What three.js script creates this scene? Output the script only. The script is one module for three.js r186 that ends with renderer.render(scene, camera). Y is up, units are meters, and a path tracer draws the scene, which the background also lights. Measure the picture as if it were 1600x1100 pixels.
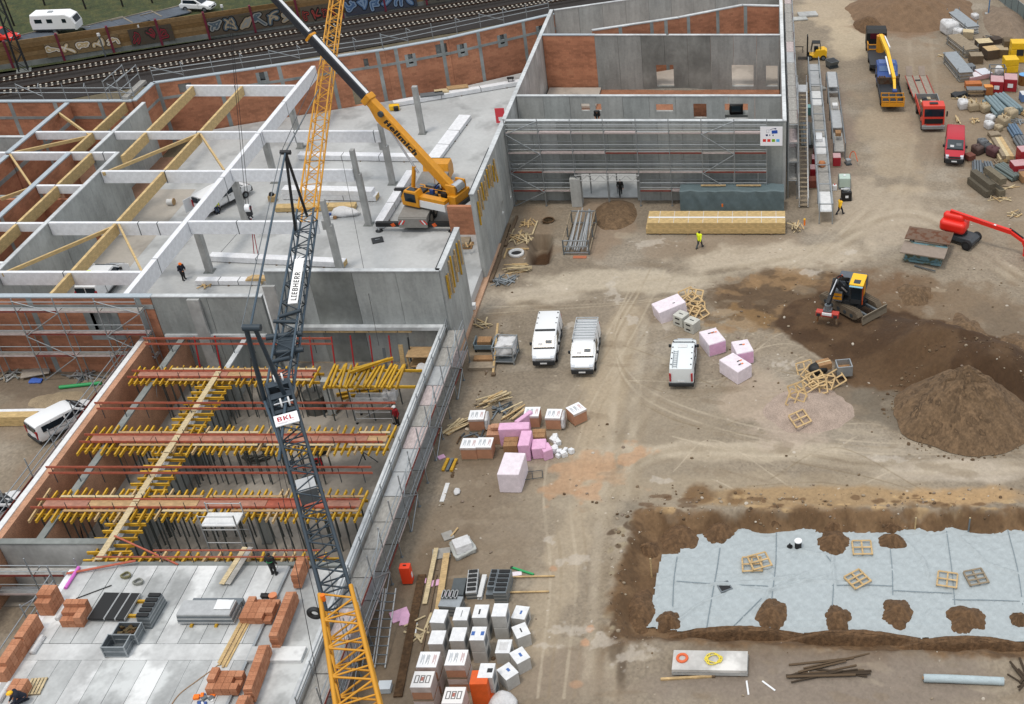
import*as THREE from 'three';
import{mergeGeometries,mergeVertices,toCreasedNormals}from 'three/addons/utils/BufferGeometryUtils.js';
import{RoundedBoxGeometry}from 'three/addons/geometries/RoundedBoxGeometry.js';
import{MarchingCubes}from 'three/addons/objects/MarchingCubes.js';
// ---------------------------------------------------------------- camera, sky, sun, exposure
const CAM_H=55,FOCAL=1850,CX=1197,CY=550,HORIZON=-756;
const PITCH=Math.atan((CY-HORIZON)/FOCAL),PC=Math.cos(PITCH),PS=Math.sin(PITCH);
const scene=new THREE.Scene();
const camera=new THREE.PerspectiveCamera(2*Math.atan(550/FOCAL)*180/Math.PI,2394/1100,1,900);
camera.position.set(0,CAM_H,0);
camera.rotation.set(-PITCH,0,0);
camera.setViewOffset(2394,1100,0,0,1600,1100);
camera.updateProjectionMatrix();
scene.add(camera);
{
const w=128,h=64,d=new Float32Array(w*h*4);
for(let j=0;j<h;j++)for(let i=0;i<w;i++){
const el=(j/(h-1)-0.5)*Math.PI,s=Math.max(0,Math.sin(el)),v=el<0?0.3:1.32*(1+2*s)/3,k=(j*w+i)*4;
d[k]=v*0.965;d[k+1]=v*0.995;d[k+2]=v*1.05;d[k+3]=1;
}
const t=new THREE.DataTexture(d,w,h,THREE.RGBAFormat,THREE.FloatType);
t.mapping=THREE.EquirectangularReflectionMapping;t.magFilter=t.minFilter=THREE.LinearFilter;t.needsUpdate=true;
scene.background=t;scene.environment=t;
}
const sun=new THREE.DirectionalLight(0xfff4e6,1.45);
sun.position.set(-48,150,-48);sun.target.position.set(-20,0,-90);
sun.castShadow=true;sun.shadow.radius=20;sun.shadow.mapSize.set(2048,2048);
Object.assign(sun.shadow.camera,{left:-110,right:110,top:110,bottom:-110,near:1,far:400});
scene.add(sun,sun.target);
const renderer=new THREE.WebGLRenderer({antialias:true});
renderer.setSize(1024,704);
renderer.toneMapping=THREE.LinearToneMapping;
renderer.toneMappingExposure=0.95;
renderer.shadowMap.enabled=true;
renderer.shadowMap.type=THREE.PCFSoftShadowMap;
// ---------------------------------------------------------------- helpers
const V=(x,y,z)=>new THREE.Vector3(x,y,z);
let seed=12345;
const rnd=()=>{seed|=0;seed=seed+0x6D2B79F5|0;let t=Math.imul(seed^seed>>>15,1|seed);t=t+Math.imul(t^t>>>7,61|t)^t;return((t^t>>>14)>>>0)/4294967296;};
const rr=(a,b)=>a+(b-a)*rnd();
const lerp=(a,b,t)=>a+(b-a)*t,clamp=(x,a=0,b=1)=>Math.min(b,Math.max(a,x));
const sst=(a,b,x)=>{const t=clamp((x-a)/(b-a));return t*t*(3-2*t);};
function at(u,v,h=0){
const a=(u-CX)/FOCAL,b=-(v-CY)/FOCAL,dy=b*PC-PS,dz=-(PC+b*PS),t=(h-CAM_H)/dy;
return V(t*a,h,t*dz);
}
function atd(u,v,d){const a=(u-CX)/FOCAL,b=-(v-CY)/FOCAL;return V(d*a,CAM_H+d*(b*PC-PS),-d*(PC+b*PS));}
const NT=256,noiseTab=new Float32Array(NT*NT);
{let s=777;for(let i=0;i<NT*NT;i++){s=(Math.imul(s,1664525)+1013904223)>>>0;noiseTab[i]=s/4294967296;}}
function vn(x,y){
const xi=Math.floor(x),yi=Math.floor(y);let fx=x-xi,fy=y-yi;fx=fx*fx*(3-2*fx);fy=fy*fy*(3-2*fy);
const x0=xi&255,x1=(xi+1)&255,y0=(yi&255)*NT,y1=((yi+1)&255)*NT;
const a=noiseTab[y0+x0],b=noiseTab[y0+x1],c=noiseTab[y1+x0],d=noiseTab[y1+x1];
return a+(b-a)*fx+(c-a)*fy+(a-b-c+d)*fx*fy;
}
function fbm(x,y,o=4){let s=0,a=0.5,n=0;for(let i=0;i<o;i++){s+=a*vn(x,y);n+=a;x=x*2.03+17.1;y=y*2.03+9.7;a*=0.5;}return s/n;}
const used={};
function numbered(n){const k=used[n]=(used[n]??-1)+1;return k?`${n}_${String(k).padStart(3, '0')}`:n;}
function tag(o,label,category,group,kind){if(label)o.userData.label=label;if(category)o.userData.category=category;if(group)o.userData.group=group;if(kind)o.userData.kind=kind;return o;}
function thing(name,label,category,pos=[0,0,0],turn=0,group){
const o=new THREE.Group();o.name=numbered(name);scene.add(o);
if(pos.isVector3)o.position.copy(pos);else o.position.set(...pos);
o.rotation.y=turn;o.userData.kind='thing';return tag(o,label,category,group);
}
function planarUV(g){
const p=g.attributes.position,n=g.attributes.normal,uv=new Float32Array(p.count*2);
for(let i=0;i<p.count;i++){
const ax=Math.abs(n.getX(i)),ay=Math.abs(n.getY(i)),az=Math.abs(n.getZ(i));
if(ay>=ax&&ay>=az){uv[2*i]=p.getX(i);uv[2*i+1]=p.getZ(i);}
else if(ax>=az){uv[2*i]=p.getZ(i);uv[2*i+1]=p.getY(i);}
else{uv[2*i]=p.getX(i);uv[2*i+1]=p.getY(i);}
}
g.setAttribute('uv',new THREE.BufferAttribute(uv,2));return g;
}
function prep(g,keepUV){let q=g.index?g.toNonIndexed():g;for(const k of Object.keys(q.attributes))if(!['position','normal','uv'].includes(k))q.deleteAttribute(k);if(!q.attributes.normal)q.computeVertexNormals();if(!keepUV)planarUV(q);return q;}
function mesh(name,geo,mat,parent,keepUV){
let g=Array.isArray(geo)?(geo.length>1?mergeGeometries(geo.map(x=>prep(x,keepUV))):prep(geo[0],keepUV)):prep(geo,keepUV);
const m=new THREE.Mesh(g,mat);m.castShadow=m.receiveShadow=true;
m.name=parent?name:numbered(name);(parent||scene).add(m);return m;
}
function inst(name,g,mat,parent,pos,rot,scl){
const m=new THREE.Mesh(g,mat);m.castShadow=m.receiveShadow=true;m.name=parent?name:numbered(name);
if(pos)m.position.set(...(pos.isVector3?pos.toArray():pos));if(rot)m.rotation.set(...rot);if(scl)m.scale.set(...scl);
(parent||scene).add(m);return m;
}
const bx=(w,h,d,x=0,y=0,z=0,ry=0,rx=0,rz=0)=>{const g=new THREE.BoxGeometry(w,h,d);if(rz)g.rotateZ(rz);if(rx)g.rotateX(rx);if(ry)g.rotateY(ry);g.translate(x,y+h/2,z);return g;};
const bb=(x0,y0,z0,x1,y1,z1)=>{const g=new THREE.BoxGeometry(Math.abs(x1-x0),Math.abs(y1-y0),Math.abs(z1-z0));g.translate((x0+x1)/2,(y0+y1)/2,(z0+z1)/2);return g;};
const rb=(w,h,d,r,x=0,y=0,z=0,ry=0)=>{const g=new RoundedBoxGeometry(w,h,d,2,r);if(ry)g.rotateY(ry);g.translate(x,y+h/2,z);return g;};
function orient(g,p,q,up){
const d=q.clone().sub(p),L=d.length(),m=new THREE.Matrix4(),z=d.clone().divideScalar(L);
let u=up||V(0,1,0);if(Math.abs(z.dot(u))>0.98)u=V(0,0,1);
const x=u.clone().cross(z).normalize(),y=z.clone().cross(x);m.makeBasis(x,y,z);g.applyMatrix4(m);g.translate((p.x+q.x)/2,(p.y+q.y)/2,(p.z+q.z)/2);return g;
}
const bar=(p,q,w=0.1,h=0.1,up)=>orient(new THREE.BoxGeometry(w,h,p.distanceTo(q)),p,q,up);
const tube=(p,q,r=0.03,n=6,r2=r)=>{const g=new THREE.CylinderGeometry(r2,r,p.distanceTo(q),n);g.rotateX(Math.PI/2);return orient(g,p,q);};
const cyl=(r,h,x=0,y=0,z=0,n=14,r2=r)=>{const g=new THREE.CylinderGeometry(r2,r,h,n);g.translate(x,y+h/2,z);return g;};
const wheelG=(r,w,x,y,z,n=20)=>{const g=new THREE.CylinderGeometry(r,r,w,n);g.rotateZ(Math.PI/2);g.translate(x,y,z);return g;};
const curveTube=(pts,r,seg=20,n=5)=>new THREE.TubeGeometry(new THREE.CatmullRomCurve3(pts),seg,r,n);
function prism(pts,w){
const s=new THREE.Shape(pts.map(p=>new THREE.Vector2(p[0],p[1]))),g=new THREE.ExtrudeGeometry(s,{depth:w,bevelEnabled:false});
g.translate(0,0,-w/2);g.rotateY(-Math.PI/2);return g;
}
function prismB(pts,w,b=0.04){const s=new THREE.Shape(pts.map(p=>new THREE.Vector2(p[0],p[1]))),g=new THREE.ExtrudeGeometry(s,{depth:w-2*b,bevelEnabled:true,bevelThickness:b,bevelSize:b,bevelOffset:-b,bevelSegments:2});g.translate(0,0,-w/2+b);g.rotateY(-Math.PI/2);return g;}
function wob(g,amp,f=1){
const q=mergeVertices(g.deleteAttribute('uv')&&(g.deleteAttribute('normal'),g)),p=q.attributes.position;
for(let i=0;i<p.count;i++){const x=p.getX(i),y=p.getY(i),z=p.getZ(i);p.setXYZ(i,x+amp*(fbm(y*f+3,z*f+x*f,3)-0.5)*2,y+amp*(fbm(x*f+9,z*f+31,3)-0.5)*2,z+amp*(fbm(x*f+57,y*f+z*f,3)-0.5)*2);}
q.computeVertexNormals();return q;
}
// ---------------------------------------------------------------- textures (matter only: grain, stains, courses, print)
function tex(n,f,rep=1,srgb=true){
const d=new Uint8Array(n*n*4);
for(let j=0;j<n;j++)for(let i=0;i<n;i++){const c=f(i/n,j/n),k=(j*n+i)*4;if(typeof c==='number')d[k]=d[k+1]=d[k+2]=clamp(c)*255;else{d[k]=clamp(c[0])*255;d[k+1]=clamp(c[1])*255;d[k+2]=clamp(c[2])*255;}d[k+3]=255;}
const t=new THREE.DataTexture(d,n,n);t.wrapS=t.wrapT=THREE.RepeatWrapping;t.magFilter=THREE.LinearFilter;t.minFilter=THREE.LinearMipmapLinearFilter;t.generateMipmaps=true;if(srgb)t.colorSpace=THREE.SRGBColorSpace;t.repeat.set(1/rep,1/rep);t.needsUpdate=true;return t;
}
const per=(x,y,P,o)=>{
let s=0,a=0.5,n=0;for(let i=0;i<o;i++){const fx=x*P,fy=y*P,xi=Math.floor(fx),yi=Math.floor(fy);let tx=fx-xi,ty=fy-yi;tx=tx*tx*(3-2*tx);ty=ty*ty*(3-2*ty);const m=(q)=>((q%P)+P)%P,T=(p,q)=>noiseTab[((m(q)+31*i)&255)*NT+((m(p)+57*i)&255)];s+=a*lerp(lerp(T(xi,yi),T(xi+1,yi),tx),lerp(T(xi,yi+1),T(xi+1,yi+1),tx),ty);n+=a;a*=0.55;P*=2;}return s/n;
};
const T={};
T.conc=tex(512,(x,y)=>{const a=per(x,y,4,6),b=per(x+0.3,y,24,3),s=per(x,y*0.25,32,2);return 0.76+0.24*(a-0.5)*1.6+0.1*(b-0.5)+0.08*(s-0.5)+0.1;},7.3);
T.wallc=tex(512,(x,y)=>{const a=per(x,y,3,6),st=per(x,y*0.12+0.4,26,3),b=per(x,y,40,2);return 0.92+0.26*(a-0.5)+0.14*(st-0.5)+0.07*(b-0.5);},5.7);
T.floor=tex(512,(x,y)=>{const a=per(x,y,3,6),b=sst(0.55,0.75,per(x+0.5,y+0.2,5,4)),c=per(x,y,60,2);return 0.86+0.2*(a-0.5)-0.1*b+0.05*(c-0.5);},13);
T.deck=tex(512,(x,y)=>{const a=per(x,y,3,6),w=sst(0.5,0.72,per(x*1+0.2,y+0.7,4,5)),c=per(x,y,50,2),st=per(x,y*0.3,16,3);return 0.82+0.3*(a-0.5)+0.18*w+0.08*(c-0.5)+0.12*(st-0.5);},9);
T.brick=tex(512,(x,y)=>{
const row=Math.floor(y*16),fy=y*16-row,o=row%2?0.5:0,fx0=x*8+o,fx=fx0-Math.floor(fx0),id=noiseTab[(row*37&255)*NT+(Math.floor(fx0)&7)];
const m=fy<0.07||fx<0.03?0.14:0,big=per(x,y,3,5),band=per(0.1,y,8,2),f=per(x,y,48,2);
const k=0.9+0.12*(id-0.5)+0.2*(big-0.5)+0.16*(band-0.5)+0.1*(f-0.5)-m*0.5;return[k*1.03+m*0.1,k+m*0.3,k+m*0.36];
},4);
T.wood=tex(256,(x,y)=>{const g=per(x*0.2,y,32,3),b=per(x,y,6,3);return 0.86+0.22*(g-0.5)+0.16*(b-0.5);},1.6);
T.soil=tex(512,(x,y)=>{const a=per(x,y,5,6),c=per(x,y,64,3);return 0.9+0.2*(a-0.5)+0.3*(c-0.5);},3.1);
T.clod=tex(512,(x,y)=>{const a=per(x,y,9,6),b=per(x+0.4,y+0.1,40,3),c=sst(0.58,0.7,per(x,y+0.5,26,3));return 0.86+0.26*(a-0.5)+0.34*(b-0.5)+0.09*c;},5.3);
T.soilB=tex(512,(x,y)=>per(x,y,12,6),3.1,false);
T.fineB=tex(256,(x,y)=>per(x,y,20,4),1.3,false);
T.foldB=tex(256,(x,y)=>1-Math.abs(per(x,y,5,4)-0.5)*2,2.2,false);
T.metal=tex(256,(x,y)=>{const a=per(x,y,6,5),s=per(x,y,40,2);return 0.94+0.12*(a-0.5)+0.06*(s-0.5);},1.5);
T.rust=tex(256,(x,y)=>{const a=sst(0.45,0.7,per(x,y,6,5)),s=per(x,y,40,2);return[0.86-0.1*a+0.1*(s-0.5),0.8-0.25*a+0.1*(s-0.5),0.74-0.36*a+0.1*(s-0.5)];},2);
function M(c,rough=0.85,map,o={}){const m=new THREE.MeshStandardMaterial({color:c,roughness:rough,metalness:o.metal||0});if(map)m.map=map;if(o.bump){m.bumpMap=o.bump;m.bumpScale=o.bs||0.01;}if(o.side)m.side=THREE.DoubleSide;return m;}
const P={
conc:M('#b0b4b2',0.9,T.wallc),concA:M('#a6abaa',0.9,T.wallc),concB:M('#b4b6b3',0.9,T.wallc),concD:M('#999e9c',0.9,T.wallc),concDD:M('#8d928f',0.92,T.conc),concL:M('#c3c5c3',0.88,T.conc),
top:M('#d5dadc',0.85,T.conc),floor:M('#cdd0d0',0.8,T.floor),floorW:M('#cfc6ba',0.9,T.floor),deck:M('#c9cdcd',0.85,T.deck),deckW:M('#dfe2e2',0.85,T.deck),ringbeam:M('#a3aaaa',0.9,T.conc),
brick:M('#bb8566',0.95,T.brick),brickD:M('#b27d60',0.95,T.brick),clay:M('#c59678',0.93,T.soil),clayP:M('#bd8b6d',0.93,T.metal),claytop:M('#c98f6c',0.95,T.soil),
glulam:M('#dfc188',0.7,T.wood),timber:M('#dabb88',0.8,T.wood),timberP:M('#e0cda4',0.85,T.wood),timberG:M('#a2937c',0.9,T.wood),timberD:M('#7a6650',0.9,T.wood),joist:M('#e0b02c',0.65,T.wood),joistD:M('#c79a28',0.7,T.wood),ply:M('#c9a77a',0.8,T.wood),
wrap:M('#eef1f5',0.6,T.metal,{bump:T.foldB,bs:0.004}),white:M('#e4e7e9',0.45),whiteM:M('#e6e8e8',0.6,T.metal),foam:M('#f0e6ee',0.7,T.metal),pink:M('#eab9da',0.75,T.metal),blockW:M('#eceff1',0.7,T.metal),blockG:M('#c3c2bd',0.8,T.metal),
redrail:M('#c66a52',0.7,T.wood),redboard:M('#bb8873',0.75,T.wood),galv:M('#a9b0b4',0.45,T.metal,{metal:0.55}),galvD:M('#7d858a',0.5,T.metal,{metal:0.5}),alu:M('#bfc2c3',0.5,T.metal,{metal:0.35}),steelD:M('#4b5358',0.55,T.metal,{metal:0.4}),prop:M('#59605f',0.6,T.metal,{metal:0.3}),propR:M('#b0262b',0.6,T.metal),planks:M('#b3b1ab',0.8,T.wood),plankP:M('#d3c5c3',0.85,T.wood),
dark:M('#26292c',0.6),black:M('#141516',0.6),rubber:M('#1d1d1e',0.9),glass:M('#1d2a33',0.08,null,{metal:0.2}),glassB:M('#223038',0.14),chrome:M('#c9cccf',0.25,null,{metal:0.8}),
boom:M('#4b5d6b',0.55,T.metal,{metal:0.2}),boomD:M('#38454f',0.55,T.metal,{metal:0.2}),craneY:M('#d89a24',0.5,T.metal),craneO:M('#e09a1e',0.42,T.metal),yellow:M('#f2c41a',0.5,T.metal),yelP:M('#f1bd20',0.5),orange:M('#e2601f',0.6,T.metal),red:M('#d3281f',0.4),redV:M('#b31a2c',0.35),truckRed:M('#d2402f',0.4),blue:M('#2f4f8f',0.5),blueL:M('#7fb6d2',0.7,T.rust),tarp:M('#667a80',0.7,T.metal,{bump:T.foldB,bs:0.05}),green:M('#2c9a5a',0.5),soil:M('#71573d',1,T.clod,{bump:T.soilB,bs:0.09}),soilM:M('#7b644b',1,T.clod,{bump:T.soilB,bs:0.08}),soilD:M('#5f4831',1,T.clod,{bump:T.soilB,bs:0.08}),sand:M('#b2a092',1,T.soil,{bump:T.soilB,bs:0.03}),membrane:M('#b5c5ca',0.7,T.metal,{bump:T.foldB,bs:0.02}),seam:M('#76838a',0.8),rustplate:M('#96887b',0.75,T.metal),bag:M('#b9a98c',0.9,T.soil),bagW:M('#d9dadb',0.8,T.metal,{bump:T.foldB,bs:0.05}),greyplastic:M('#6e7478',0.6,T.metal),skin:M('#c58c6c',0.7),navy:M('#1d2230',0.9),hivis:M('#dff01e',0.7),hivisO:M('#f07a1c',0.7),jeans:M('#33405a',0.9),card:M('#a9835c',0.9,T.soil),
mesh:M('#8f9796',0.8,T.metal),caravan:M('#eef0f2',0.4)
};
// ---------------------------------------------------------------- ground
const pitPoly=[[1000,806],[1700,800],[1700,1024],[1300,1008],[978,992],[962,950],[985,870]].map(p=>{const q=at(p[0],p[1],0);return[q.x,q.z];});
const holePoly=[[829,366],[862,366],[858,413],[824,413]].map(p=>{const q=at(p[0],p[1],0);return[q.x,q.z];});
function polyDist(poly,x,z){
let ins=false,d=1e9;
for(let i=0,j=poly.length-1;i<poly.length;j=i++){
const[x0,z0]=poly[j],[x1,z1]=poly[i];
if((z0>z)!==(z1>z)&&x<(x1-x0)*(z-z0)/(z1-z0)+x0)ins=!ins;
const t=clamp(((x-x0)*(x1-x0)+(z-z0)*(z1-z0))/((x1-x0)**2+(z1-z0)**2));d=Math.min(d,Math.hypot(x-x0-t*(x1-x0),z-z0-t*(z1-z0)));
}
return ins?d:-d;
}
const PITD=1.0,shaftC=at(857,344);
const digC=at(1330,470),rimC=at(1440,470),rA=at(1300,505),rB=at(1545,590);
function groundH(x,z){
let h=0.05*(fbm(x*0.12,z*0.12,3)-0.5)*2;
if(x>-12&&z>-66){const d=polyDist(pitPoly,x,z)+0.9*(fbm(x*0.7,z*0.7,3)-0.5);h-=PITD*sst(-0.5,1.1,d);if(d>-2&&d<0.4)h+=0.3*sst(-2,-0.3,d)*(1-sst(-0.2,0.4,d))*fbm(x*1.2,z*1.2,3);}
if(x>-24&&x<-18&&z<-88&&z>-104){const d=polyDist(holePoly,x,z);if(d>-0.4)h-=1.5*sst(-0.1,0.35,d);}
{const d=Math.hypot(x-shaftC.x,z-shaftC.z);if(d<1)h-=1.3*(1-sst(0.3,0.55,d));}
const e=Math.hypot((x-digC.x)/9,(z-digC.z)/6.5),e2=Math.hypot((x-rimC.x)/11,(z-rimC.z)/8);
h+=0.42*(1-sst(0.5,1.2,Math.min(e,e2)))*(fbm(x*0.55,z*0.55,4)-0.45);
if(x>0&&z<-62&&z>-100){const t=clamp(((x-rA.x)*(rB.x-rA.x)+(z-rA.z)*(rB.z-rA.z))/((rB.x-rA.x)**2+(rB.z-rA.z)**2)),d=Math.hypot(x-rA.x-t*(rB.x-rA.x),z-rA.z-t*(rB.z-rA.z))+1.6*(fbm(x*0.3,z*0.3,3)-0.5);h+=lerp(0.45,3.0,sst(0.12,0.7,t))*(1-sst(0.6,lerp(4.0,5.6,t),d))*(0.85+0.3*fbm(x*0.9,z*0.9,3));}
return h;
}
const GX0=-62,GX1=46,GZ0=-172,GZ1=-34;
function paintGround(n){
const col=new Float32Array(n*n*3),WX=(GX1-GX0)/n,WZ=(GZ1-GZ0)/n;
const lin=c=>{const k=new THREE.Color(c);return[k.r,k.g,k.b];};
const A=lin('#a09380'),B=lin('#8f8372'),C=lin('#b8ae9e');
for(let j=0;j<n;j++)for(let i=0;i<n;i++){
const x=GX0+(i+0.5)*WX,z=GZ0+(j+0.5)*WZ,k=(j*n+i)*3;
const a=fbm(x*0.09,z*0.09,4),b=fbm(x*0.6+40,z*0.6,3),g=vn(x*7,z*7)*0.6+vn(x*15,z*15)*0.4;
const t=sst(0.35,0.68,a*0.65+b*0.35),u=sst(0.52,0.75,fbm(x*0.16+80,z*0.3+11,3));
const s=(0.8+0.44*(g-0.5))*(0.94+0.26*(b-0.5));
for(let c=0;c<3;c++)col[k+c]=lerp(lerp(A[c],B[c],t),C[c],u*0.45)*s;
}
const blob=(u,v,ru,rv,rot,c,str,rag=0.5,fr=0.5)=>{
const o=at(u,v),e=at(u+ru,v),f=at(u,v-rv),R1=Math.abs(e.x-o.x),R2=Math.abs(f.z-o.z),R=Math.max(R1,R2)*1.5,cl=lin(c),cr=Math.cos(rot),sr=Math.sin(rot);
const i0=Math.max(0,Math.floor((o.x-R-GX0)/WX)),i1=Math.min(n-1,Math.ceil((o.x+R-GX0)/WX)),j0=Math.max(0,Math.floor((o.z-R-GZ0)/WZ)),j1=Math.min(n-1,Math.ceil((o.z+R-GZ0)/WZ));
for(let j=j0;j<=j1;j++)for(let i=i0;i<=i1;i++){
const x=GX0+(i+0.5)*WX-o.x,z=GZ0+(j+0.5)*WZ-o.z,p=(x*cr+z*sr)/R1,q=(-x*sr+z*cr)/R2,d=Math.hypot(p,q)+rag*(fbm((x+o.x)*fr,(z+o.z)*fr,5)-0.5)*2;
if(d>=1)continue;const w=str*sst(1,0.55,d),k=(j*n+i)*3,g=0.8+0.4*(vn((x+o.x)*5,(z+o.z)*5)*0.5+vn((x+o.x)*12,z*12)*0.5);
for(let m=0;m<3;m++)col[k+m]=lerp(col[k+m],cl[m]*g,w);
}
};
const path=(pts,w,c,str)=>{
const P3=pts.map(p=>at(p[0],p[1])),cl=lin(c),cv=new THREE.CatmullRomCurve3(P3),L=cv.getLength(),N=Math.ceil(L/(w*0.35)),seen=new Map();
for(let s=0;s<=N;s++){const o=cv.getPoint(s/N),R=w*1.3;for(let j=Math.floor((o.z-R-GZ0)/WZ);j<=(o.z+R-GZ0)/WZ;j++)for(let i=Math.floor((o.x-R-GX0)/WX);i<=(o.x+R-GX0)/WX;i++){if(i<0||j<0||i>=n||j>=n)continue;const x=GX0+(i+0.5)*WX,z=GZ0+(j+0.5)*WZ,d=Math.hypot(x-o.x,z-o.z)/w+0.7*(fbm(x*1.3,z*1.3,3)-0.5);if(d>=1)continue;const e=str*sst(1,0.3,d)*(0.35+0.65*sst(0.3,0.6,fbm(x*0.5+7,z*0.5,3))),key=j*n+i;if((seen.get(key)||0)<e)seen.set(key,e);}}
for(const[k,e]of seen)for(let m=0;m<3;m++)col[k*3+m]=lerp(col[k*3+m],cl[m]*(0.85+0.3*vn(k%n*0.7,Math.floor(k/n)*0.7)),e);
};
blob(700,900,130,260,0.1,'#7f715f',0.75,0.5,0.25);blob(640,960,70,170,0.2,'#716250',0.7,0.5);blob(740,540,60,70,0,'#7d6f5d',0.8);blob(810,380,70,70,0,'#84735f',0.7);blob(740,690,70,60,0,'#756755',0.7);
blob(1140,385,190,26,0,'#8d7d6a',0.6);blob(940,350,60,60,0,'#8a7763',0.7);blob(1290,200,50,130,0,'#85766a',0.75);blob(1430,150,110,110,0,'#8c7c68',0.55);blob(1540,200,90,170,0,'#85745f',0.6);
blob(980,700,210,120,0,'#968a77',0.45,0.6,0.2);blob(1200,760,420,28,0,'#9f917b',0.5);blob(90,640,110,60,0,'#877866',0.7);blob(60,600,90,28,0,'#6e6152',0.8);blob(60,740,50,60,0,'#847462',0.7);
blob(1300,1060,340,60,0,'#80756a',0.85,0.3);blob(820,1060,200,60,0,'#8f8170',0.6);
blob(960,440,210,22,0.05,'#b5aa97',0.8,0.5);blob(840,460,100,20,-0.05,'#b8ad9b',0.7);blob(1240,400,200,26,-0.12,'#b3a794',0.8,0.5);blob(1360,330,120,60,0.3,'#ab9e8b',0.7);blob(1390,215,50,90,0,'#a5967f',0.6);blob(950,590,50,150,0.05,'#a99a83',0.7,0.5);blob(1180,705,330,18,0,'#b3a793',0.7,0.5);blob(1500,735,160,24,0,'#b5aa9a',0.8,0.4);blob(880,880,40,170,0.1,'#aa9c86',0.6);blob(1330,60,50,40,0,'#b7a88f',0.7);blob(1300,20,60,30,0,'#b0a088',0.7);blob(1430,30,50,30,0,'#8b7560',0.8);
for(const[du,c,s]of[[0,'#b4a894',0.4],[14,'#86775f',0.25],[34,'#b5a994',0.36],[48,'#877862',0.22]]){path([[918+du,1090],[930+du,900],[950+du,720],[962+du,600],[975+du,500]],0.55,c,s);path([[1600,720+du*0.4],[1400,722+du*0.4],[1200,700+du*0.4],[1020,705+du*0.4],[930,790+du*0.4]],0.5,c,s);path([[1600,430+du*0.5],[1420,330+du*0.5],[1250,392+du*0.4],[1050,430+du*0.4],[800,470+du*0.4]],0.6,c,s);path([[1380+du*0.8,290],[1330+du*0.8,350],[1230+du*0.8,420],[1040+du*0.8,560],[960+du*0.8,680]],0.4,c,s*0.6);path([[1000+du*1.2,420],[950+du*1.2,520],[880+du*1.2,640],[850+du*1.2,760],[860+du*1.2,900],[840+du*1.2,1090]],0.14,c,s*1.3);path([[1600,690+du*0.5],[1350,690+du*0.5],[1150,660+du*0.5],[1000,600+du*0.5],[960,520+du*0.5],[1000,440+du*0.4]],0.14,c,s*1.3);path([[1330+du*0.6,330],[1200+du*0.6,430],[1000+du*0.6,470],[760,480+du*0.3]],0.13,c,s*1.3);path([[1420+du,60],[1430+du,200],[1400+du,330]],0.4,c,s*0.4);}
for(let q=0;q<26;q++){const u=rr(900,1250),v=rr(540,760);path([[u,v],[u+rr(40,150),v+rr(-50,50)],[u+rr(160,300),v+rr(-80,60)]],0.09,rnd()<0.6?'#bcb09b':'#77684f',0.45);}
blob(1240,470,150,60,0.12,'#5d4a35',0.95,0.45);blob(1180,465,70,36,0,'#5b4936',0.85,0.7,0.9);blob(1380,470,110,60,0,'#6a523a',0.9,0.5);blob(1400,560,120,110,0.5,'#59422a',0.95,0.35);blob(1500,490,110,60,0,'#76644f',0.8,0.6);blob(1560,540,70,70,0,'#6f6252',0.8,0.6);blob(1230,440,70,20,0,'#9a7c58',0.5,0.8,0.9);blob(1160,500,60,24,0.2,'#8e7048',0.5,0.9,1.1);blob(1300,620,70,30,0,'#7d7263',0.7,0.6);blob(1365,640,50,40,0,'#6d6558',0.8,0.7);
for(let q=0;q<30;q++)blob(rr(1110,1330),rr(430,520),rr(8,26),rr(3,9),rr(-0.4,0.4),rnd()<0.5?'#4a3926':'#8c7151',0.5,0.9,1.4);
blob(845,390,21,27,0,'#4a3420',1,0.15);blob(1250,660,90,40,0,'#ab9c8d',0.7,0.7);blob(1180,620,60,40,0,'#aa9a88',0.6,0.6);blob(1410,30,90,36,0,'#7d6650',0.95,0.35);blob(1355,38,26,18,0,'#6b4c2f',0.9,0.3);
blob(1320,905,400,130,0,'#604a31',1,0.12);blob(1000,900,42,130,0.1,'#6a5439',0.9,0.5);blob(1300,985,360,30,0,'#5c462e',0.95,0.3);blob(1280,778,320,22,0,'#9c825f',0.85,0.4);blob(1500,775,140,20,0,'#ab8d66',0.8,0.5);blob(1090,770,36,24,0,'#6e5539',0.9,0.5);blob(1150,778,20,18,0,'#735a3d',0.9,0.4);blob(985,800,30,26,0,'#7d7466',0.8,0.7);blob(968,1000,16,60,0.1,'#5d4f3f',0.8,0.6);blob(972,1040,15,40,-0.1,'#574a3c',0.8,0.5);
for(let q=0;q<60;q++){blob(rr(950,1020),rr(800,1000),rr(4,14),rr(3,9),rr(0,3),rnd()<0.5?'#4a3826':'#92866f',0.8,0.7,1.5);blob(rr(1010,1600),rr(775,812),rr(4,22),rr(2,6),0,rnd()<0.55?'#5a4129':'#b59a72',0.7,0.8,1.5);}
blob(905,742,46,44,0.6,'#b38b68',0.55,1.0,0.8);blob(985,712,30,20,0,'#b68d6a',0.6,1.1,0.9);blob(925,770,22,34,0.4,'#b38c6b',0.55,1.0,0.9);blob(945,745,56,18,0.5,'#ae8e70',0.5,1.0,0.8);blob(866,888,9,7,0,'#b58a6a',0.7,0.8,1.5);blob(915,1003,9,7,0,'#b98f70',0.7,0.8,1.5);blob(922,980,8,7,0,'#b98f70',0.7,0.8,1.5);blob(900,1070,14,8,0,'#b98e6d',0.4,0.5);
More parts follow.
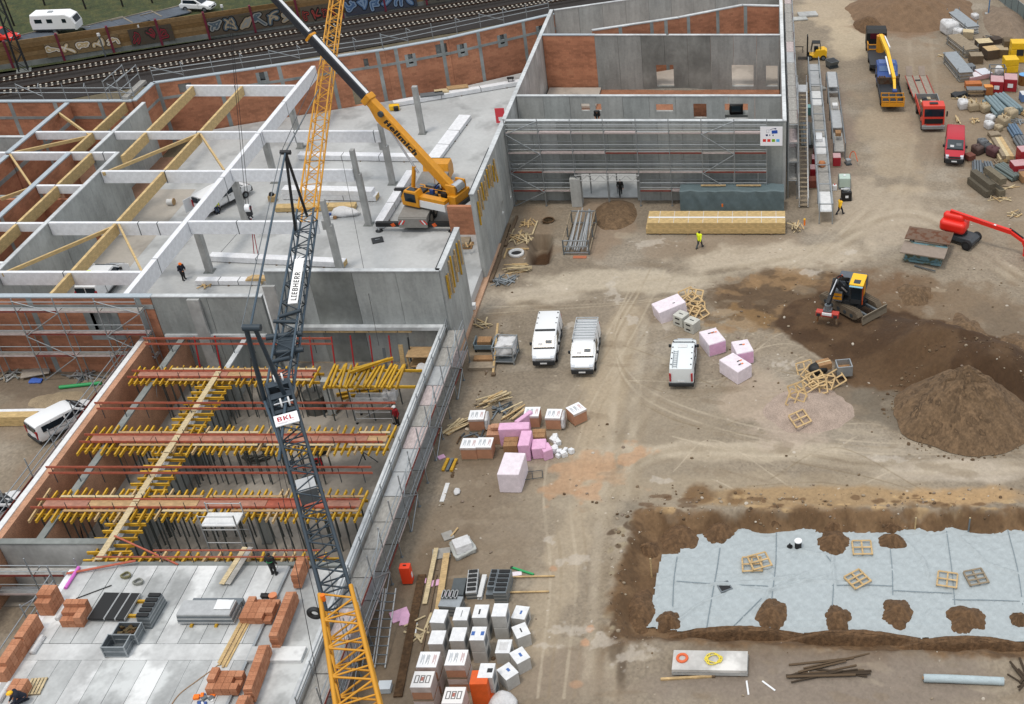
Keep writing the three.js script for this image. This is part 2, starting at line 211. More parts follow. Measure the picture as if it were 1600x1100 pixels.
for(const[u,v,a,b]of[[900,875,24,8],[858,842,10,6],[880,985,50,7],[860,1010,30,6],[990,1025,24,14],[940,1000,18,12],[1040,505,14,8],[990,500,10,6],[955,450,8,12],[965,470,6,8],[890,510,10,5],[1020,380,24,5],[1330,395,12,4],[1265,425,16,4],[1030,750,16,4],[1220,570,14,7],[1400,715,30,5]])blob(u,v,a*1.3,b*1.3,0,'#beb6aa',0.45,1.2,1.8);
for(let q=0;q<300;q++){const u=rr(700,1600),v=rr(330,1095);blob(u,v,rr(1,3),rr(0.7,1.8),rr(0,3),['#d0cabf','#6a5843','#c3b7a4','#75664f'][Math.floor(rr(0,4))],0.5,0.6,2);}
for(let q=0;q<260;q++)blob(rr(700,1600),rr(330,1095),rr(8,46),rr(2,10),rr(-0.4,0.4),rnd()<0.4?'#aa9e8a':'#7b6c58',rr(0.12,0.38),0.9,rr(0.5,1.5));
{const so=lin('#614b34'),sd=lin('#745c42'),lo=lin('#463321');  // ridge soil is dark brown, deepened to paint the shade on its slope
for(let j=0;j<n;j++)for(let i=0;i<n;i++){const x=GX0+(i+0.5)*WX,z=GZ0+(j+0.5)*WZ,k=(j*n+i)*3;
if(x>-13&&z>-64){const d=polyDist(pitPoly,x,z)+1.5*(fbm(x*0.8,z*0.8,5)-0.5),w=sst(-0.75,0.05,d);if(w>0){const g=0.75+0.5*(vn(x*5,z*5)*0.5+vn(x*12,z*12)*0.5),u=sst(0.4,0.6,fbm(x*0.9+5,z*0.9,4));for(let m=0;m<3;m++)col[k+m]=lerp(col[k+m],lerp(so[m],sd[m],u)*g,w);}}
else if(x>0&&z<-62&&z>-100){const t=clamp(((x-rA.x)*(rB.x-rA.x)+(z-rA.z)*(rB.z-rA.z))/((rB.x-rA.x)**2+(rB.z-rA.z)**2)),d=Math.hypot(x-rA.x-t*(rB.x-rA.x),z-rA.z-t*(rB.z-rA.z))+1.7*(fbm(x*0.4,z*0.4,5)-0.5),w=1-sst(lerp(4.2,5.4,t),lerp(4.6,5.9,t),d);if(w>0){const g=0.8+0.4*(vn(x*5,z*5)*0.5+vn(x*12,z*12)*0.5),u=sst(0.35,0.65,fbm(x*0.5+5,z*0.5,4));for(let m=0;m<3;m++)col[k+m]=lerp(col[k+m],lerp(lo[m],sd[m],u*0.3)*g,w);}}}}
const d=new Uint8Array(n*n*4),enc=v=>{v=clamp(v);return 255*(v<=0.0031308?12.92*v:1.055*Math.pow(v,1/2.4)-0.055);};
for(let k=0;k<n*n;k++){d[4*k]=enc(col[3*k]);d[4*k+1]=enc(col[3*k+1]);d[4*k+2]=enc(col[3*k+2]);d[4*k+3]=255;}
const t=new THREE.DataTexture(d,n,n);t.colorSpace=THREE.SRGBColorSpace;t.magFilter=THREE.LinearFilter;t.minFilter=THREE.LinearMipmapLinearFilter;t.generateMipmaps=true;t.wrapS=t.wrapT=THREE.ClampToEdgeWrapping;t.needsUpdate=true;return t;
}
{
const nx=330,nz=420,g=new THREE.PlaneGeometry(1,1,nx,nz),p=g.attributes.position,uv=g.attributes.uv;
for(let i=0;i<p.count;i++){const a=uv.getX(i),b=1-uv.getY(i),x=lerp(GX0,GX1,a),z=lerp(GZ0,GZ1,b);p.setXYZ(i,x,groundH(x,z),z);uv.setXY(i,a,b);}
g.computeVertexNormals();
const bumpT=T.soilB.clone();bumpT.repeat.set((GX1-GX0)/3.3,(GZ1-GZ0)/3.3);bumpT.needsUpdate=true;
const m=new THREE.MeshStandardMaterial({map:paintGround(2048),roughness:1,bumpMap:bumpT,bumpScale:0.06});
const o=new THREE.Mesh(g,m);o.name='ground';o.receiveShadow=o.castShadow=true;scene.add(o);tag(o,'beige and brown dirt yard of the building site','ground',null,'structure');
}
tag(mesh('terrain',new THREE.PlaneGeometry(900,900).rotateX(-Math.PI/2).translate(0,-2.4,-300),M('#6f6656',1,T.soil)),'dull earth stretching out around the building site','terrain',null,'structure');
function heapGeo(rx,rz,h,rag=0.25,flat=0.55,fr=1,nr=20,na=52,sh=0){
const pos=[],idx=[];
for(let r=0;r<=nr;r++)for(let a=0;a<na;a++){
const t=a/na*2*Math.PI,e=1+rag*(fbm(Math.cos(t)*1.6+5+sh,Math.sin(t)*1.6+5+sh*1.7,4)-0.5)*2.2,k=r/nr,x=Math.cos(t)*rx*e*k,z=Math.sin(t)*rz*e*k;
const prof=k<flat?1-0.16*(k/flat)**2:(0.84)*(1-(k-flat)/(1-flat))**1.05;
pos.push(x,h*prof*(0.86+0.28*fbm(x*fr+3+sh,z*fr+sh,4))+h*0.12*(fbm(x*fr*3,z*fr*3+sh,3)-0.5)*(1-k)-0.09*k+h*0.16*(fbm(t*3.2+sh,k*2.5+sh,4)-0.5)*k*(1-k)*4,z);
}
for(let r=0;r<nr;r++)for(let a=0;a<na;a++){const i=r*na+a,j=r*na+(a+1)%na;idx.push(i,j,i+na,j,j+na,i+na);}
const g=new THREE.BufferGeometry();g.setAttribute('position',new THREE.Float32BufferAttribute(pos,3));g.setIndex(idx);g.computeVertexNormals();const q=g.toNonIndexed();return q;
}
function heap(name,label,cat,u,v,ru,rv,h,mat,o={}){
const y0=o.y??0,c=at(u,v,y0),rx=Math.abs(at(u+ru,v,y0).x-c.x),rz=Math.abs(at(u,v-rv,y0).z-at(u,v+rv,y0).z)/2;
const m=mesh(name,heapGeo(rx,rz,h,o.rag??0.25,o.flat??0.3,o.fr??0.8,o.nr||22,o.na||60,o.sh??rnd()*50).rotateY(o.turn||0),mat);m.position.set(c.x,(o.y===undefined?groundH(c.x,c.z):y0),c.z);return tag(m,label,cat,o.group);
}
heap('soil_heap','large conical heap of brown excavated soil below the excavator','soil heap',1503,644,112,66,4.3,P.soilM,{rag:0.14,flat:0.14,fr:0.7,nr:60,na:170});
heap('sand_heap','low heap of pinkish sand beside the scattered pallets','sand heap',1262,640,72,40,0.9,P.sand,{rag:0.2,flat:0.3,fr:0.6,nr:30,na:80});
heap('soil_heap','long brown soil bank behind the parked trucks','soil heap',1425,18,105,34,2.4,M('#836a52',1,T.soil,{bump:T.soilB,bs:0.06}),{rag:0.2,flat:0.35,nr:30,na:80});
heap('soil_heap','small dark brown soil mound near the black truck','soil heap',1357,40,27,15,1.1,P.soil,{rag:0.2});
heap('soil_heap','brown earth ramp in front of the scaffolded doorway','soil heap',961,335,37,26,0.55,P.soilM,{rag:0.12,flat:0.6});
heap('soil_heap','crumbly brown soil heap between the excavator and the rusty steel plates','soil heap',1432,462,32,19,0.9,P.soilM,{rag:0.6,fr:1.4});
heap('rubble_heap','dark rubble heap above the large soil cone','rubble heap',1508,515,34,22,0.6,P.soilM,{rag:0.5});
heap('rubble_heap','dark stony heap at the edge of the yard beside the soil cone','rubble heap',1590,555,26,20,0.6,P.soilM,{rag:0.5});
heap('soil_heap','grey brown bank in front of the far site fence','soil heap',1572,38,36,34,1.3,M('#8b7a68',1,T.soil,{bump:T.soilB,bs:0.06}),{rag:0.25});
// ---------------------------------------------------------------- membrane in the excavation
{
const y0=-PITD+0.09,poly=[[1090,804],[1170,812],[1300,813],[1700,818],[1700,1006],[1500,1000],[1290,990],[1085,988],[1010,980],[1020,935],[1034,866],[1060,866]].map(p=>{const q=at(p[0],p[1],y0);return[q.x,q.z];});
let x0=1e9,x1=-1e9,z0=1e9,z1=-1e9;for(const[x,z]of poly){x0=Math.min(x0,x);x1=Math.max(x1,x);z0=Math.min(z0,z);z1=Math.max(z1,z);}
const folds=[[[1110,915],[1230,905],[1330,912]],[[1115,912],[1200,925],[1290,900]],[[1180,960],[1200,925],[1260,895]],[[1250,860],[1300,870],[1305,920]],[[1060,970],[1100,940],[1130,930]],[[1400,830],[1440,870],[1450,900]],[[1500,840],[1540,880],[1600,900]],[[1180,880],[1210,905],[1240,900]]].map(f=>f.map(p=>{const q=at(p[0],p[1],y0);return[q.x,q.z];}));
const s=0.1,nx=Math.ceil((x1-x0)/s),nz=Math.ceil((z1-z0)/s),pos=[],idx=[],id=[];
const fd=(f,x,z)=>{let d=9;for(let i=1;i<f.length;i++){const[a,b]=f[i-1],[c,e]=f[i],t=clamp(((x-a)*(c-a)+(z-b)*(e-b))/((c-a)**2+(e-b)**2));d=Math.min(d,Math.hypot(x-a-t*(c-a),z-b-t*(e-b)));}return d;};
for(let j=0;j<=nz;j++)for(let i=0;i<=nx;i++){
const x=x0+i*s,z=z0+j*s,wx=x+0.3*(fbm(x*0.8,z*0.8,2)-0.5);let y=y0+0.06*(fbm(x*0.5,z*0.5,4)-0.5)+0.06*Math.max(0,1-Math.abs(fbm(x*0.35+4,z*1.1,3)-0.5)*14)+0.05*Math.max(0,1-Math.abs(fbm(x*1.2+z*0.8+14,z*0.5-x*0.3,3)-0.5)*16);
for(const f of folds){const d=fd(f,wx,z);if(d<0.5)y+=0.13*(1-sst(0,0.17,d));}
id.push(pos.length/3);pos.push(x,y,z);
}
for(let j=0;j<nz;j++)for(let i=0;i<nx;i++){const x=x0+(i+0.5)*s,z=z0+(j+0.5)*s;if(polyDist(poly,x,z)+0.2*(fbm(x*1.9,z*1.9,4)-0.5)<0)continue;const a=j*(nx+1)+i;idx.push(a,a+nx+1,a+1,a+1,a+nx+1,a+nx+2);}
const g=new THREE.BufferGeometry();g.setAttribute('position',new THREE.Float32BufferAttribute(pos,3));g.setIndex(idx);g.computeVertexNormals();
const mem=mesh('membrane_sheet',g,M('#afb9bc',0.65,T.metal,{bump:T.foldB,bs:0.004,side:1}));tag(mem,'pale blue grey sealing membrane spread over the excavation floor','membrane');
const seam=(pts)=>{const q=pts.map(p=>{const w=at(p[0],p[1],y0+0.05);return w;});const cv=new THREE.CatmullRomCurve3(q),n=40,ps=[],ix=[];for(let i=0;i<=n;i++){const o=cv.getPoint(i/n),t=cv.getTangent(i/n),nx2=-t.z*0.028,nz2=t.x*0.028,y=o.y+0.05*(fbm(o.x*0.5,o.z*0.5,4)-0.5)+0.03;ps.push(o.x-nx2,y,o.z-nz2,o.x+nx2,y,o.z+nz2);if(i<n){const a=2*i;ix.push(a,a+2,a+1,a+1,a+2,a+3);}}const k=new THREE.BufferGeometry();k.setAttribute('position',new THREE.Float32BufferAttribute(ps,3));k.setIndex(ix);k.computeVertexNormals();mesh('seam',k,P.seam,mem);};
for(const l of[[[1058,870],[1053,905],[1051,948]],[[1125,856],[1120,890],[1112,935],[1104,982]],[[1213,832],[1212,880],[1206,935],[1203,985]],[[1290,866],[1302,885],[1302,920],[1300,950]],[[1391,858],[1394,890],[1395,930]],[[1479,830],[1487,890],[1492,945]],[[1574,826],[1590,890],[1598,945]],[[1057,908],[1110,912],[1200,916]],[[1300,915],[1350,914],[1396,916]],[[1396,923],[1440,925],[1488,927]],[[1488,937],[1550,938],[1600,940]],[[1140,985],[1165,960],[1190,935]]])seam(l);
const where=['at the corner nearest the sand track','beside the corner heap on the upper edge','on the upper edge behind the white pipe stub','with the pallet leaning beside it','largest one on the upper edge','small cap on the upper edge','oval one under the small cap','lowest corner against the bank','below the black hatch','between hatch and pallets on the lower edge','round one in the lower middle','broad one below the crossed pallet','cut off by the picture border','on the margin beside the wooden stake','spilling over the torn edge'];
[[1063,838,36,26],[1122,832,30,24],[1208,823,30,11],[1300,826,26,12],[1301,848,30,22],[1391,828,25,8],[1393,846,30,14],[1045,972,22,18],[1204,962,29,30],[1308,968,27,25],[1402,958,31,29],[1510,967,38,28],[1592,970,18,16],[1010,860,20,14],[1000,955,28,34]].forEach(([u,v,a,b],i)=>heap('soil_heap',`brown soil heap on the membrane, ${where[i]}`,'soil heap',u,v,a,b,0.62,P.soil,{y:-PITD+0.05,rag:0.3,flat:0.3,fr:1.6,nr:26,na:84,group:'soil heaps weighing down the membrane'}));
for(const[u,v,a,b,t]of[[1150,993,120,9,'lower edge under the slab stack'],[1330,1000,130,10,'lower edge in the middle'],[1510,1010,120,10,'lower edge by the grey tube'],[1180,803,110,8,'upper edge by the corner'],[1420,807,150,8,'upper edge by the stakes']])heap('soil_bank',`low dark soil bank along the membrane, ${t}`,'soil bank',u,v,a,b*1.15,0.75,P.soil,{y:-PITD+0.02,rag:0.25,flat:0.5,fr:1.2,na:90});
}
{
const geos=[0,1,2].map(i=>prep(wob(new THREE.IcosahedronGeometry(0.5,1),0.2,1.5+i)));
const im=new THREE.InstancedMesh(geos[0],new THREE.MeshStandardMaterial({color:'#ffffff',roughness:1}),1500),m4=new THREE.Matrix4(),q=new THREE.Quaternion(),c=new THREE.Color();
for(let i=0;i<1500;i++){
let u,v;const k=rnd();if(k<0.3){u=rr(1100,1600);v=rr(420,620);}else if(k<0.5){u=rr(960,1600);v=rr(770,815);}else if(k<0.62){u=rr(945,1020);v=rr(800,1010);}else if(k<0.75){u=rr(620,800);v=rr(500,800);}else{u=rr(640,1600);v=rr(340,1095);}
const p=at(u,v),s=Math.pow(rnd(),3)*0.26+0.05;if(p.x<-22.5||polyDist(pitPoly,p.x,p.z)>0.6){p.x=Math.max(p.x,-22);if(polyDist(pitPoly,p.x,p.z)>0.6){p.set(rr(-15,20),0,rr(-62,-60));}}
if(i>1150){const a=rr(0,6.28),k=rr(0.93,1.12),o=at(1503,642),e=at(1615,642).x-o.x,f=(at(1503,708).z-at(1503,576).z)/2;p.set(o.x+Math.cos(a)*e*k,0,o.z+Math.sin(a)*f*k);}
q.setFromEuler(new THREE.Euler(rr(0,6),rr(0,6),0));m4.compose(V(p.x,groundH(p.x,p.z)+s*0.12,p.z),q,V(s,s*0.6,s*rr(0.6,1.2)));im.setMatrixAt(i,m4);c.set(['#75644f','#85776a','#9a8d7a','#5e4c39','#b9b0a2'][i>1150?Math.floor(rr(0,4))%2*3:Math.floor(rr(0,4.6))]);im.setColorAt(i,c);
}
im.name='stones';im.castShadow=im.receiveShadow=true;scene.add(im);tag(im,'scattered small stones and clods on the yard','stones',null,'stuff');
}
// ---------------------------------------------------------------- railway, barrier and verge behind the site
const RD=V(0.879,0,-0.477).normalize(),RN=V(0.477,0,0.879).normalize(),RYAW=Math.atan2(-RD.z,RD.x),R0=V(-65.4,0,-147.1);
const rp=(s,n,y=0)=>V(R0.x+RD.x*s+RN.x*n,y,R0.z+RD.z*s+RN.z*n);
function strip(name,s0,s1,n0,n1,y,mat,amp=0){
const nx=80,nz=16,g=new THREE.PlaneGeometry(1,1,nx,nz),p=g.attributes.position;
for(let i=0;i<p.count;i++){const s=lerp(s0,s1,p.getX(i)+0.5),n=lerp(n0,n1,p.getY(i)+0.5),q=rp(s,n);p.setXYZ(i,q.x,y+amp*(fbm(q.x*0.3,q.z*0.3,4)-0.5),q.z);}
g.setIndex([...g.index.array].reverse());g.computeVertexNormals();if(g.attributes.normal.getY(5)<0){g.setIndex([...g.index.array].reverse());g.computeVertexNormals();}return mesh(name,g,mat);
}
const ballastM=M('#2f2b29',1,T.soil,{bump:T.soilB,bs:0.06}),vergeM=M('#56583f',1,tex(256,(x,y)=>{const a=per(x,y,6,5),b=per(x,y,40,2);return[0.75+0.5*(a-0.5)+0.3*(b-0.5),0.8+0.3*(a-0.5)+0.35*(b-0.5),0.66+0.2*(a-0.5)+0.2*(b-0.5)];},5),{bump:T.soilB,bs:0.08});
tag(strip('railway_bed',-90,75,-2.6,9.5,0.18,ballastM,0.1),'dark ballast bed of the railway behind the hall','track bed',null,'structure');
tag(strip('verge',-110,47,9.4,40,0.1,M('#6b6350',1,T.soil,{bump:T.soilB,bs:0.06}),0.3),'dark overgrown strip between railway and hall','verge',null,'structure');
tag(strip('meadow',-130,75,-60,-3.3,0.15,vergeM,0.4),'dark green grass verge behind the graffiti barrier','meadow',null,'structure');
function track(label,n){
const t=thing('railway_track',label,'railway track',rp(0,n,0.26),RYAW);
const sl=[];for(let i=-130;i<130;i++){const s=i*0.62+rr(-0.03,0.03);sl.push(bx(0.3,0.14,2.5,s,-0.08,0));}
mesh('sleepers',sl,M('#37322e',1,T.soil),t).userData.kind='stuff';
const cl=[];for(let i=-130;i<130;i++)for(const z of[-0.75,0.75])cl.push(bx(0.2,0.09,0.3,i*0.62,0.06,z*1.0-0.35*Math.sign(z)));
mesh('sleeper_pads',cl,M('#c9c2b4',0.95,T.soil),t).userData.kind='stuff';
for(const z of[-0.75,0.75])mesh('rail',bx(162,0.15,0.08,0,0.06,z),M('#5f5550',0.5,T.rust,{metal:0.5}),t);
for(const z of[-1.35,1.35])mesh('ballast_shoulder',prism([[z-0.55,-0.2],[z-0.2,0.08],[z+0.2,0.08],[z+0.55,-0.2]],160),ballastM,t);
}
track('railway track nearer the graffiti barrier',0);track('railway track nearer the brick hall',4.3);
function graffiti(w,h,bg,cols,line,n,sd){
const c=document.createElement('canvas');c.width=w;c.height=h;const x=c.getContext('2d');const keep=seed;seed=sd;x.fillStyle=bg;x.fillRect(0,0,w,h);x.lineJoin=x.lineCap='round';
for(let k=0;k<60;k++){x.fillStyle=`rgba(${40 + rnd() * 60 | 0},${34 + rnd() * 46 | 0},${24 + rnd() * 36 | 0},0.25)`;x.fillRect(rnd()*w,rnd()*h,rr(10,60),rr(2,8));}
for(let pass=0;pass<3;pass++){const s2=sd+7;seed=s2;for(let i=0;i<n;i++){
const X=w*(i+0.5)/n,W=w/n;x.beginPath();x.moveTo(X-W*0.3,h*rr(0.2,0.8));for(let q=0;q<4;q++)x.quadraticCurveTo(X+rr(-0.6,0.6)*W,h*rr(0.05,0.95),X+rr(-0.42,0.42)*W,h*rr(0.15,0.85));
x.lineWidth=[h*0.3,h*0.2,h*0.07][pass];x.strokeStyle=[line,cols[i%cols.length],cols[(i+1)%cols.length]][pass];x.stroke();
}}
seed=keep;const t=new THREE.CanvasTexture(c);t.colorSpace=THREE.SRGBColorSpace;return new THREE.MeshStandardMaterial({map:t,roughness:0.85});
}
{
const B0=V(-66.6,0,-150.3),yaw=RYAW-0.03,t=thing('noise_barrier','long timber noise barrier with dark red posts and sprayed graffiti','barrier',B0,yaw);
const brn=[M('#93754c',0.9,T.wood),M('#87693f',0.9,T.wood),M('#9c8058',0.9,T.wood)],postM=M('#74263a',0.7,T.metal),plG=new Map();
for(let i=-8;i<9;i++){
const s=i*5.6,L=5.55;mesh('base_panel',bx(L,0.75,0.22,s+2.8,0,0),P.concDD,t);
for(let r=0;r<5;r++)mesh('plank',bx(L,0.5,0.12+0.02*(r%2),s+2.8,0.76+r*0.52,0),brn[(i+20+r*2)%3],t);
mesh('post',bx(0.26,3.55,0.36,s,0,0.05),postM,t);
}
const gr=[[-24,8.2,1.7,0.75,'#7d6a4a',['#d6d0c4','#b9a47a'],'#4a3f33',5],[-14.6,5,2.1,0.65,'#4c4439',['#8a2330','#3b332c'],'#221d1a',3],[-5.4,10.6,2.3,0.4,'#554c40',['#8c8f8c','#4a5a66','#a3957d'],'#15120f',6],[6,5,2.1,0.3,'#5b5246',['#9b3a34','#2b2622'],'#15120f',4],[11.6,9.5,2.4,0.3,'#3c4250',['#7f97b3','#46648a'],'#161a24',6],[22,10,2.4,0.3,'#5c5a52',['#3c3a37','#7c7a70'],'#0f0e0d',6]];
gr.forEach(([s,w,h,y,bg,cols,ln,n],i)=>{const g=new THREE.BoxGeometry(w,h,0.02);g.translate(s+w/2,y+h/2,0.215);mesh('graffiti_panel',g,graffiti(512,128,bg,cols,ln,n,91+i*13),t,true);});
let bayY=0.3;const bay=(u,v,w,d,lab)=>{bayY+=0.035;const o=thing('paved_bay',lab,'paved bay',at(u,v,bayY),yaw+0.35);mesh('paving',bx(w,0.12,d,0,-0.05,0),M('#5e6772',0.9,T.conc),o);for(const[a,b,c,e]of[[w+0.3,0.22,0,d/2],[0.22,d,w/2,0]])mesh('kerb',bx(a,0.2,b,c,-0.05,-e),M('#8b8375',0.9,T.conc),o);};
bay(168,40,5.2,3.4,'grey paved bay with pale kerb behind the caravan');bay(214,30,5.2,3.4,'grey paved bay halfway between caravan and white car');bay(260,22,5.2,3.4,'grey paved bay next to the white car');bay(50,58,5.2,3,'grey paved bay between red car and caravan');
const bark=M('#2d2a25',1,T.soil);
[[70,8,'beside the caravan roof'],[134,14,'between the caravan and the paved bays'],[192,10,'behind the middle paved bay'],[238,4,'in front of the white car'],[22,40,'behind the red car']].forEach(([u,v,w])=>{const b=at(u,v,0.2),o=thing('young_tree',`thin dark bare young tree ${w}`,'tree',b);const tr=mesh('trunk',tube(V(0,0,0),V(rr(-0.2,0.2),5.5,rr(-0.2,0.2)),0.13,7,0.05),bark,o);const br=[];for(let k=0;k<26;k++){const h=rr(2,5.3),a=rr(0,6.3),l=rr(0.5,1.7);br.push(tube(V(0,h,0),V(Math.cos(a)*l,h+l*rr(0.4,0.9),Math.sin(a)*l),0.03,4,0.01));}mesh('crown',br,bark,o);});
const ma=thing('catenary_mast','dark lattice railway mast at the picture edge','mast',at(38,112,0.2),yaw);for(const[a,b]of[[-0.5,-0.4],[0.5,-0.4],[-0.5,0.4],[0.5,0.4]])mesh('leg',tube(V(a,0,b),V(a*0.4,13,b*0.4),0.09),P.dark,ma);for(let k=0;k<11;k++)for(const z of[-0.4,0.4]){const y=k*1.15,f=1-0.6*y/13,f2=1-0.6*(y+1.15)/13,sg=k%2?1:-1;mesh('lacing',tube(V(-0.5*f*sg,y,z*f),V(0.5*f2*sg,y+1.15,z*f2),0.045,5),P.dark,ma);}mesh('foot',bx(1.6,0.5,1.4,0,-0.3,0),P.concDD,ma);
for(const[u,v,w]of[[165,88,'beside the dark red graffiti'],[226,74,'in front of the grey graffiti'],[355,42,'near the black lettering']]){const o=thing('signal_post',`short grey trackside post ${w}`,'post',at(u,v,0.2));mesh('shaft',cyl(0.09,2.6,0,0,0,8),P.galvD,o);mesh('head',bx(0.3,0.35,0.2,0,2.6,0),P.whiteM,o);}
}
// ---------------------------------------------------------------- wall builders
function panelWall(name,label,A,B,y0,y1,th,o={}){
const L=Math.hypot(B[0]-A[0],B[1]-A[1]),t=thing(name,label,o.cat||'wall',[A[0],y0,A[1]],Math.atan2(-(B[1]-A[1]),B[0]-A[0]),o.group),H=y1-y0,pw=o.pw||2.6,mats=o.mats||[P.conc,P.concA,P.concB,P.concD];
const n=Math.max(1,Math.round(L/pw)),ops=o.openings||[];let cuts=[];for(let i=0;i<=n;i++)cuts.push(i*L/n);
for(let i=0;i<n;i++){
const a=cuts[i]+0.012,b=cuts[i+1]-0.012,xs=[a,b];for(const q of ops)for(const e of[q[0],q[1]])if(e>a+0.02&&e<b-0.02)xs.push(e);xs.sort((p,q)=>p-q);
const gs=[];for(let k=0;k<xs.length-1;k++){const m=(xs[k]+xs[k+1])/2,q=ops.find(q=>m>q[0]&&m<q[1]);if(!q)gs.push(bb(xs[k],0,-th/2,xs[k+1],H,th/2));else{if(q[2]>0.01)gs.push(bb(xs[k],0,-th/2,xs[k+1],q[2],th/2));if(q[3]<H-0.01)gs.push(bb(xs[k],q[3],-th/2,xs[k+1],H,th/2));}}
if(gs.length){const m=mesh('panel',gs,mats[(i*7+(o.mo||0)+(i*i)%3)%mats.length],t);m.position.z=rr(-0.012,0.012);}
}
if(o.cap!==false){let segs=[[0,L]];for(const q of ops)if(q[3]>=H-0.01)segs=segs.flatMap(([a,b])=>q[0]>a&&q[1]<b?[[a,q[0]],[q[1],b]]:[[a,b]]);for(const[a,b]of segs)mesh('coping',bb(a-0.02,H+0.002,-th/2-0.035,b+0.02,H+0.09,th/2+0.035),o.capM||P.top,t);}
return t;
}
function brickWall(name,label,A,B,y0,y1,th,o={}){
const L=Math.hypot(B[0]-A[0],B[1]-A[1]),t=thing(name,label,'brick wall',[A[0],y0,A[1]],Math.atan2(-(B[1]-A[1]),B[0]-A[0]),o.group),H=y1-y0,ops=o.openings||[],posts=o.posts||[],ring=o.ring,cuts=[0,...posts,L],mat=o.mat||P.brick;
const rows=ring?[[0,ring[0]],[ring[1],H]]:[[0,H]];
for(let i=0;i<cuts.length-1;i++)rows.forEach(([r0,r1],ri)=>{
const a=cuts[i]+(i?0.2:0),b=cuts[i+1]-(i<cuts.length-2?0.2:0),xs=[a,b];for(const q of ops)for(const e of[q[0],q[1]])if(e>a+0.02&&e<b-0.02)xs.push(e);xs.sort((p,q)=>p-q);
const gs=[];for(let k=0;k<xs.length-1;k++){const m=(xs[k]+xs[k+1])/2,q=ops.find(q=>m>q[0]&&m<q[1]&&q[3]>r0&&q[2]<r1);if(!q)gs.push(bb(xs[k],r0,-th/2,xs[k+1],r1,th/2));else{if(q[2]>r0+0.01)gs.push(bb(xs[k],r0,-th/2,xs[k+1],q[2],th/2));if(q[3]<r1-0.01)gs.push(bb(xs[k],q[3],-th/2,xs[k+1],r1,th/2));}}
if(gs.length)mesh('brick_panel',gs,(i+ri)%2?P.brickD:mat,t);
});
if(ring)mesh('ring_beam',bb(0,ring[0],-th/2-0.02,L,ring[1],th/2+0.02),P.ringbeam,t);
for(const s of posts){if(ring){mesh('concrete_post',bb(s-0.2,0,-th/2-0.015,s+0.2,ring[0],th/2+0.015),P.ringbeam,t);mesh('concrete_post',bb(s-0.2,ring[1],-th/2-0.015,s+0.2,H,th/2+0.015),P.ringbeam,t);}else mesh('concrete_post',bb(s-0.2,0,-th/2-0.015,s+0.2,H,th/2+0.015),P.ringbeam,t);}
for(const q of ops)if(q[2]>4||q[4])mesh('pocket_back',bb(q[0],q[2],-th/2+0.02,q[1],q[3],-th/2+0.06),P.ringbeam,t);
for(const q of ops)if(q[4]){const e=q[4];mesh('surround',[bb(q[0]-e,q[2]-e,-th/2-0.04,q[1]+e,q[2],th/2+0.04),bb(q[0]-e,q[2],-th/2-0.04,q[0],q[3],th/2+0.04),bb(q[1],q[2],-th/2-0.04,q[1]+e,q[3],th/2+0.04)],P.ringbeam,t);}
if(o.cap!==false)mesh('coping',bb(-0.02,H+0.002,-th/2-0.05,L+0.02,H+0.12,th/2+0.05),o.capM||M('#b7c3cb',0.5,T.metal,{metal:0.2}),t);
return t;
}
const HF=1.1,TL=6.9,TR=8.35,FR=2.45;
// ---------------------------------------------------------------- hall: floor, walls
tag(mesh('floor',(()=>{const s=new THREE.Shape([[-24.9,76.6],[-24.9,136.5],[-35.9,129],[-42.2,125.6],[-54.4,120.2],[-60,117.6],[-60,75.6],[-38,75.6],[-38,76.6]].map(p=>new THREE.Vector2(p[0],p[1])));const g=new THREE.ExtrudeGeometry(s,{depth:1.3,bevelEnabled:false});g.rotateX(-Math.PI/2);g.translate(0,HF-1.3,0);return g;})(),P.floor),'pale grey concrete hall floor','floor',null,'structure');
tag(mesh('floor',bb(-95,-0.2,-111.2,-60.3,HF-0.05,-75.8),M('#8b6a55',0.95,T.soil)),'dusty clay floor of the unfinished side rooms','floor',null,'structure');
tag(mesh('floor_strip',bb(-59.8,HF+0.003,-104,-55.9,HF+0.012,-76.2),M('#c2bcb2',0.9,T.floor)),'dusty beige floor strip along the grey partition','floor strip',null,'structure');
const BW=[[-63.6,-116.5],[-54.4,-120.5],[-42.15,-125.9],[-35.9,-129.4],[-25.1,-137.4]];
brickWall('brick_wall','brick back wall of the hall behind the first timber roof beams',BW[0],BW[1],0,TL,0.4,{ring:[5.1,5.4],posts:[0.3,6.2],openings:[[2.2,3.5,5.45,6.5]]});
brickWall('brick_wall','brick back wall stretch crossed by the two crane booms',BW[1],BW[2],0,TL,0.4,{ring:[5.1,5.4],posts:[2.3,7.5,12.6],openings:[[0.2,0.7,5.6,6.5,0.35],[9.2,10.8,1.1,3.1],[11,11.5,5.2,6.3]]});
brickWall('brick_wall','brick back wall stretch with the square wire-barred opening',BW[2],BW[3],0,TL,0.4,{ring:[5.1,5.4],posts:[1.2,6.4],openings:[[2.4,2.9,4.9,6.0,0.35],[5.6,6.9,5.0,6.5]]});
brickWall('brick_wall','brick back wall stretch beside the tall concrete wall',BW[3],BW[4],0,TL,0.4,{ring:[5.1,5.4],posts:[3.6,9.3],openings:[[1.2,1.7,4.9,6.0,0.35],[6.2,6.7,4.9,6.0,0.35],[10.4,11.6,1.1,3.4],[11.2,11.7,4.9,6.0,0.35]]});
brickWall('brick_wall','short brick return wall at the step of the back wall',[-63.6,-111.9],[-63.6,-116.5],0,TL,0.4,{ring:[5.1,5.4]});
brickWall('brick_wall','brick back wall of the side rooms under the scaffold rails',[-95,-111.6],[-63.8,-111.9],0,TL,0.4,{ring:[5.1,5.4],posts:[4,9,14,19,23.5,28]});
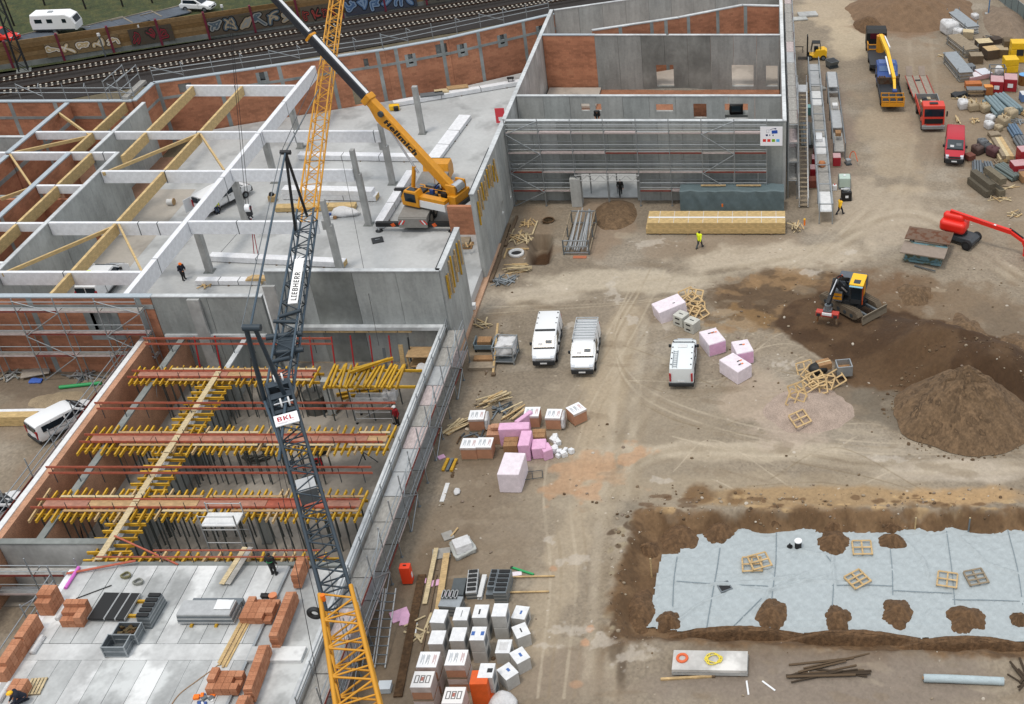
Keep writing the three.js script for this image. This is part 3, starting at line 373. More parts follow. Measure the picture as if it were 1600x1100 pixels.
panelWall('concrete_wall','grey concrete partition with doorway under the zigzag timber braces',[-60,-75.7],[-60,-100.2],0,TL-0.05,0.28,{pw:6,openings:[[16.6,17.9,1.1,3.3]],mats:[P.concA,P.concD,P.conc]});
panelWall('concrete_wall','far grey concrete partition meeting the stepped brick wall',[-62.5,-100.2],[-62.5,-111.6],0,TL-0.05,0.28,{pw:4,mats:[P.concA,P.conc]});
brickWall('brick_wall','inner brick wall with white coping below the thin diagonal brace',[-64.45,-75.8],[-64.45,-100],0,TL-0.05,0.36,{ring:[5.0,5.4],posts:[6,12,18],openings:[[8.6,10,1.1,3.2],[20.5,21.6,3.4,4.4]]});
brickWall('brick_wall','inner brick wall with white coping at the far side rooms',[-70.1,-100],[-70.1,-111.4],0,TL-0.05,0.36,{ring:[5.0,5.4],posts:[5.5]});
brickWall('brick_wall','side room brick wall at the picture edge',[-70.1,-76],[-70.1,-99.8],0,TL-0.2,0.36,{ring:[5.0,5.4],posts:[6,12,18]});
panelWall('concrete_wall','grey cross wall between two brick side rooms',[-95,-103.7],[-70.3,-103.7],0,TL-0.1,0.28,{pw:6});
panelWall('concrete_wall','grey cross wall below the white beam at the picture edge',[-82,-93.9],[-64.7,-93.9],0,TL-1.2,0.28,{pw:6,cap:false});
brickWall('brick_wall','brown brick cross wall deep in the side rooms',[-70,-93.5],[-60.2,-93.5],0,TL-1.3,0.3,{cap:false,openings:[[6,7.4,1.1,3.1]],mat:P.brickD});
brickWall('brick_wall','brick front wall behind the scaffold at the picture edge',[-92,-75.4],[-46.4,-75.4],0,TL,0.4,{ring:[5.9,6.3],posts:[18,36.4,44.6],openings:[[40.6,42.2,3.6,5.6,0.5]]});
panelWall('concrete_wall','grey concrete front wall where the lone worker stands above',[-46.4,-75.45],[-38.05,-75.45],0,TL,0.36,{pw:4.2,mats:[P.concD,P.concA]});
panelWall('concrete_wall','tall grey concrete front wall below the mobile crane',[-38,-76.75],[-24.75,-76.75],0,TR,0.36,{pw:3.3,mats:[P.concA,P.concD,P.concDD]});
for(const[x,w,l]of[[-43.6,0.9,'pale concrete pilaster below the lone worker'],[-37.6,0.9,'pale concrete pilaster at the step of the front wall']])tag(mesh('pilaster',bb(x,0,-75.2,x+w,l.includes('step')?TR-0.3:TL-0.05,-74.95),P.concL),l,'pilaster');
{
const t=thing('wall_ledge','white concrete ledge with timber ledger along the front wall','ledge',[0,0,0]);
mesh('ledge',bb(-46.2,3.45,-75.24,-38.4,3.62,-75.0),P.top,t);mesh('ledge',bb(-37.9,3.3,-76.55,-25,3.6,-76.1),P.top,t);
for(let i=0;i<9;i++)mesh('ledger_timber',bb(-37.6+i*1.12,3.08,-76.4,-36.55+i*1.12,3.27,-76.15),P.timber,t);
for(const[x,y]of[[-45.3,2.5],[-43.9,3.2],[-42.3,3.3],[-35.6,2.4],[-33.9,2.4],[-32.4,2.5],[-30.9,2.5],[-29.4,2.5]]){const d=x<-38?-75.0:-76.2;mesh('red_strut',bar(V(x,y+0.35,d+0.1),V(x+0.05,0.3,d+0.9),0.09,0.09),P.propR,t);}
}
const shores=(t,n,L,y,side)=>{for(let i=0;i<n;i++){const s=0.6+i*(L-1)/n+rr(-0.2,0.2),h=rr(1.6,3.1);mesh('timber_shore',bx(0.14,h,0.12,s,y-h-rr(0.1,1.0),side*0.3,0,0,rr(-0.05,0.05)),i%3?P.timber:P.joist,t);}mesh('formwork_edge',bb(0.1,y-0.12,-side*0.26,L-0.1,y+0.13,-side*0.2),P.dark,t);};
shores(panelWall('concrete_wall','short tall concrete side wall with timber shores beside the mobile crane',[-24.8,-76.7],[-24.8,-83.3],0,TR,0.36,{pw:3.2,mats:[P.conc,P.concB]}),8,6.5,TR,1);
{const w=panelWall('concrete_wall','long tall concrete side wall with timber shores near the manhole',[-24.8,-89],[-24.8,-103.8],0,TR,0.36,{pw:2.5,mats:[P.conc,P.concB,P.concA],openings:[[8.8,9.6,1.6,2.8],[12.7,13.4,1.2,2.6]]});shores(w,11,9,TR,1);mesh('diagonal_sheathing',Array.from({length:9},(_,i)=>bx(0.34,0.13,0.1,8.6-0.06*i,TR-3.1+i*0.27,0.24,0,0,0.5)),P.joist,w);}
panelWall('concrete_wall','tall concrete wall running back to the railway',[-24.8,-104.05],[-24.8,-134.6],0,TR,0.32,{pw:2.5,mats:[P.concB,P.conc,P.concL]});
brickWall('brick_wall','red brick stub wall in the gateway beside the mobile crane',[-28.9,-95.2],[-25.1,-95.2],0,4.0,0.36,{cap:false});
tag(mesh('gate_threshold',bb(-27.5,0.02,-95,-24.4,0.22,-76.6),M('#c7a286',0.95,T.soil)),'pale dusty threshold slab in the gateway','slab');
// ---------------------------------------------------------------- hall: columns and roof beams
function column(x,z,top,label,fork){
const t=thing('precast_column',label,'column',[x,HF,z],0,'precast hall columns');const h=top-HF;
if(fork){mesh('shaft',bb(-0.26,0,-0.26,0.26,h-2.4,0.26),P.concL,t);mesh('head',bb(-0.26,h-2.4,-0.26,0.1,h,0.26),P.concL,t);mesh('corbel',bb(-0.52,h-2.75,-0.24,-0.262,h-1.9,0.24),P.concL,t);}else{mesh('shaft',bb(-0.26,0,-0.26,0.26,h,0.26),P.concL,t);}
mesh('grout_pad',bb(-0.42,-0.02,-0.42,0.42,0.05,0.42),P.concDD,t);
}
column(-37.2,-88.6,8.1,'tall free precast column nearest the tall front wall',true);column(-37,-97,8.7,'tall free precast column beside the mobile crane outrigger beam',true);column(-36.9,-105.2,7.6,'precast column below the orange telescopic boom',true);column(-36.7,-116.9,6.4,'lone precast column near the brick back wall',false);
column(-48.6,-88.6,5.5,'precast column under the white girder behind the lone worker',false);column(-48.6,-97.4,5.5,'precast column under the white girder beside the open van',false);column(-48.6,-105.6,5.5,'precast column under the white girder in the hall middle',false);column(-48.6,-113.4,5.5,'precast column under the far end of the white girder',false);
function beam(name,label,p,q,w,h,mat,group,joints){
const t=thing(name,label,'beam',p,0,group),L=p.distanceTo(q),dir=q.clone().sub(p);t.rotation.y=Math.atan2(-dir.z,dir.x);
mesh('body',bb(0,-h,-w/2,L,0,w/2),mat,t);for(const s of joints||[])mesh('band',bb(s,-h-0.004,-w/2-0.006,s+0.07,0.006,w/2+0.006),P.steelD,t);return t;
}
const wrapG='white wrapped roof beams over the hall',gluG='glued timber roof beams over the hall';
beam('roof_girder','long white wrapped girder running from the front wall to the back wall',V(-48.5,TL,-75.7),V(-48.5,TL,-121.3),0.42,1.35,P.wrap,wrapG,[5.2,19.4,28.6,36]);
[[-60,-48.75,-116,'farthest white wrapped cross beam near the brick back wall',[5]],[-70,-48.75,-104.7,'white wrapped cross beam over the far side rooms',[7.6,15.5]],[-48.25,-37.1,-104.9,'white wrapped cross beam ending above the orange boom',[3,10.6]],[-74,-60.2,-100.2,'white wrapped beam across the brick side rooms',[12.6]],[-59.8,-48.75,-96.4,'white wrapped cross beam before the open van',[5.7]],[-48.25,-37.3,-96.7,'white wrapped cross beam ending at the column beside the crane',[]],[-64.2,-60.2,-93.6,'short white wrapped beam beside the concrete partition',[1.6]],[-66,-60.2,-86.8,'white wrapped beam entering from the side rooms',[3.5]],[-59.8,-48.75,-86.9,'white wrapped cross beam behind the lone worker',[7.4,9]],[-48.25,-37.5,-87.1,'white wrapped cross beam ending at the front column',[4]],[-64.2,-60.2,-80.4,'short white wrapped stub beam at the picture edge',[]],[-59.8,-48.75,-79,'white wrapped cross beam closest to the front wall',[5]]].forEach(([a,b,z,l,j])=>beam('roof_beam',l,V(a,TL-0.01,z),V(b,TL-0.01,z),0.3,a>-49||a===-59.8||a===-60?1.15:0.75,P.wrap,wrapG,j));
[[-59.3,-99.4,-104.5,'wide yellow timber beam resting on the partition end'],[-59.3,-104.9,-115.8,'wide yellow timber beam at the far left of the back wall'],[-54.2,-75.8,-78.8,'short yellow timber beam above the parked van'],[-54.2,-79.2,-86.7,'yellow timber beam in the bay behind the front wall'],[-54.2,-87.1,-96.2,'yellow timber beam in the second bay'],[-54.2,-96.6,-104.5,'yellow timber beam in the third bay'],[-54.2,-104.9,-115.8,'yellow timber beam in the last bay'],[-62.4,-76.2,-86.6,'yellow timber beam over the front brick room'],[-62.4,-87,-93.4,'yellow timber beam over the middle brick room'],[-62.45,-93.8,-100,'yellow timber beam beside the far partition'],[-64.45,-100.4,-104.5,'narrow yellow timber beam below the thin brace'],[-64.45,-104.9,-111.6,'narrow yellow timber beam running into the brick wall']].forEach(([x,a,b,l])=>beam('timber_beam',l,V(x,TL,a),V(x,TL,b),0.24,0.95,P.glulam,gluG));
[[[92,175],[139,209],'brace sloping down from the white coping corner'],[[22,236],[138,211],'brace crossing the far brick room'],[[14,238],[48,288],'brace dropping beside the inner brick wall'],[[0,308],[48,291],'brace cut off by the picture edge'],[[160,269],[308,208],'long brace above the grey doorway'],[[313,208],[350,264],'brace in the third bay near the girder'],[[2,426],[181,350],'longest brace crossing the front bay'],[[185,349],[221,422],'brace in the front bay next to the girder']].forEach(([a,b,l])=>{const p=at(a[0],a[1],TL),q=at(b[0],b[1],TL),t=thing('timber_brace',`thin yellow timber ${l}`,'brace',p,0,'diagonal roof braces');mesh('brace',bar(V(0,-0.2,0),q.sub(p).add(V(0,-0.2,0)),0.16,0.3),P.glulam,t);});
// ---------------------------------------------------------------- block with the scaffolded front
{
const d0=6.25,d1=12.0;
panelWall('concrete_wall','scaffolded grey concrete front wall with the open doorway',[-24.6,-103.95],[1.6,-103.95],0,TR,0.32,{pw:2.4,mats:[P.concA,P.concD,P.conc,P.concD],openings:[[d0,d1,0,2.9]]});
panelWall('concrete_wall','second grey concrete wall with small window openings',[-24.6,-109.8],[1.5,-109.8],0,TR,0.3,{pw:2.6,mats:[P.concB,P.concL,P.conc],openings:[[6.3,7.15,6.85,7.6],[7.7,8.3,6.85,7.6],[13.7,15.4,6.8,7.55],[17.4,18.7,6.1,7.6],[20.5,22.8,6.0,7.6]]});
brickWall('brick_wall','red brick wall bay beside the grey doorway wall',[-24.6,-126.5],[-18.9,-126.5],0,TR,0.3,{});
panelWall('concrete_wall','dark grey concrete wall with three doorways to the back rooms',[-18.9,-126.5],[1.5,-126.5],0,TR,0.3,{pw:2.55,mats:[P.concD,P.concDD,P.concA,P.concDD],openings:[[6.6,8.55,FR+0.02,5.0],[15.05,17.5,FR+0.02,5.0],[18.9,20.2,FR+0.02,4.9],[7.9,8.2,6.9,TR]]});
panelWall('concrete_wall','white topped side wall above the long yard scaffold',[1.75,-103.8],[1.75,-146],0,TR,0.3,{pw:2.5,capM:M('#e3e7e8',0.8,T.conc)});
panelWall('concrete_wall','grey concrete back wall along the railway',[-24.5,-134.5],[1.6,-146.2],0,TR,0.28,{pw:2.9,mats:[P.concB,P.concA,P.conc]});
brickWall('brick_wall','slanting brick wall behind the doorways',[-19.3,-127.9],[-10,-132],0,TR,0.3,{posts:[3.2,6.9,8.6],capM:P.top});
brickWall('brick_wall','slanting brick wall stretch with the leaning concrete post',[-10,-132],[-2.8,-136.2],0,TR,0.3,{posts:[1.2,5],capM:P.top});
brickWall('brick_wall','last brick wall stretch against the white topped side wall',[-2.8,-136.2],[1.5,-135.9],0,TR,0.3,{posts:[0.4],capM:P.top});
tag(mesh('floor',bb(-24.5,0.05,-126.3,1.5,FR-0.35,-110),M('#a8765a',1,T.soil,{bump:T.soilB,bs:0.06})),'reddish unfinished clay floor between the walls','floor',null,'structure');
tag(mesh('floor',bb(-24.5,0.05,-145,1.5,FR,-126.7),P.floorW),'pale dusty floor of the back rooms','floor',null,'structure');
tag(mesh('floor',bb(-24.4,0.04,-109.6,1.4,0.16,-104.2),P.floor),'grey floor inside the scaffolded doorway','floor',null,'structure');
tag(mesh('floor_slab',bb(-24.4,FR-0.3,-126.2,-18.6,FR-0.05,-121),P.floorW),'pale floor slab in front of the brick bay','slab');
heap('rubble_heap','grey mortar rubble along the foot of the doorway wall','rubble heap',1060,137,130,4,0.35,M('#8f8a80',1,T.soil,{bump:T.soilB,bs:0.06}),{y:FR-0.36,rag:0.5,flat:0.5});
const mc=thing('site_machine','small dark machine with blue glass seen through the window opening','machine',[-3,5.95,-111.2]);mesh('body',wob(new THREE.BoxGeometry(1.3,1.0,1,5,5,5).translate(0,0.6,0),0.12,2),P.black,mc);mesh('windscreen',bx(0.9,0.55,0.06,0,0.4,0.58),P.glassB,mc);mesh('support_platform',bb(-1.2,-5.8,-0.7,1.2,0,0.5),P.concDD,mc);
const br=thing('brick_pier','red brick pier behind the square window opening','pier',[-6.5,0,-110.9]);mesh('pier',bb(-1.2,0,-0.3,1.2,7.8,0.3),P.brick,br);
}
// ---------------------------------------------------------------- low wing under formwork
const PH=3.5;
tag(mesh('floor',bb(-47,0.02,-76.2,-25.4,0.12,-50.6),M('#9c968c',0.9,T.deck)),'dusty grey screed floor of the low wing','floor',null,'structure');
brickWall('brick_wall','outer clay block wall of the low wing beside the parked van',[-47.35,-76.1],[-47.35,-40],0,PH,0.42,{mat:P.clay,cap:false});
tag(mesh('metal_coping',bb(-47.95,PH-0.04,-75,-47.58,PH+0.06,-40),P.whiteM),'pale grey metal coping on the outer clay wall','coping');
brickWall('brick_wall','inner clay wall of the low wing with a concrete top band',[-44.9,-76.1],[-44.9,-52.9],0,PH-0.25,0.36,{mat:P.clay,capM:P.concDD});
panelWall('concrete_wall','grey inner wall hidden under the yellow joist walkway',[-40.2,-76.1],[-40.2,-51],0,3.1,0.3,{pw:5,mats:[P.concD,P.concA]});
panelWall('concrete_wall','pale concrete cross wall with dark capping near the deck corner',[-47.1,-52.7],[-40.1,-52.7],0,PH,0.4,{pw:7,mats:[P.concL],capM:P.concDD});
panelWall('concrete_wall','pale parapet wall of the low wing inside the yard scaffold',[-25.12,-76.2],[-25.12,-40],0,PH,0.3,{pw:4.8,mats:[P.concL,P.concB],capM:P.top});
for(const[a,b,l]of[[-52.6,-48.2,'pink insulation boards low on the parapet wall beside the red cabinet'],[-46,-43.6,'pink insulation boards low on the parapet wall near the ladder frames']])tag(mesh('insulation_boards',bb(-24.79,0.3,a,-24.66,1.5,b),P.pink),l,'insulation');
const joistG=prep(mergeGeometries([bx(0.09,0.05,1,0,0.15,0),bx(0.04,0.1,1,0,0.05,0),bx(0.09,0.05,1,0,0,0)].map(g=>prep(g)))),propG=prep(cyl(0.05,1,0,0,0,6)),postG=prep(cyl(0.03,1,0,0,0,5));
function joistRow(label,z,hw,x0,x1,o={}){
const t=thing('formwork_deck',label,'formwork',[0,0,z]),y=PH-0.12;
for(const dz of[-hw*0.45,hw*0.45])mesh('main_beam',bb(x0,y-0.2,dz-0.05,x1,y,dz+0.05),P.joistD,t);
let x=x0+0.1;while(x<x1){inst('joist',joistG,rnd()<0.8?P.joist:rnd()<0.5?P.timber:P.joistD,t,[x,y+0.002,rr(-0.12,0.12)],[0,rr(-0.05,0.05),0],[1.15,1,2*hw*rr(0.9,1.06)]);x+=rr(0.4,0.56);}
for(x=x0+0.4;x<x1;x+=o.pg||0.62)for(const dz of[-hw*0.45,hw*0.45])if(rnd()<0.92&&!(o.clear&&x>o.clear[0]&&x<o.clear[1]))inst('prop',propG,P.prop,t,[x+rr(-0.08,0.08),0.1,dz],[rr(-0.02,0.02),0,rr(-0.02,0.02)],[1,y-0.3,1]);
const by=y+0.21;let bx0=x0+0.4;const be=o.boardEnd||x1-0.2;
while(bx0<be){const l=Math.min(rr(2.6,4.4),be-bx0),k=rnd();mesh('walk_board',bb(bx0,by,-0.35,bx0+l-0.04,by+0.05,0.3),k<0.7?P.redboard:k<0.85?P.ply:M('#b5624c',0.8,T.wood),t);bx0+=l;}
for(const dz of[-0.72,0.62]){let a=x0+rr(0.5,3);while(a<be-1){const l=Math.min(rr(3,5),be-a);mesh('edge_plank',bb(a,by+0.01,dz-0.09,a+l,by+0.06,dz+0.09),rnd()<0.6?P.timberP:P.ply,t);a+=l+rr(0.1,2.5);}}
if(o.rails!==false){
const rz=o.rz??-hw+0.15;for(const[dy,q]of[[1.05,0],[0.55,0]]){let a=x0-0.3;while(a<x1-0.5){const l=Math.min(rr(3.6,4.6),x1-a);if(!(o.skip&&rnd()<o.skip))mesh('guard_rail',bb(a,by+dy-0.08,rz-0.02+q,a+l,by+dy+0.08,rz+0.02+q),P.redrail,t);a+=l;}}
for(let a=x0;a<x1;a+=1.55)inst('rail_post',postG,P.steelD,t,[a,y-0.1,rz-0.05],[0,0,0],[1,1.35,1]);
for(const s of[-1,1])mesh('toe_board',bb(x0-0.2,by+0.02,s*0.38,x1-0.4,by+0.2,s*0.38+0.035),P.redrail,t);
for(let a=x0+0.6;a<be;a+=1.5)for(const s of[-1,1])inst('rail_post',postG,P.steelD,t,[a,y,s*0.42],[0,0,0],[0.8,0.75,0.8]);
}
return t;
}
joistRow('yellow joist formwork row closest to the tall front wall',-69.9,1.15,-46.4,-32.6,{boardEnd:-33.2,rz:-3.2});
joistRow('middle yellow joist formwork row with red walk boards',-62.5,1.5,-46.4,-25.6,{clear:[-30,-25],rz:-2.7});
joistRow('yellow joist formwork row nearest the finished deck',-56.0,1.5,-46.4,-25.6,{rz:-2.4});
{
const t=thing('formwork_deck','uncovered end of yellow joists lying on steel ledgers','formwork',[0,0,-69.9]);for(const dz of[-1.0,1.0])mesh('main_beam',bb(-32.2,3.15,dz-0.06,-25.5,3.35,dz+0.06),P.joist,t);
let x=-32;while(x<-26.6){inst('joist',joistG,rnd()<0.7?P.joist:P.joistD,t,[x,3.352,rr(-0.1,0.1)],[0,rr(-0.12,0.12),0],[1.6,1,rr(2.7,3.1)]);x+=rr(0.26,0.4);}
for(let a=-32;a<-26;a+=1.5)for(const dz of[-1,1])inst('prop',propG,P.prop,t,[a,0.1,dz],[0,0,0],[1,3.05,1]);
[[562,573,3.7,0.5],[556,576,3.72,0.62]].forEach(([u,v,h,r],i)=>{const b=thing('timber_joist',['loose yellow joist lying askew across the joist row','second loose yellow joist lying askew across the joist row'][i],'joist',at(u+22,v-3,h),r);inst('joist',joistG,P.joist,b,[0,0,0],[0,Math.PI/2,0],[2,1,2.9]);});
[[558,613],[566,618],[575,610]].forEach(([u,v],i)=>{const b=thing('timber_joist',`yellow joist on the floor under the bare joists, ${['outermost', 'middle', 'innermost'][i]} of three`,'joist',at(u,v,0.12),0.35);inst('joist',joistG,P.joistD,b,[0,0.0,0],[0,Math.PI/2,0],[2,1.3,3]);});
}
{
const t=thing('joist_walkway','strip of yellow cross joists with a pale plank walkway on top','formwork',[-40.2,0,0]);
for(let z=-51.4;z>-75;z-=0.62){if(Math.abs(z+62.5)<0.5||Math.abs(z+56)<0.5||z<-70)continue;inst('joist',joistG,rnd()<0.85?P.joist:P.joistD,t,[rr(-0.1,0.1),3.16,z+rr(-0.06,0.06)],[0,Math.PI/2+rr(-0.03,0.03),0],[1.2,1,rr(2.4,2.75)]);}
for(const dx of[-0.9,0.9])for(const[a,b]of[[-52,-54.8],[-57.4,-61],[-64,-68.8]])mesh('main_beam',bb(dx-0.05,2.96,a,dx+0.05,3.15,b),P.joistD,t);
for(const dx of[-1.0,1.0])for(let z=-52.4;z>-69;z-=0.7)inst('prop',propG,P.prop,t,[dx,0.1,z],[0,0,0],[1,2.85,1]);
for(const[a,b]of[[-51,-56.1],[-56.2,-60.9],[-61,-65.4],[-65.5,-70.2]])mesh('plank',bb(-0.2,3.66,a,0.2,3.72,b),P.timberP,t);
}
[[521,645,'grey concrete column beside the round dark tank'],[420,845,'grey concrete column under the row nearest the deck'],[318,725,'grey concrete column in the middle of the low wing']].forEach(([u,v,l])=>{const t=thing('concrete_column',l,'column',at(u,v,0.12));mesh('shaft',bb(-0.28,0,-0.28,0.28,3.1,0.28),P.conc,t);mesh('base',bb(-0.34,0,-0.34,0.34,0.06,0.34),P.concDD,t);});
{
const tk=thing('round_tank','round dark grey tank standing by the concrete column','tank',at(497,640,0.12));mesh('shell',cyl(0.85,1.5,0,0,0,26),M('#5b5a55',0.8,T.metal),tk);mesh('lid',cyl(0.88,0.06,0,1.5,0,26),M('#6b6a64',0.8,T.metal),tk);
const sc=thing('rolling_scaffold','small aluminium rolling scaffold with a red edged platform','scaffold',at(590,655,0.12));const L=2.7,D=1.1;for(const a of[-L/2,L/2])for(const b of[-D/2,D/2]){mesh('leg',tube(V(a,0.1,b),V(a,2.9,b),0.04),P.alu,sc);mesh('caster',cyl(0.09,0.12,a,0,b,10),P.rubber,sc);}for(const y of[0.5,1.1,2.4,2.85])for(const b of[-D/2,D/2])mesh('rail',tube(V(-L/2,y,b),V(L/2,y,b),0.03),P.alu,sc);mesh('platform',bb(-L/2,1.9,-D/2,L/2,1.97,D/2),P.alu,sc);mesh('toe_board',bb(-L/2,1.9,D/2+0.01,L/2,2.05,D/2+0.04),P.propR,sc);mesh('brace',tube(V(-L/2,0.3,D/2),V(L/2,1.8,D/2),0.025),P.alu,sc);
const bs=thing('bag','white bulk bag on the rolling scaffold platform','bag',at(612,622,2.1));mesh('bag',wob(new THREE.BoxGeometry(0.9,0.8,0.8,6,6,6).translate(0,0.4,0),0.12,2),P.bagW,bs);
const hp=thing('hose_pile','dark coiled hoses on the floor by the crane boom','hose',at(402,712,0.12));const pts=[];for(let i=0;i<90;i++)pts.push(V(Math.cos(i*0.55)*(0.9+0.25*Math.sin(i*1.7)),0.06+i*0.006,Math.sin(i*0.55)*(0.7+0.2*Math.cos(i))));mesh('hose',curveTube(pts,0.05,260,5),M('#4a4842',0.9),hp);
const tub=thing('mortar_tub','dark oval mortar tub under the middle joist row','tub',at(502,703,0.12));mesh('shell',new THREE.LatheGeometry([[0.02,0.02],[0.65,0.02],[0.8,0.5],[0.84,0.5],[0.86,0.46]].map(p=>new THREE.Vector2(...p)),22),P.dark,tub);
const tp=thing('tripod','dark folded tripod support on the bare screed','tripod',at(572,722,0.12));for(let k=0;k<3;k++)mesh('leg',tube(V(0,0.9,0),V(Math.cos(k*2.1)*0.85,0,Math.sin(k*2.1)*0.85),0.035),P.steelD,tp);mesh('prop',tube(V(0,0.2,0),V(-0.3,2.9,0.2),0.045),P.steelD,tp);
const bn=thing('work_table','plywood topped work table against the tall front wall','table',at(662,575,0.12));mesh('top',bb(-1.0,1.5,-0.7,1.0,1.56,0.7),P.ply,bn);for(const a of[-0.9,0.9])for(const b of[-0.6,0.6])mesh('leg',bb(a-0.06,0,b-0.06,a+0.06,1.5,b+0.06),P.timber,bn);mesh('shelf',bb(-0.9,0.5,-0.6,0.9,0.55,0.6),P.ply,bn);
[[632,575,'yellow formwork board leaning on the front wall',0.35,2.1,P.timber],[645,572,'dark steel post leaning on the front wall',0.1,2.6,P.dark],[605,575,'grey pipe section leaning on the front wall',0.22,1.8,P.galvD]].forEach(([u,v,l,w,h,m])=>{const b=thing('leaning_board',l,'board',at(u,v,0.12));mesh('board',bx(w,h,0.06,0,0.02,0,0,-0.18),m,b);});
const wr=thing('white_sheet','white crumpled sheet under the plywood table','sheet',at(664,580,0.7));mesh('sheet',wob(new THREE.BoxGeometry(1.0,0.4,0.7,8,5,6).translate(0,0.25,0),0.16,2.5),P.bagW,wr);
[[[478,585],[452,640],'brown plank fallen into the middle bay'],[[520,650],[547,622],'yellow plank leaning beside the concrete column']].forEach(([a,b,l])=>{const p=at(a[0],a[1],0.15),q=at(b[0],b[1],0.4),t=thing('plank',l,'plank',p);mesh('plank',bar(V(0,0.05,0),q.sub(p),0.2,0.05),P.timberD,t);});
const ld=thing('ladder','dark steel ladder leaning in the narrow brick room','ladder',at(128,838,0.12),0.3);for(const a of[-0.25,0.25])mesh('stile',tube(V(a,0,0.7),V(a,3.4,-0.6),0.035),P.dark,ld);for(let k=1;k<11;k++)mesh('rung',tube(V(-0.25,k*0.31,0.7-k*0.118),V(0.25,k*0.31,0.7-k*0.118),0.022),P.dark,ld);
const ld2=thing('ladder','pale ladder against the inner clay wall','ladder',at(252,655,0.12),-0.3);for(const a of[-0.22,0.22])mesh('stile',tube(V(a,0,0.5),V(a,3.2,-0.5),0.03),P.alu,ld2);for(let k=1;k<10;k++)mesh('rung',tube(V(-0.22,k*0.31,0.5-k*0.097),V(0.22,k*0.31,0.5-k*0.097),0.02),P.alu,ld2);
const st=thing('stair_tower','aluminium access tower rising to the finished deck','scaffold',at(372,880,0.12));for(const a of[-1.1,1.1])for(const b of[-0.6,0.6])mesh('leg',tube(V(a,0,b),V(a,4.7,b),0.045),P.alu,st);for(const y of[1.2,2.4,3.5,4.6])for(const b of[-0.6,0.6])mesh('rail',tube(V(-1.1,y,b),V(1.1,y,b),0.035),P.alu,st);mesh('platform',bb(-1.1,3.75,-0.6,1.1,3.85,0.6),P.whiteM,st);
}
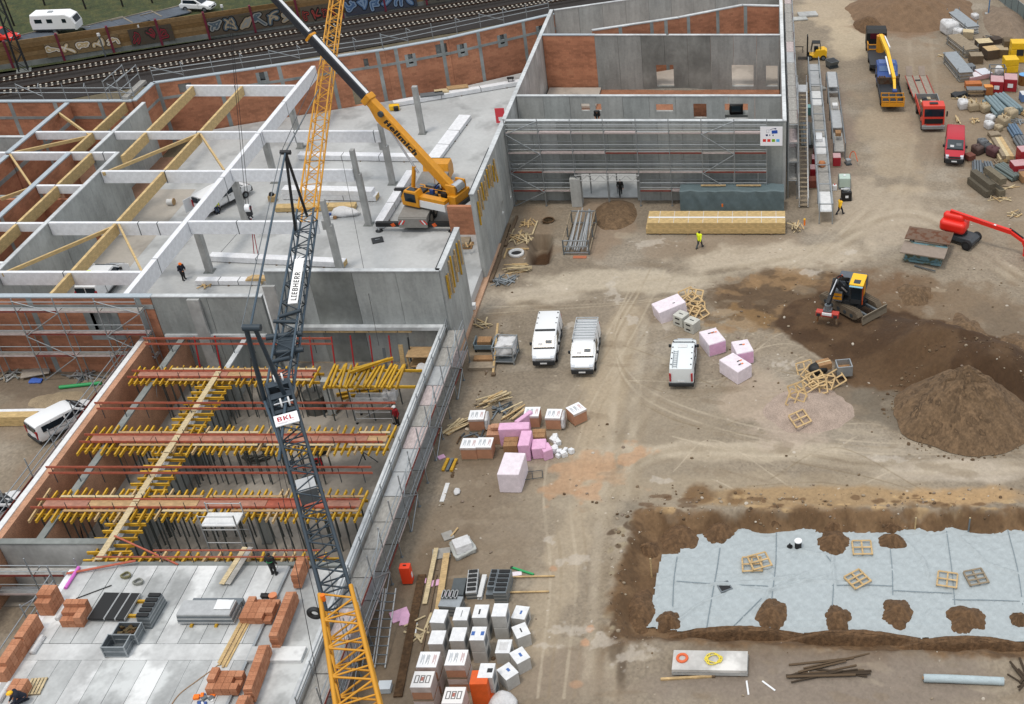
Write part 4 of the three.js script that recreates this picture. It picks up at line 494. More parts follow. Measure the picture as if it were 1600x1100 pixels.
// ---------------------------------------------------------------- finished deck
{
const t=thing('deck_slab','finished pale concrete deck of precast slabs in front of the formwork','slab',[0,0,0]);t.userData.kind='structure';t.name='deck_floor';
let x=-41.3,i=0;while(x<-28.7){const w=Math.min(1.2,-28.65-x);mesh('slab_panel',bb(x,PH-0.24,-50.7,x+w-0.035,PH+rr(-0.006,0.006),-44.7),(i*5)%3?P.deck:P.deckW,t);mesh('slab_panel',bb(x,PH-0.24,-43.5,x+w-0.025,PH+rr(-0.006,0.006),-36.5),(i*7)%3?P.deck:P.deckW,t);x+=w;i++;}
mesh('cast_strip',bb(-41.3,PH-0.24,-44.67,-28.65,PH-0.012,-43.53),P.deckW,t);
mesh('edge_strip',bb(-41.2,PH-0.3,-51.05,-25.6,PH-0.02,-50.73),P.concDD,t);
mesh('side_strip',bb(-28.6,PH-0.4,-50.6,-25.35,PH-0.14,-36.5),P.deck,t);mesh('side_cross_strip',bb(-28.6,PH-0.13,-44.4,-25.6,PH+0.1,-43.4),P.deckW,t);mesh('steel_edge',bb(-28.66,PH+0.004,-50.6,-28.52,PH+0.05,-36.5),P.galv,t);
mesh('support_wall',bb(-41.2,0,-50.5,-40.9,PH-0.3,-36.5),P.concD,t);mesh('support_wall',bb(-28.8,0,-50.5,-28.5,PH-0.3,-36.5),P.concD,t);mesh('support_wall',bb(-40.9,0,-50.45,-25.6,PH-0.35,-50.2),P.concD,t);
for(const[a,b]of[[-41.45,-50.4]])mesh('white_edge',bb(a-0.25,PH-0.35,b,a+0.12,PH-0.02,-36.5),P.wrap,t);
let y=-40.9;const cantil=thing('formwork_deck','row of short yellow joist ends along the deck edge','formwork',[0,0,-51.4]);for(y=-40.6;y<-26;y+=rr(0.55,0.85))inst('joist',joistG,rnd()<0.6?P.joist:P.timber,cantil,[y,PH-0.25,rr(-0.1,0.1)],[0,rr(-0.12,0.12),0],[1.4,1,1.15]);mesh('main_beam',bb(-41,PH-0.45,-0.25,-25.8,PH-0.26,-0.15),P.joistD,cantil);for(let a=-40.5;a<-26;a+=0.8)inst('prop',propG,P.prop,cantil,[a,0.1,-0.2],[0,0,0],[1,PH-0.55,1]);
for(const[dy,a,b]of[[1.05,-36.6,-26.6],[0.5,-40.2,-26.2]])mesh('guard_rail',bb(a,PH+dy-0.05,0.45,b,PH+dy+0.05,0.49),P.redrail,cantil);for(let a=-36.4;a<-26;a+=1.9)inst('rail_post',postG,P.steelD,cantil,[a,PH-0.2,0.4],[0,0,0],[1,1.35,1]);
const rb1=thing('red_board','long red board lying across the deck corner','board',at(105,898,PH+0.02));mesh('board',bar(V(0,0.1,0),at(212,876,PH+0.3).sub(at(105,898,PH)),0.16,0.05),P.redrail,rb1);
const rb2=thing('red_board','red board sloping down from the joist walkway','board',at(180,840,PH+0.1));mesh('board',bar(V(0,0.15,0),at(278,882,PH+0.05).sub(at(180,840,PH+0.1)),0.1,0.06),P.redrail,rb2);
const pr=thing('pink_pipe','purple pink foam pipe at the deck corner','pipe',at(103,921,PH));mesh('pipe',tube(V(0,0.1,0),at(124,888,PH).sub(at(103,921,PH)).add(V(0,0.1,0)),0.1,10),M('#cf6bc4',0.6),pr);
const wk=thing('plank','timber plank bridge from the access tower onto the deck','plank',at(347,915,PH+0.03));for(const[d,m]of[[0,P.timberP],[0.36,P.planks]])mesh('plank',bar(V(d,0.12,0),at(383,855,PH+0.5).sub(at(347,915,PH)).add(V(d,0,0)),0.32,0.05),m,wk);
const blkG=[0,1,2].map(i=>prep(rb(1,1,1,0.03))),bm=[M('#c18563',0.95,T.soil),M('#c98e6c',0.95,T.soil),M('#b67b5a',0.95,T.soil)];
const blocks=(label,u,v,turn,nx,nz,rows,bw,bd,bh,skip)=>{const b=thing('clay_block_wall',label,'block stack',at(u,v,PH),turn);for(let r=0;r<rows;r++)for(let i=0;i<nx;i++)for(let k=0;k<nz;k++)if(!skip||!skip(r,i,k))inst('block',blkG[0],bm[Math.floor(rnd()*3)],b,[(i-(nx-1)/2)*bw,r*bh,(k-(nz-1)/2)*bd],[0,rr(-0.01,0.01),0],[bw-0.012,bh-0.012,bd-0.012]);return b;};
blocks('clay block stack tallest at the deck corner by the pink pipe',82,950,-0.02,2,3,5,0.42,0.4,0.26,(r,i,k)=>r===4&&k===2);
blocks('stepped clay block stack standing free beside the corner stack',122,968,0.0,3,3,4,0.42,0.4,0.27,(r,i,k)=>r===3&&k!==0||r===2&&k===2&&i<2);
blocks('clay block row on the deck edge with a dark strap',48,1002,0,1,5,4,0.5,0.42,0.27,(r,i,k)=>r===3&&k===4);
blocks('clay block row on the deck edge next to the strapped row',22,1042,0,1,5,4,0.5,0.42,0.27,(r,i,k)=>r===3&&k===4);
blocks('small clay block stack beside the kneeling worker',35,1084,0,2,2,3,0.4,0.4,0.26);
blocks('low clay block layer stack with a missing block',408,958,0,4,4,2,0.44,0.42,0.26,(r,i,k)=>r===1&&(i===3&&k===3||i>0&&k===0));
blocks('clay block stack beneath the timber planks',355,1072,0,4,3,3,0.42,0.42,0.27,(r,i,k)=>r===2&&(i>0||k>1)||r===1&&i===3&&k===1);
const row=(label,p,q,h)=>{const a=at(...p,PH),c=at(...q,PH),L=Math.abs(c.z-a.z),n=Math.round(L/0.3),b=thing('clay_block_wall',label,'block wall',[(a.x+c.x)/2,PH,(a.z+c.z)/2],Math.atan2(-(c.x-a.x),-(c.z-a.z))+Math.PI);for(let r=0;r<h;r++)for(let k=0;k<n-(r===h-1?1:0);k++)inst('block',blkG[1],bm[(k+r*2+Math.floor(rnd()*2))%3],b,[0,r*0.26,(k-(n-1)/2)*0.3+(r%2)*0.05],[0,0,0],[0.46,0.25,0.288]);};
row('clay block wall on the side strip next to the kneeling shadow of the boom',[432,1015],[462,938],4);row('second clay block wall running out of the picture bottom',[393,1098],[420,1022],4);row('short clay block wall beside the black clad worker',[466,918],[478,886],4);row('clay block wall continuing towards the camera',[365,1160],[391,1100],4);
const tray=thing('mesh_crate','galvanised crate full of fittings on the deck','crate',at(205,998,PH),0.0);const crate=(o,full)=>{for(const a of[-0.62,0.62])for(const b of[-0.45,0.45])mesh('corner_post',bb(a-0.03,0,b-0.03,a+0.03,0.85,b+0.03),P.galv,o);for(const y of[0.08,0.45,0.82]){for(const b of[-0.45,0.45])mesh('rail',bb(-0.62,y-0.025,b-0.025,0.62,y+0.025,b+0.025),P.galv,o);for(const a of[-0.62,0.62])mesh('rail',bb(a-0.025,y-0.025,-0.45,a+0.025,y+0.025,0.45),P.galv,o);}mesh('side_panel',[bb(-0.6,0.1,0.43,0.6,0.8,0.44),bb(-0.6,0.1,-0.44,0.6,0.8,-0.43),bb(-0.61,0.1,-0.42,-0.6,0.8,0.42),bb(0.6,0.1,-0.42,0.61,0.8,0.42)],P.galvD,o);mesh('floor_panel',bb(-0.6,0.06,-0.43,0.6,0.1,0.43),P.galvD,o);if(full){const g=[];for(let k=0;k<60;k++)g.push(bx(rr(0.08,0.2),rr(0.08,0.16),rr(0.08,0.2),rr(-0.5,0.5),rr(0.35,0.6),rr(-0.35,0.35),rr(0,3)));mesh('fittings',g,M('#6a6448',0.8,T.rust,{metal:0.2}),o).userData.kind='stuff';}};crate(tray,true);
const tray2=thing('mesh_crate','empty galvanised crate in front of the full crate','crate',at(188,1017,PH),0.0);crate(tray2,false);
const pnl=(label,u,v,turn,L,W,n,m)=>{const o=thing('formwork_panel_stack',label,'panel stack',at(u,v,PH),turn);for(let k=0;k<n;k++){mesh('panel',bb(-W/2+rr(-0.04,0.04),k*0.13,-L/2+rr(-0.06,0.06),W/2,k*0.13+0.12,L/2),m,o);}return o;};
const fp=thing('formwork_set','flat dark formwork panels on yellow joists','panel set',at(185,952,PH),-0.03);for(const z of[-0.55,0.55])inst('joist',joistG,P.joist,fp,[0.1,0,z],[0,Math.PI/2,0],[1.6,0.9,2.5]);for(const[a,w]of[[-0.75,0.9],[0.05,0.55],[0.65,0.5]]){const q=mesh('panel',bb(a-w/2,0.19,-1.0,a+w/2,0.3,1.0),P.black,fp);mesh('rim',[bb(a-w/2-0.03,0.18,-1.0,a-w/2,0.32,1.0),bb(a+w/2,0.18,-1.0,a+w/2+0.03,0.32,1.0)],P.alu,q);}
const ws=thing('formwork_panel_stack','upright stack of grey ribbed formwork panels on the deck','panel stack',at(240,962,PH),-0.02);for(let k=0;k<7;k++)mesh('panel',bb(-0.36,k*0.13,-1.0+0.02*k,0.36,k*0.13+0.11,1.0-0.02*k),k%2?P.galv:P.galvD,ws);for(let k=0;k<5;k++)mesh('rib',bb(-0.33,0.912,-0.85+k*0.38,0.33,0.98,-0.6+k*0.38),P.black,ws);
const ls=thing('formwork_panel_stack','long grey stack of aluminium formwork panels on yellow blocks','panel stack',at(333,962,PH),0);for(const a of[-0.9,0.5])mesh('block',tube(V(a,0.08,-0.6),V(a,0.08,0.9),0.09,8),P.joist,ls);for(let k=0;k<5;k++)mesh('panel',bb(-1.65+0.02*k,0.17+k*0.15,-0.35,1.55-0.03*k,0.3+k*0.15,0.75),k%2?P.galvD:P.alu,ls);for(const[z,y]of[[-0.5,0.3],[-0.85,0.2]])mesh('beam',bb(-1.4,0.0+y-0.2,z-0.14,1.5,y+0.2,z+0.14),P.galvD,ls);
const sh=thing('white_sheet','white paper sheet blown onto the panel stack','sheet',at(350,945,PH+0.92));mesh('sheet',wob(new THREE.BoxGeometry(0.95,0.05,0.7,8,1,6).translate(0,0.03,0),0.05,2),P.white,sh);
const pk=thing('timber_planks','long bundle of yellow planks laid down the deck','planks',at(367,1000,PH),-0.045);for(let k=0;k<5;k++)mesh('plank',bb(-0.28+k*0.13,0.01+(k%2)*0.05,-2.2+rr(-0.3,0.3),-0.17+k*0.13,0.05+(k%2)*0.05,1.9+rr(-0.3,0.3)),k%2?P.timber:P.glulam,pk);
const hs=thing('hose','thin brown hose snaking across the deck','hose',at(345,1030,PH));const o0=at(345,1030,PH);mesh('hose',curveTube([[380,960],[362,1010],[345,1035],[310,1062],[280,1085],[262,1110]].map(p=>at(p[0],p[1],PH+0.03).sub(o0)),0.03,60,5),M('#9b7f62',0.8),hs);
const bl=thing('tool_pile','pile of blue and white tools by the lower picture edge','tools',at(322,1096,PH));for(let k=0;k<12;k++)mesh('tool',rb(rr(0.15,0.4),rr(0.08,0.2),rr(0.1,0.3),0.03,rr(-0.6,0.5),0,rr(-0.4,0.4),rr(0,3)),[P.blue,P.whiteM,P.hivisO,P.greyplastic][k%4],bl);
[[198,901,'#7d7a5c'],[217,911,'#8d8f88']].forEach(([u,v,c],i)=>{const o=thing('tool_bundle',['olive cable bundle at the top of the deck','grey cable bundle linked to the olive bundle'][i],'cable',at(u,v,PH));const p=[];for(let k=0;k<40;k++)p.push(V(Math.cos(k)*0.25*(1+0.3*Math.sin(k*3)),0.05+k*0.004,Math.sin(k)*0.22));mesh('cable',curveTube(p,0.035,120,5),M(c,0.9),o);});
const mx=thing('mixer_tool','black stirring tool with orange bucket on the side strip','tool',at(418,934,PH));mesh('bucket',cyl(0.2,0.25,0.35,0,0,14,0.24),M('#d58a62',0.8),mx);mesh('motor',wob(new THREE.BoxGeometry(0.45,0.2,0.25,4,3,3).translate(-0.1,0.15,0),0.05,3),P.black,mx);
[[150,925],[143,962]].forEach(([u,v],i)=>{const o=thing('steel_rod',['thin dark rod lying near the corner block stack','thin galvanised angle frame lying by the dark panels'][i],'rod',at(u,v,PH));mesh('rod',tube(V(-0.9,0.04,0.55),V(0.7,0.04,-0.5),0.035,6),i?P.galv:P.dark,o);if(i)mesh('cross_rod',tube(V(-0.5,0.04,-0.6),V(0.9,0.04,0.4),0.03,6),P.galv,o);});
const pl=thing('pallet','small wooden pallet beside the kneeling worker','pallet',at(56,1074,PH),0.1);for(let k=0;k<5;k++)mesh('slat',bb(-0.4+k*0.18,0.1,-0.55,-0.28+k*0.18,0.13,0.55),P.timberP,pl);for(const z of[-0.5,0,0.5])mesh('bearer',bb(-0.4,0,z-0.05,0.44,0.098,z+0.05),P.timberG,pl);
[[60,1010,1.2,'white rolled sheet on the deck edge between block rows'],[98,960,1.0,'white rolled sheet beside the corner block stack'],[8,1085,1.3,'white rolled sheet at the lower picture corner']].forEach(([u,v,l,lab])=>{const o=thing('rolled_sheet',lab,'sheet',at(u,v,PH-0.02));mesh('roll',wob(new THREE.CylinderGeometry(0.16,0.16,l,12,6).rotateX(Math.PI/2).translate(0,0.14,0),0.03,2),P.bagW,o);});
}
// ---------------------------------------------------------------- scaffolds
const rodG=prep(new THREE.CylinderGeometry(0.045,0.045,1,6).rotateX(Math.PI/2));
function rod(name,p,q,mat,parent,k=1){const m=new THREE.Mesh(rodG,mat),d=q.clone().sub(p),L=d.length();m.name=name;m.castShadow=m.receiveShadow=true;m.position.copy(p).add(q).multiplyScalar(0.5);m.quaternion.setFromUnitVectors(V(0,0,1),d.divideScalar(L));m.scale.set(k,k,L);parent.add(m);return m;}
function scaffold(label,pos,turn,n,bay,lifts,y0,depth,o={}){
const t=thing('facade_scaffold',label,'scaffold',pos,turn),topY=o.top||lifts[lifts.length-1]+1.15;
for(let i=0;i<=n;i++){for(const z of[0,depth])rod('standard',V(i*bay,y0,z),V(i*bay,z?topY:lifts[lifts.length-1]+(o.inTop??0.1),z),P.galv,t);mesh('base_plate',bb(i*bay-0.1,y0,depth-0.1,i*bay+0.1,y0+0.03,depth+0.1),P.galvD,t);for(const y of lifts)rod('transom',V(i*bay,y-0.06,0),V(i*bay,y-0.06,depth),P.galv,t,0.8);}
lifts.forEach((y,li)=>{for(let i=0;i<n;i++){if(o.gap&&o.gap(i,li))continue;const k=rnd();mesh('deck_plank',bb(i*bay+0.04,y,0.06,(i+1)*bay-0.04,y+0.05,depth-0.06),k<0.6?P.planks:k<0.85?P.plankP:P.alu,t);for(const dy of[0.5,1.0]){rod('guard_rail',V(i*bay,y+dy,depth),V((i+1)*bay,y+dy,depth),P.galv,t,0.8);if(o.inner&&(li||o.braces.length<4))rod('guard_rail',V(i*bay,y+dy,0),V((i+1)*bay,y+dy,0),P.galv,t,0.8);}mesh('toe_board',bb(i*bay+0.04,y+0.055,depth-0.03,(i+1)*bay-0.04,y+0.2,depth),rnd()<(o.red??0.25)?M('#8c3b30',0.8,T.wood):P.plankP,t);}});
for(let i=0;i<n;i++)if((o.braces||[]).includes(i)){let pv=y0;lifts.forEach((y,li)=>{rod('brace',V((li%2?i+1:i)*bay,pv,depth+0.05),V((li%2?i:i+1)*bay,y,depth+0.05),P.galv,t,0.9);pv=y;});rod('brace',V((lifts.length%2?i+1:i)*bay,pv,depth+0.05),V((lifts.length%2?i:i+1)*bay,topY-0.2,depth+0.05),P.galv,t,0.9);}
return t;
}
const fs=scaffold('facade scaffold with four decks in front of the open doorway',[-24.5,0,-103.4],0,8,3.07,[1.5,3.5,5.5,7.55],0,0.75,{top:9.1,braces:[0,6],gap:(i,l)=>l===0&&(i===2||i===3),red:0.3,inner:1});
for(const y of[2.75,3.35])rod('truss_chord',V(6.1,y,0.85),V(12.3,y,0.85),P.alu,fs);for(let k=0;k<10;k++)rod('truss_web',V(6.1+k*0.62,k%2?2.75:3.35,0.85),V(6.72+k*0.62,k%2?3.35:2.75,0.85),P.alu,fs,0.7);
tag(mesh('concrete_pier',bb(-18.9,0,-103.5,-17.9,3.0,-102.4),P.concB),'pale concrete pier at the doorway jamb behind the pipe rack','pier');
scaffold('long scaffold on the yard side of the white topped wall',[2.15,0,-104.2],Math.PI/2,12,3.07,[2,4,6,7.9],0,0.9,{top:9.0,braces:[2,7],red:0.1});
scaffold('scaffold in front of the brick wall at the picture edge',[-71.5,0,-74.95],0,8,3.07,[2.15,4.15,6.2],0,0.8,{top:7.5,braces:[1,5,7],red:0.35});
scaffold('scaffold along the outer parapet of the low wing',[-24.85,0,-40.5],Math.PI/2,15,2.4,[1.1,3.05],0,1.3,{top:4.9,inTop:1.1,braces:[1,4,7,10,13],red:0.35,inner:1});
scaffold('scaffold along the outer clay wall beside the parked van',[-48.1,0,-75],-Math.PI/2,9,3.07,[0.9,2.6],0,0.75,{top:4.3,inTop:0.9,braces:[0,3,6],red:0.5});
scaffold('scaffold in the corner below the deck edge',[-47.3,0,-51.4],0,2,3.0,[1.0,2.6],0,0.8,{top:4.2,red:0.5});
scaffold('scaffold beside the block rows at the lower picture corner',[-41.75,0,-49.9],-Math.PI/2,4,3.07,[1.0,2.6],0,0.8,{top:4.3,inTop:1.2,braces:[0,2],red:0.5});
{
const railing=(label,A,B,y,bay)=>{const t=thing('guard_railing',label,'railing',[A[0],y,A[1]],Math.atan2(-(B[1]-A[1]),B[0]-A[0])),L=Math.hypot(B[0]-A[0],B[1]-A[1]),n=Math.round(L/bay);for(let i=0;i<=n;i++){rod('post',V(i*L/n,-2.2,-0.9),V(i*L/n,1.5,-0.9),P.galv,t);if(i%2)rod('bracket',V(i*L/n,1.5,-0.9),V(i*L/n+0.25,1.4,-0.2),P.galv,t,0.8);}for(const h of[0.5,1.0])rod('rail',V(0,h,-0.9),V(L,h,-0.9),P.galv,t);for(let i=0;i<n;i+=4)rod('brace',V(i*L/n,1.4,-0.9),V((i+1)*L/n,0.1,-0.9),P.galv,t);mesh('walkway',bb(0,-0.7,-1.1,L,-0.64,-0.35),P.planks,t);};
railing('guard railing behind the brick side rooms',[-94,-111.9],[-64,-112],TL,2.3);railing('guard railing behind the timber beam bays',[-63.6,-116.6],[-42.2,-126],TL,2.9);railing('guard railing behind the hall up to the tall wall',[-42,-126.1],[-25.3,-137.6],TL,2.9);
const t=thing('edge_platform','sloping scaffold platform at the brick wall step','scaffold',[-64.2,TL+0.1,-112]);mesh('platform',bb(-0.6,0,-4.4,0,0.3,0),P.planks,t);for(const z of[0,-2.2,-4.4]){rod('post',V(-0.6,0,z),V(-0.6,2,z),P.galv,t);rod('post',V(-2.0,-1,z),V(-2.0,2,z),P.galv,t);}for(const y of[1,1.9])for(const x of[-0.6,-2])rod('rail',V(x,y,0),V(x,y,-4.4),P.galv,t);
}
{
const st=thing('scaffold_stair','aluminium stair flight climbing beside the yard scaffold','stairs',[3.65,0,-102.2]);const N=26;for(const x of[-0.42,0.42])mesh('stringer',bar(V(x,0.1,0),V(x,7.6,-10.4),0.06,0.2),P.alu,st);for(let k=0;k<N;k++)mesh('tread',bb(-0.4,0.25+k*7.4/N,-0.15-k*10.3/N-0.14,0.4,0.29+k*7.4/N,-0.15-k*10.3/N+0.14),P.timberG,st);for(const x of[-0.45,0.45]){rod('handrail',V(x,1.1,0),V(x,8.6,-10.4),P.alu,st);for(const k of[0,0.33,0.66,1])rod('post',V(x,0.1+7.5*k,-10.4*k),V(x,1.1+7.5*k,-10.4*k),P.alu,st);}mesh('landing',bb(-0.45,7.55,-12.2,0.45,7.62,-10.4),P.alu,st);for(const z of[-10.4,-12.2])for(const x of[-0.45,0.45])rod('tower_leg',V(x,0,z),V(x,8.6,z),P.alu,st);
const c=document.createElement('canvas');c.width=512;c.height=480;const x=c.getContext('2d');x.fillStyle='#f3f5fb';x.fillRect(0,0,512,480);
x.fillStyle='#1f4fae';x.save();x.translate(330,130);x.rotate(-0.08);x.fillRect(-68,-42,136,84);x.restore();x.strokeStyle='#1a2c66';x.lineWidth=12;x.beginPath();x.moveTo(215,85);x.quadraticCurveTo(280,40,350,48);x.stroke();x.fillStyle='#14225c';x.fillRect(328,34,40,30);x.strokeStyle='#8a8fa0';x.lineWidth=6;x.strokeRect(138,76,60,66);x.fillRect(126,190,48,46);x.fillRect(208,194,20,36);x.fillRect(282,196,26,36);[['#d8291f',55],['#e5382c',160],['#7cb518',265],['#5bb6f5',370]].forEach(([k,u])=>{x.fillStyle=k;x.fillRect(u,312,76,72);});
const tx=new THREE.CanvasTexture(c);tx.colorSpace=THREE.SRGBColorSpace;const sg=thing('site_sign','white site sign with four coloured squares on the scaffold corner','sign',[0.5,6.45,-102.52]);mesh('panel',bb(-1.05,0,-0.03,1.05,1.95,0.0),P.white,sg);mesh('print',new THREE.PlaneGeometry(2.06,1.92).translate(0,0.975,0.006),new THREE.MeshStandardMaterial({map:tx,roughness:0.6}),sg,true);for(const y of[0.15,1.8])rod('clamp',V(-1.1,y,-0.05),V(1.1,y,-0.05),P.galv,sg,0.6);
}
// ---------------------------------------------------------------- lattice boom crane lying out over the site
function printMat(w,h,draw,rough=0.6){const c=document.createElement('canvas');c.width=w;c.height=h;draw(c.getContext('2d'),w,h);const t=new THREE.CanvasTexture(c);t.colorSpace=THREE.SRGBColorSpace;return new THREE.MeshStandardMaterial({map:t,roughness:rough});}
function frameAt(parent,p,q,up=V(0,1,0)){
const g=new THREE.Group(),z=q.clone().sub(p).normalize(),x=up.clone().cross(z).normalize(),y=z.clone().cross(x);g.position.copy(p);g.quaternion.setFromRotationMatrix(new THREE.Matrix4().makeBasis(x,y,z));parent.add(g);return g;
}
const worldPts=[];
function lattice(t,p,q,w0,h0,w1,h1,n,chM,laM,k=1.5){
const z=q.clone().sub(p),L=z.length();z.divideScalar(L);const x=V(0,1,0).cross(z).normalize(),y=z.clone().cross(x);
const C=(s,a,b)=>{const f=s/L;return p.clone().addScaledVector(z,s).addScaledVector(x,a*lerp(w0,w1,f)/2).addScaledVector(y,b*lerp(h0,h1,f)/2);};
for(const a of[-1,1])for(const b of[-1,1])rod('chord',C(0,a,b),C(L,a,b),chM,t,k*1.25);
for(let i=0;i<n;i++){const s0=i*L/n,s1=(i+1)*L/n,e=i%2?1:-1;for(const b of[-1,1])rod('lacing',C(s0,-e,b),C(s1,e,b),laM,t,k*0.66);for(const a of[-1,1])rod('lacing',C(s0,a,-e),C(s1,a,e),laM,t,k*0.66);if(i%2===0){rod('batten',C(s0,-1,1),C(s0,1,1),laM,t,k*0.6);rod('batten',C(s0,-1,-1),C(s0,1,-1),laM,t,k*0.6);}}
return{C,L,x,y,z};
}
{
const t=thing('lattice_crane','large lattice boom crane, yellow foot and dark blue grey sections, lying across the low wing','crane',[0,0,0]);
const A=at(572,1160,8.2),B=at(528,935,9.2),C=at(437,610,11.2),D=at(480,336,12.4),E=at(536,-70,13);
lattice(t,A,B,2.0,1.9,1.55,1.5,10,P.craneY,P.craneY,2.0);
const mb=lattice(t,B,C,1.42,1.4,1.3,1.3,18,P.boomD,P.boomD,1.8);
const jb=lattice(t,C,D,1.22,1.15,1.18,1.1,19,P.boom,P.boomD,1.5);
lattice(t,D,E,1.12,1.05,1.1,1.0,32,P.craneY,P.craneY,1.3);
const hd=frameAt(t,mb.C(mb.L-3.4,0,0),C);hd.name='boom_head';
mesh('head_frame',[bb(-0.72,-0.7,3.0,0.72,0.75,3.5),bb(-0.72,-0.7,0.3,-0.62,0.8,3.4),bb(0.62,-0.7,0.3,0.72,0.8,3.4),bb(-0.7,0.55,1.9,0.7,0.72,2.4),bb(-0.7,0.5,0.6,0.7,0.68,0.9)],P.boomD,hd);
for(const a of[-0.35,0.1]){mesh('sheave',wheelG(0.3,0.1,a,0.85,1.25,18),P.whiteM,hd);mesh('sheave',wheelG(0.28,0.1,a,0.8,3.6,18),P.whiteM,hd);}
mesh('sheave_axle',tube(V(-0.6,0.85,1.25),V(0.5,0.85,1.25),0.06),P.chrome,hd);mesh('winch',[wheelG(0.42,0.9,0.1,0.2,1.7,20),bb(0.45,-0.3,1.4,0.85,0.6,2.4)],P.boomD,hd);
const bkl=printMat(512,360,(x,w,h)=>{x.fillStyle='#eef0f4';x.fillRect(0,0,w,h);x.fillStyle='#a81420';x.font='bold 210px sans-serif';x.fillText('BKL',40,220);x.fillStyle='#9a3a40';x.fillRect(40,270,430,10);x.fillStyle='#70767c';x.fillRect(60,300,200,12);});
const sgn=mesh('sign_board',bb(-0.62,0.8,-0.7,0.72,0.86,0.25),P.white,hd);{const g=new THREE.PlaneGeometry(1.3,0.92);g.rotateX(-Math.PI/2);g.rotateY(Math.PI);g.translate(0.05,0.87,-0.225);mesh('print',g,bkl,sgn,true);}
const sg2=mesh('sign_board',bb(0.9,-0.2,0.5,0.94,0.6,1.7),P.white,hd);{const g=new THREE.PlaneGeometry(1.15,0.74);g.rotateY(-Math.PI/2);g.rotateX(0);g.rotateY(Math.PI);g.translate(0.95,0.2,1.1);mesh('print',g,bkl,sg2,true);}
mesh('tool_box',[bb(-0.5,-0.4,-6.2,0.5,0.62,-5.2)],P.galvD,hd);mesh('walkway',bb(-0.5,0.63,-6.2,0.5,0.68,-5.2),P.alu,hd);
const jf=frameAt(t,jb.C(jb.L*0.40,0,0),D);jf.name='jib_board';const LB=5.4;const nb=mesh('name_board',bb(-0.5,0.62,0,0.12,0.68,LB),P.white,jf);
{const m=printMat(1024,120,(x,w,h)=>{x.fillStyle='#f4f4f2';x.fillRect(0,0,w,h);x.fillStyle='#111';x.font='bold 104px sans-serif';x.textBaseline='middle';x.setTransform(1.35,0,-0.18,1,60,0);x.fillText('LIEBHERR',0,h/2+4);});const g=new THREE.PlaneGeometry(LB,0.6);g.rotateX(-Math.PI/2);g.rotateY(-Math.PI/2);g.translate(-0.19,0.69,LB/2);mesh('print',g,m,nb,true);}
mesh('jib_winch',[wheelG(0.2,2.2,0.15,0.3,-3.0,16),wheelG(0.18,1.9,-0.2,0.2,-4.6,16),bb(-0.5,-0.3,-4.8,0.5,0.3,-2.8)],P.boomD,jf);
const M1=at(391,512,17.2),M2=at(446,238,19.2),f1=[at(414,628,11.4),at(447,622,11.4)],f2=[at(462,362,12.6),at(480,338,12.6)];
for(const[k,f]of f1.entries())rod('mast_arm',f,M1.clone().add(V(k?0.25:-0.25,0,0)),P.boomD,t,3.2-k*0.4);rod('mast_head',M1.clone().add(V(-0.4,0,0)),M1.clone().add(V(0.6,0,0)),P.boomD,t,5);
for(const f of f2)rod('mast_arm',f,M2,P.dark,t,2.3);rod('mast_head',M2.clone().add(V(-0.35,0,0)),M2.clone().add(V(0.35,0,0)),P.dark,t,4);
rod('pendant',M1,M2,P.boom,t,1.5);rod('pendant',M1.clone().add(V(-0.5,0,0)),M2.clone().add(V(-0.3,0,0)),P.galvD,t,0.6);rod('pendant',M2,at(498,140,13),P.galvD,t,1.3);rod('pendant',M2.clone().add(V(-0.3,0,0)),at(505,90,13.2),P.steelD,t,0.5);rod('pendant',at(414,628,11.6),at(452,730,10.9),P.boom,t,2.4);rod('pendant',at(447,622,11.8),at(436,720,10.9),P.boom,t,2.2);
rod('jib_strut',jb.C(2.2,1,1),jb.C(2.2,1,1).add(V(1.4,0.5,0.2)),P.boomD,t,3);rod('jib_strut',jb.C(7,1,1),jb.C(7,1,1).add(V(1.5,0.4,-0.2)),P.boomD,t,3);rod('jib_strut',jb.C(6.2,-1,1),jb.C(6.2,-1,1).add(V(-1.4,0.2,0.2)),P.boomD,t,3);rod('ladder_bar',jb.C(4,-1,0.6),jb.C(11,-1,0.6),P.whiteM,t,1.0);
for(const[a,b,c,k]of[[at(535,250,12.5),at(592,540,4.2),P.black,0.35],[at(438,720,10.8),at(540,1120,8.4),P.black,0.4],[at(416,640,11),at(507,1120,8),P.black,0.4],[at(470,700,11.3),at(566,1120,9),P.black,0.35],[at(392,560,16),at(395,640,11),P.black,0.5]])rod('rope',a,b,c,t,k);
mesh('rope_drum',[new THREE.TorusGeometry(0.34,0.09,8,20).translate(...at(492,958,9.4).toArray()),new THREE.TorusGeometry(0.24,0.08,8,18).translate(...at(492,958,9.55).toArray())],P.dark,t);
mesh('orange_lamp',cyl(0.12,0.4,...at(506,938,9.8).toArray(),10),P.hivisO,t);
const F=A.clone(),dz=A.clone().sub(B).normalize();mesh('superstructure',bb(F.x-1.9,1.6,F.z+0.4,F.x+1.9,4.4,F.z+8),P.craneY,t);for(const s of[-1,1])mesh('crawler',prismB([[F.z-2.6,0.5],[F.z-3,0.95],[F.z-2.6,1.4],[F.z+7,1.4],[F.z+7.5,0.95],[F.z+7,0.5],[F.z+6.6,0.05],[F.z-2.2,0.05]],1).translate(F.x+s*3,0,0),P.dark,t);mesh('chassis',bb(F.x-2.6,0.7,F.z-0.5,F.x+2.6,1.6,F.z+5),P.dark,t);for(const s of[-0.8,0.8])rod('boom_foot',F.clone().add(V(s,0,0)),V(F.x+s,3.2,F.z+3.2),P.craneY,t,3);
}
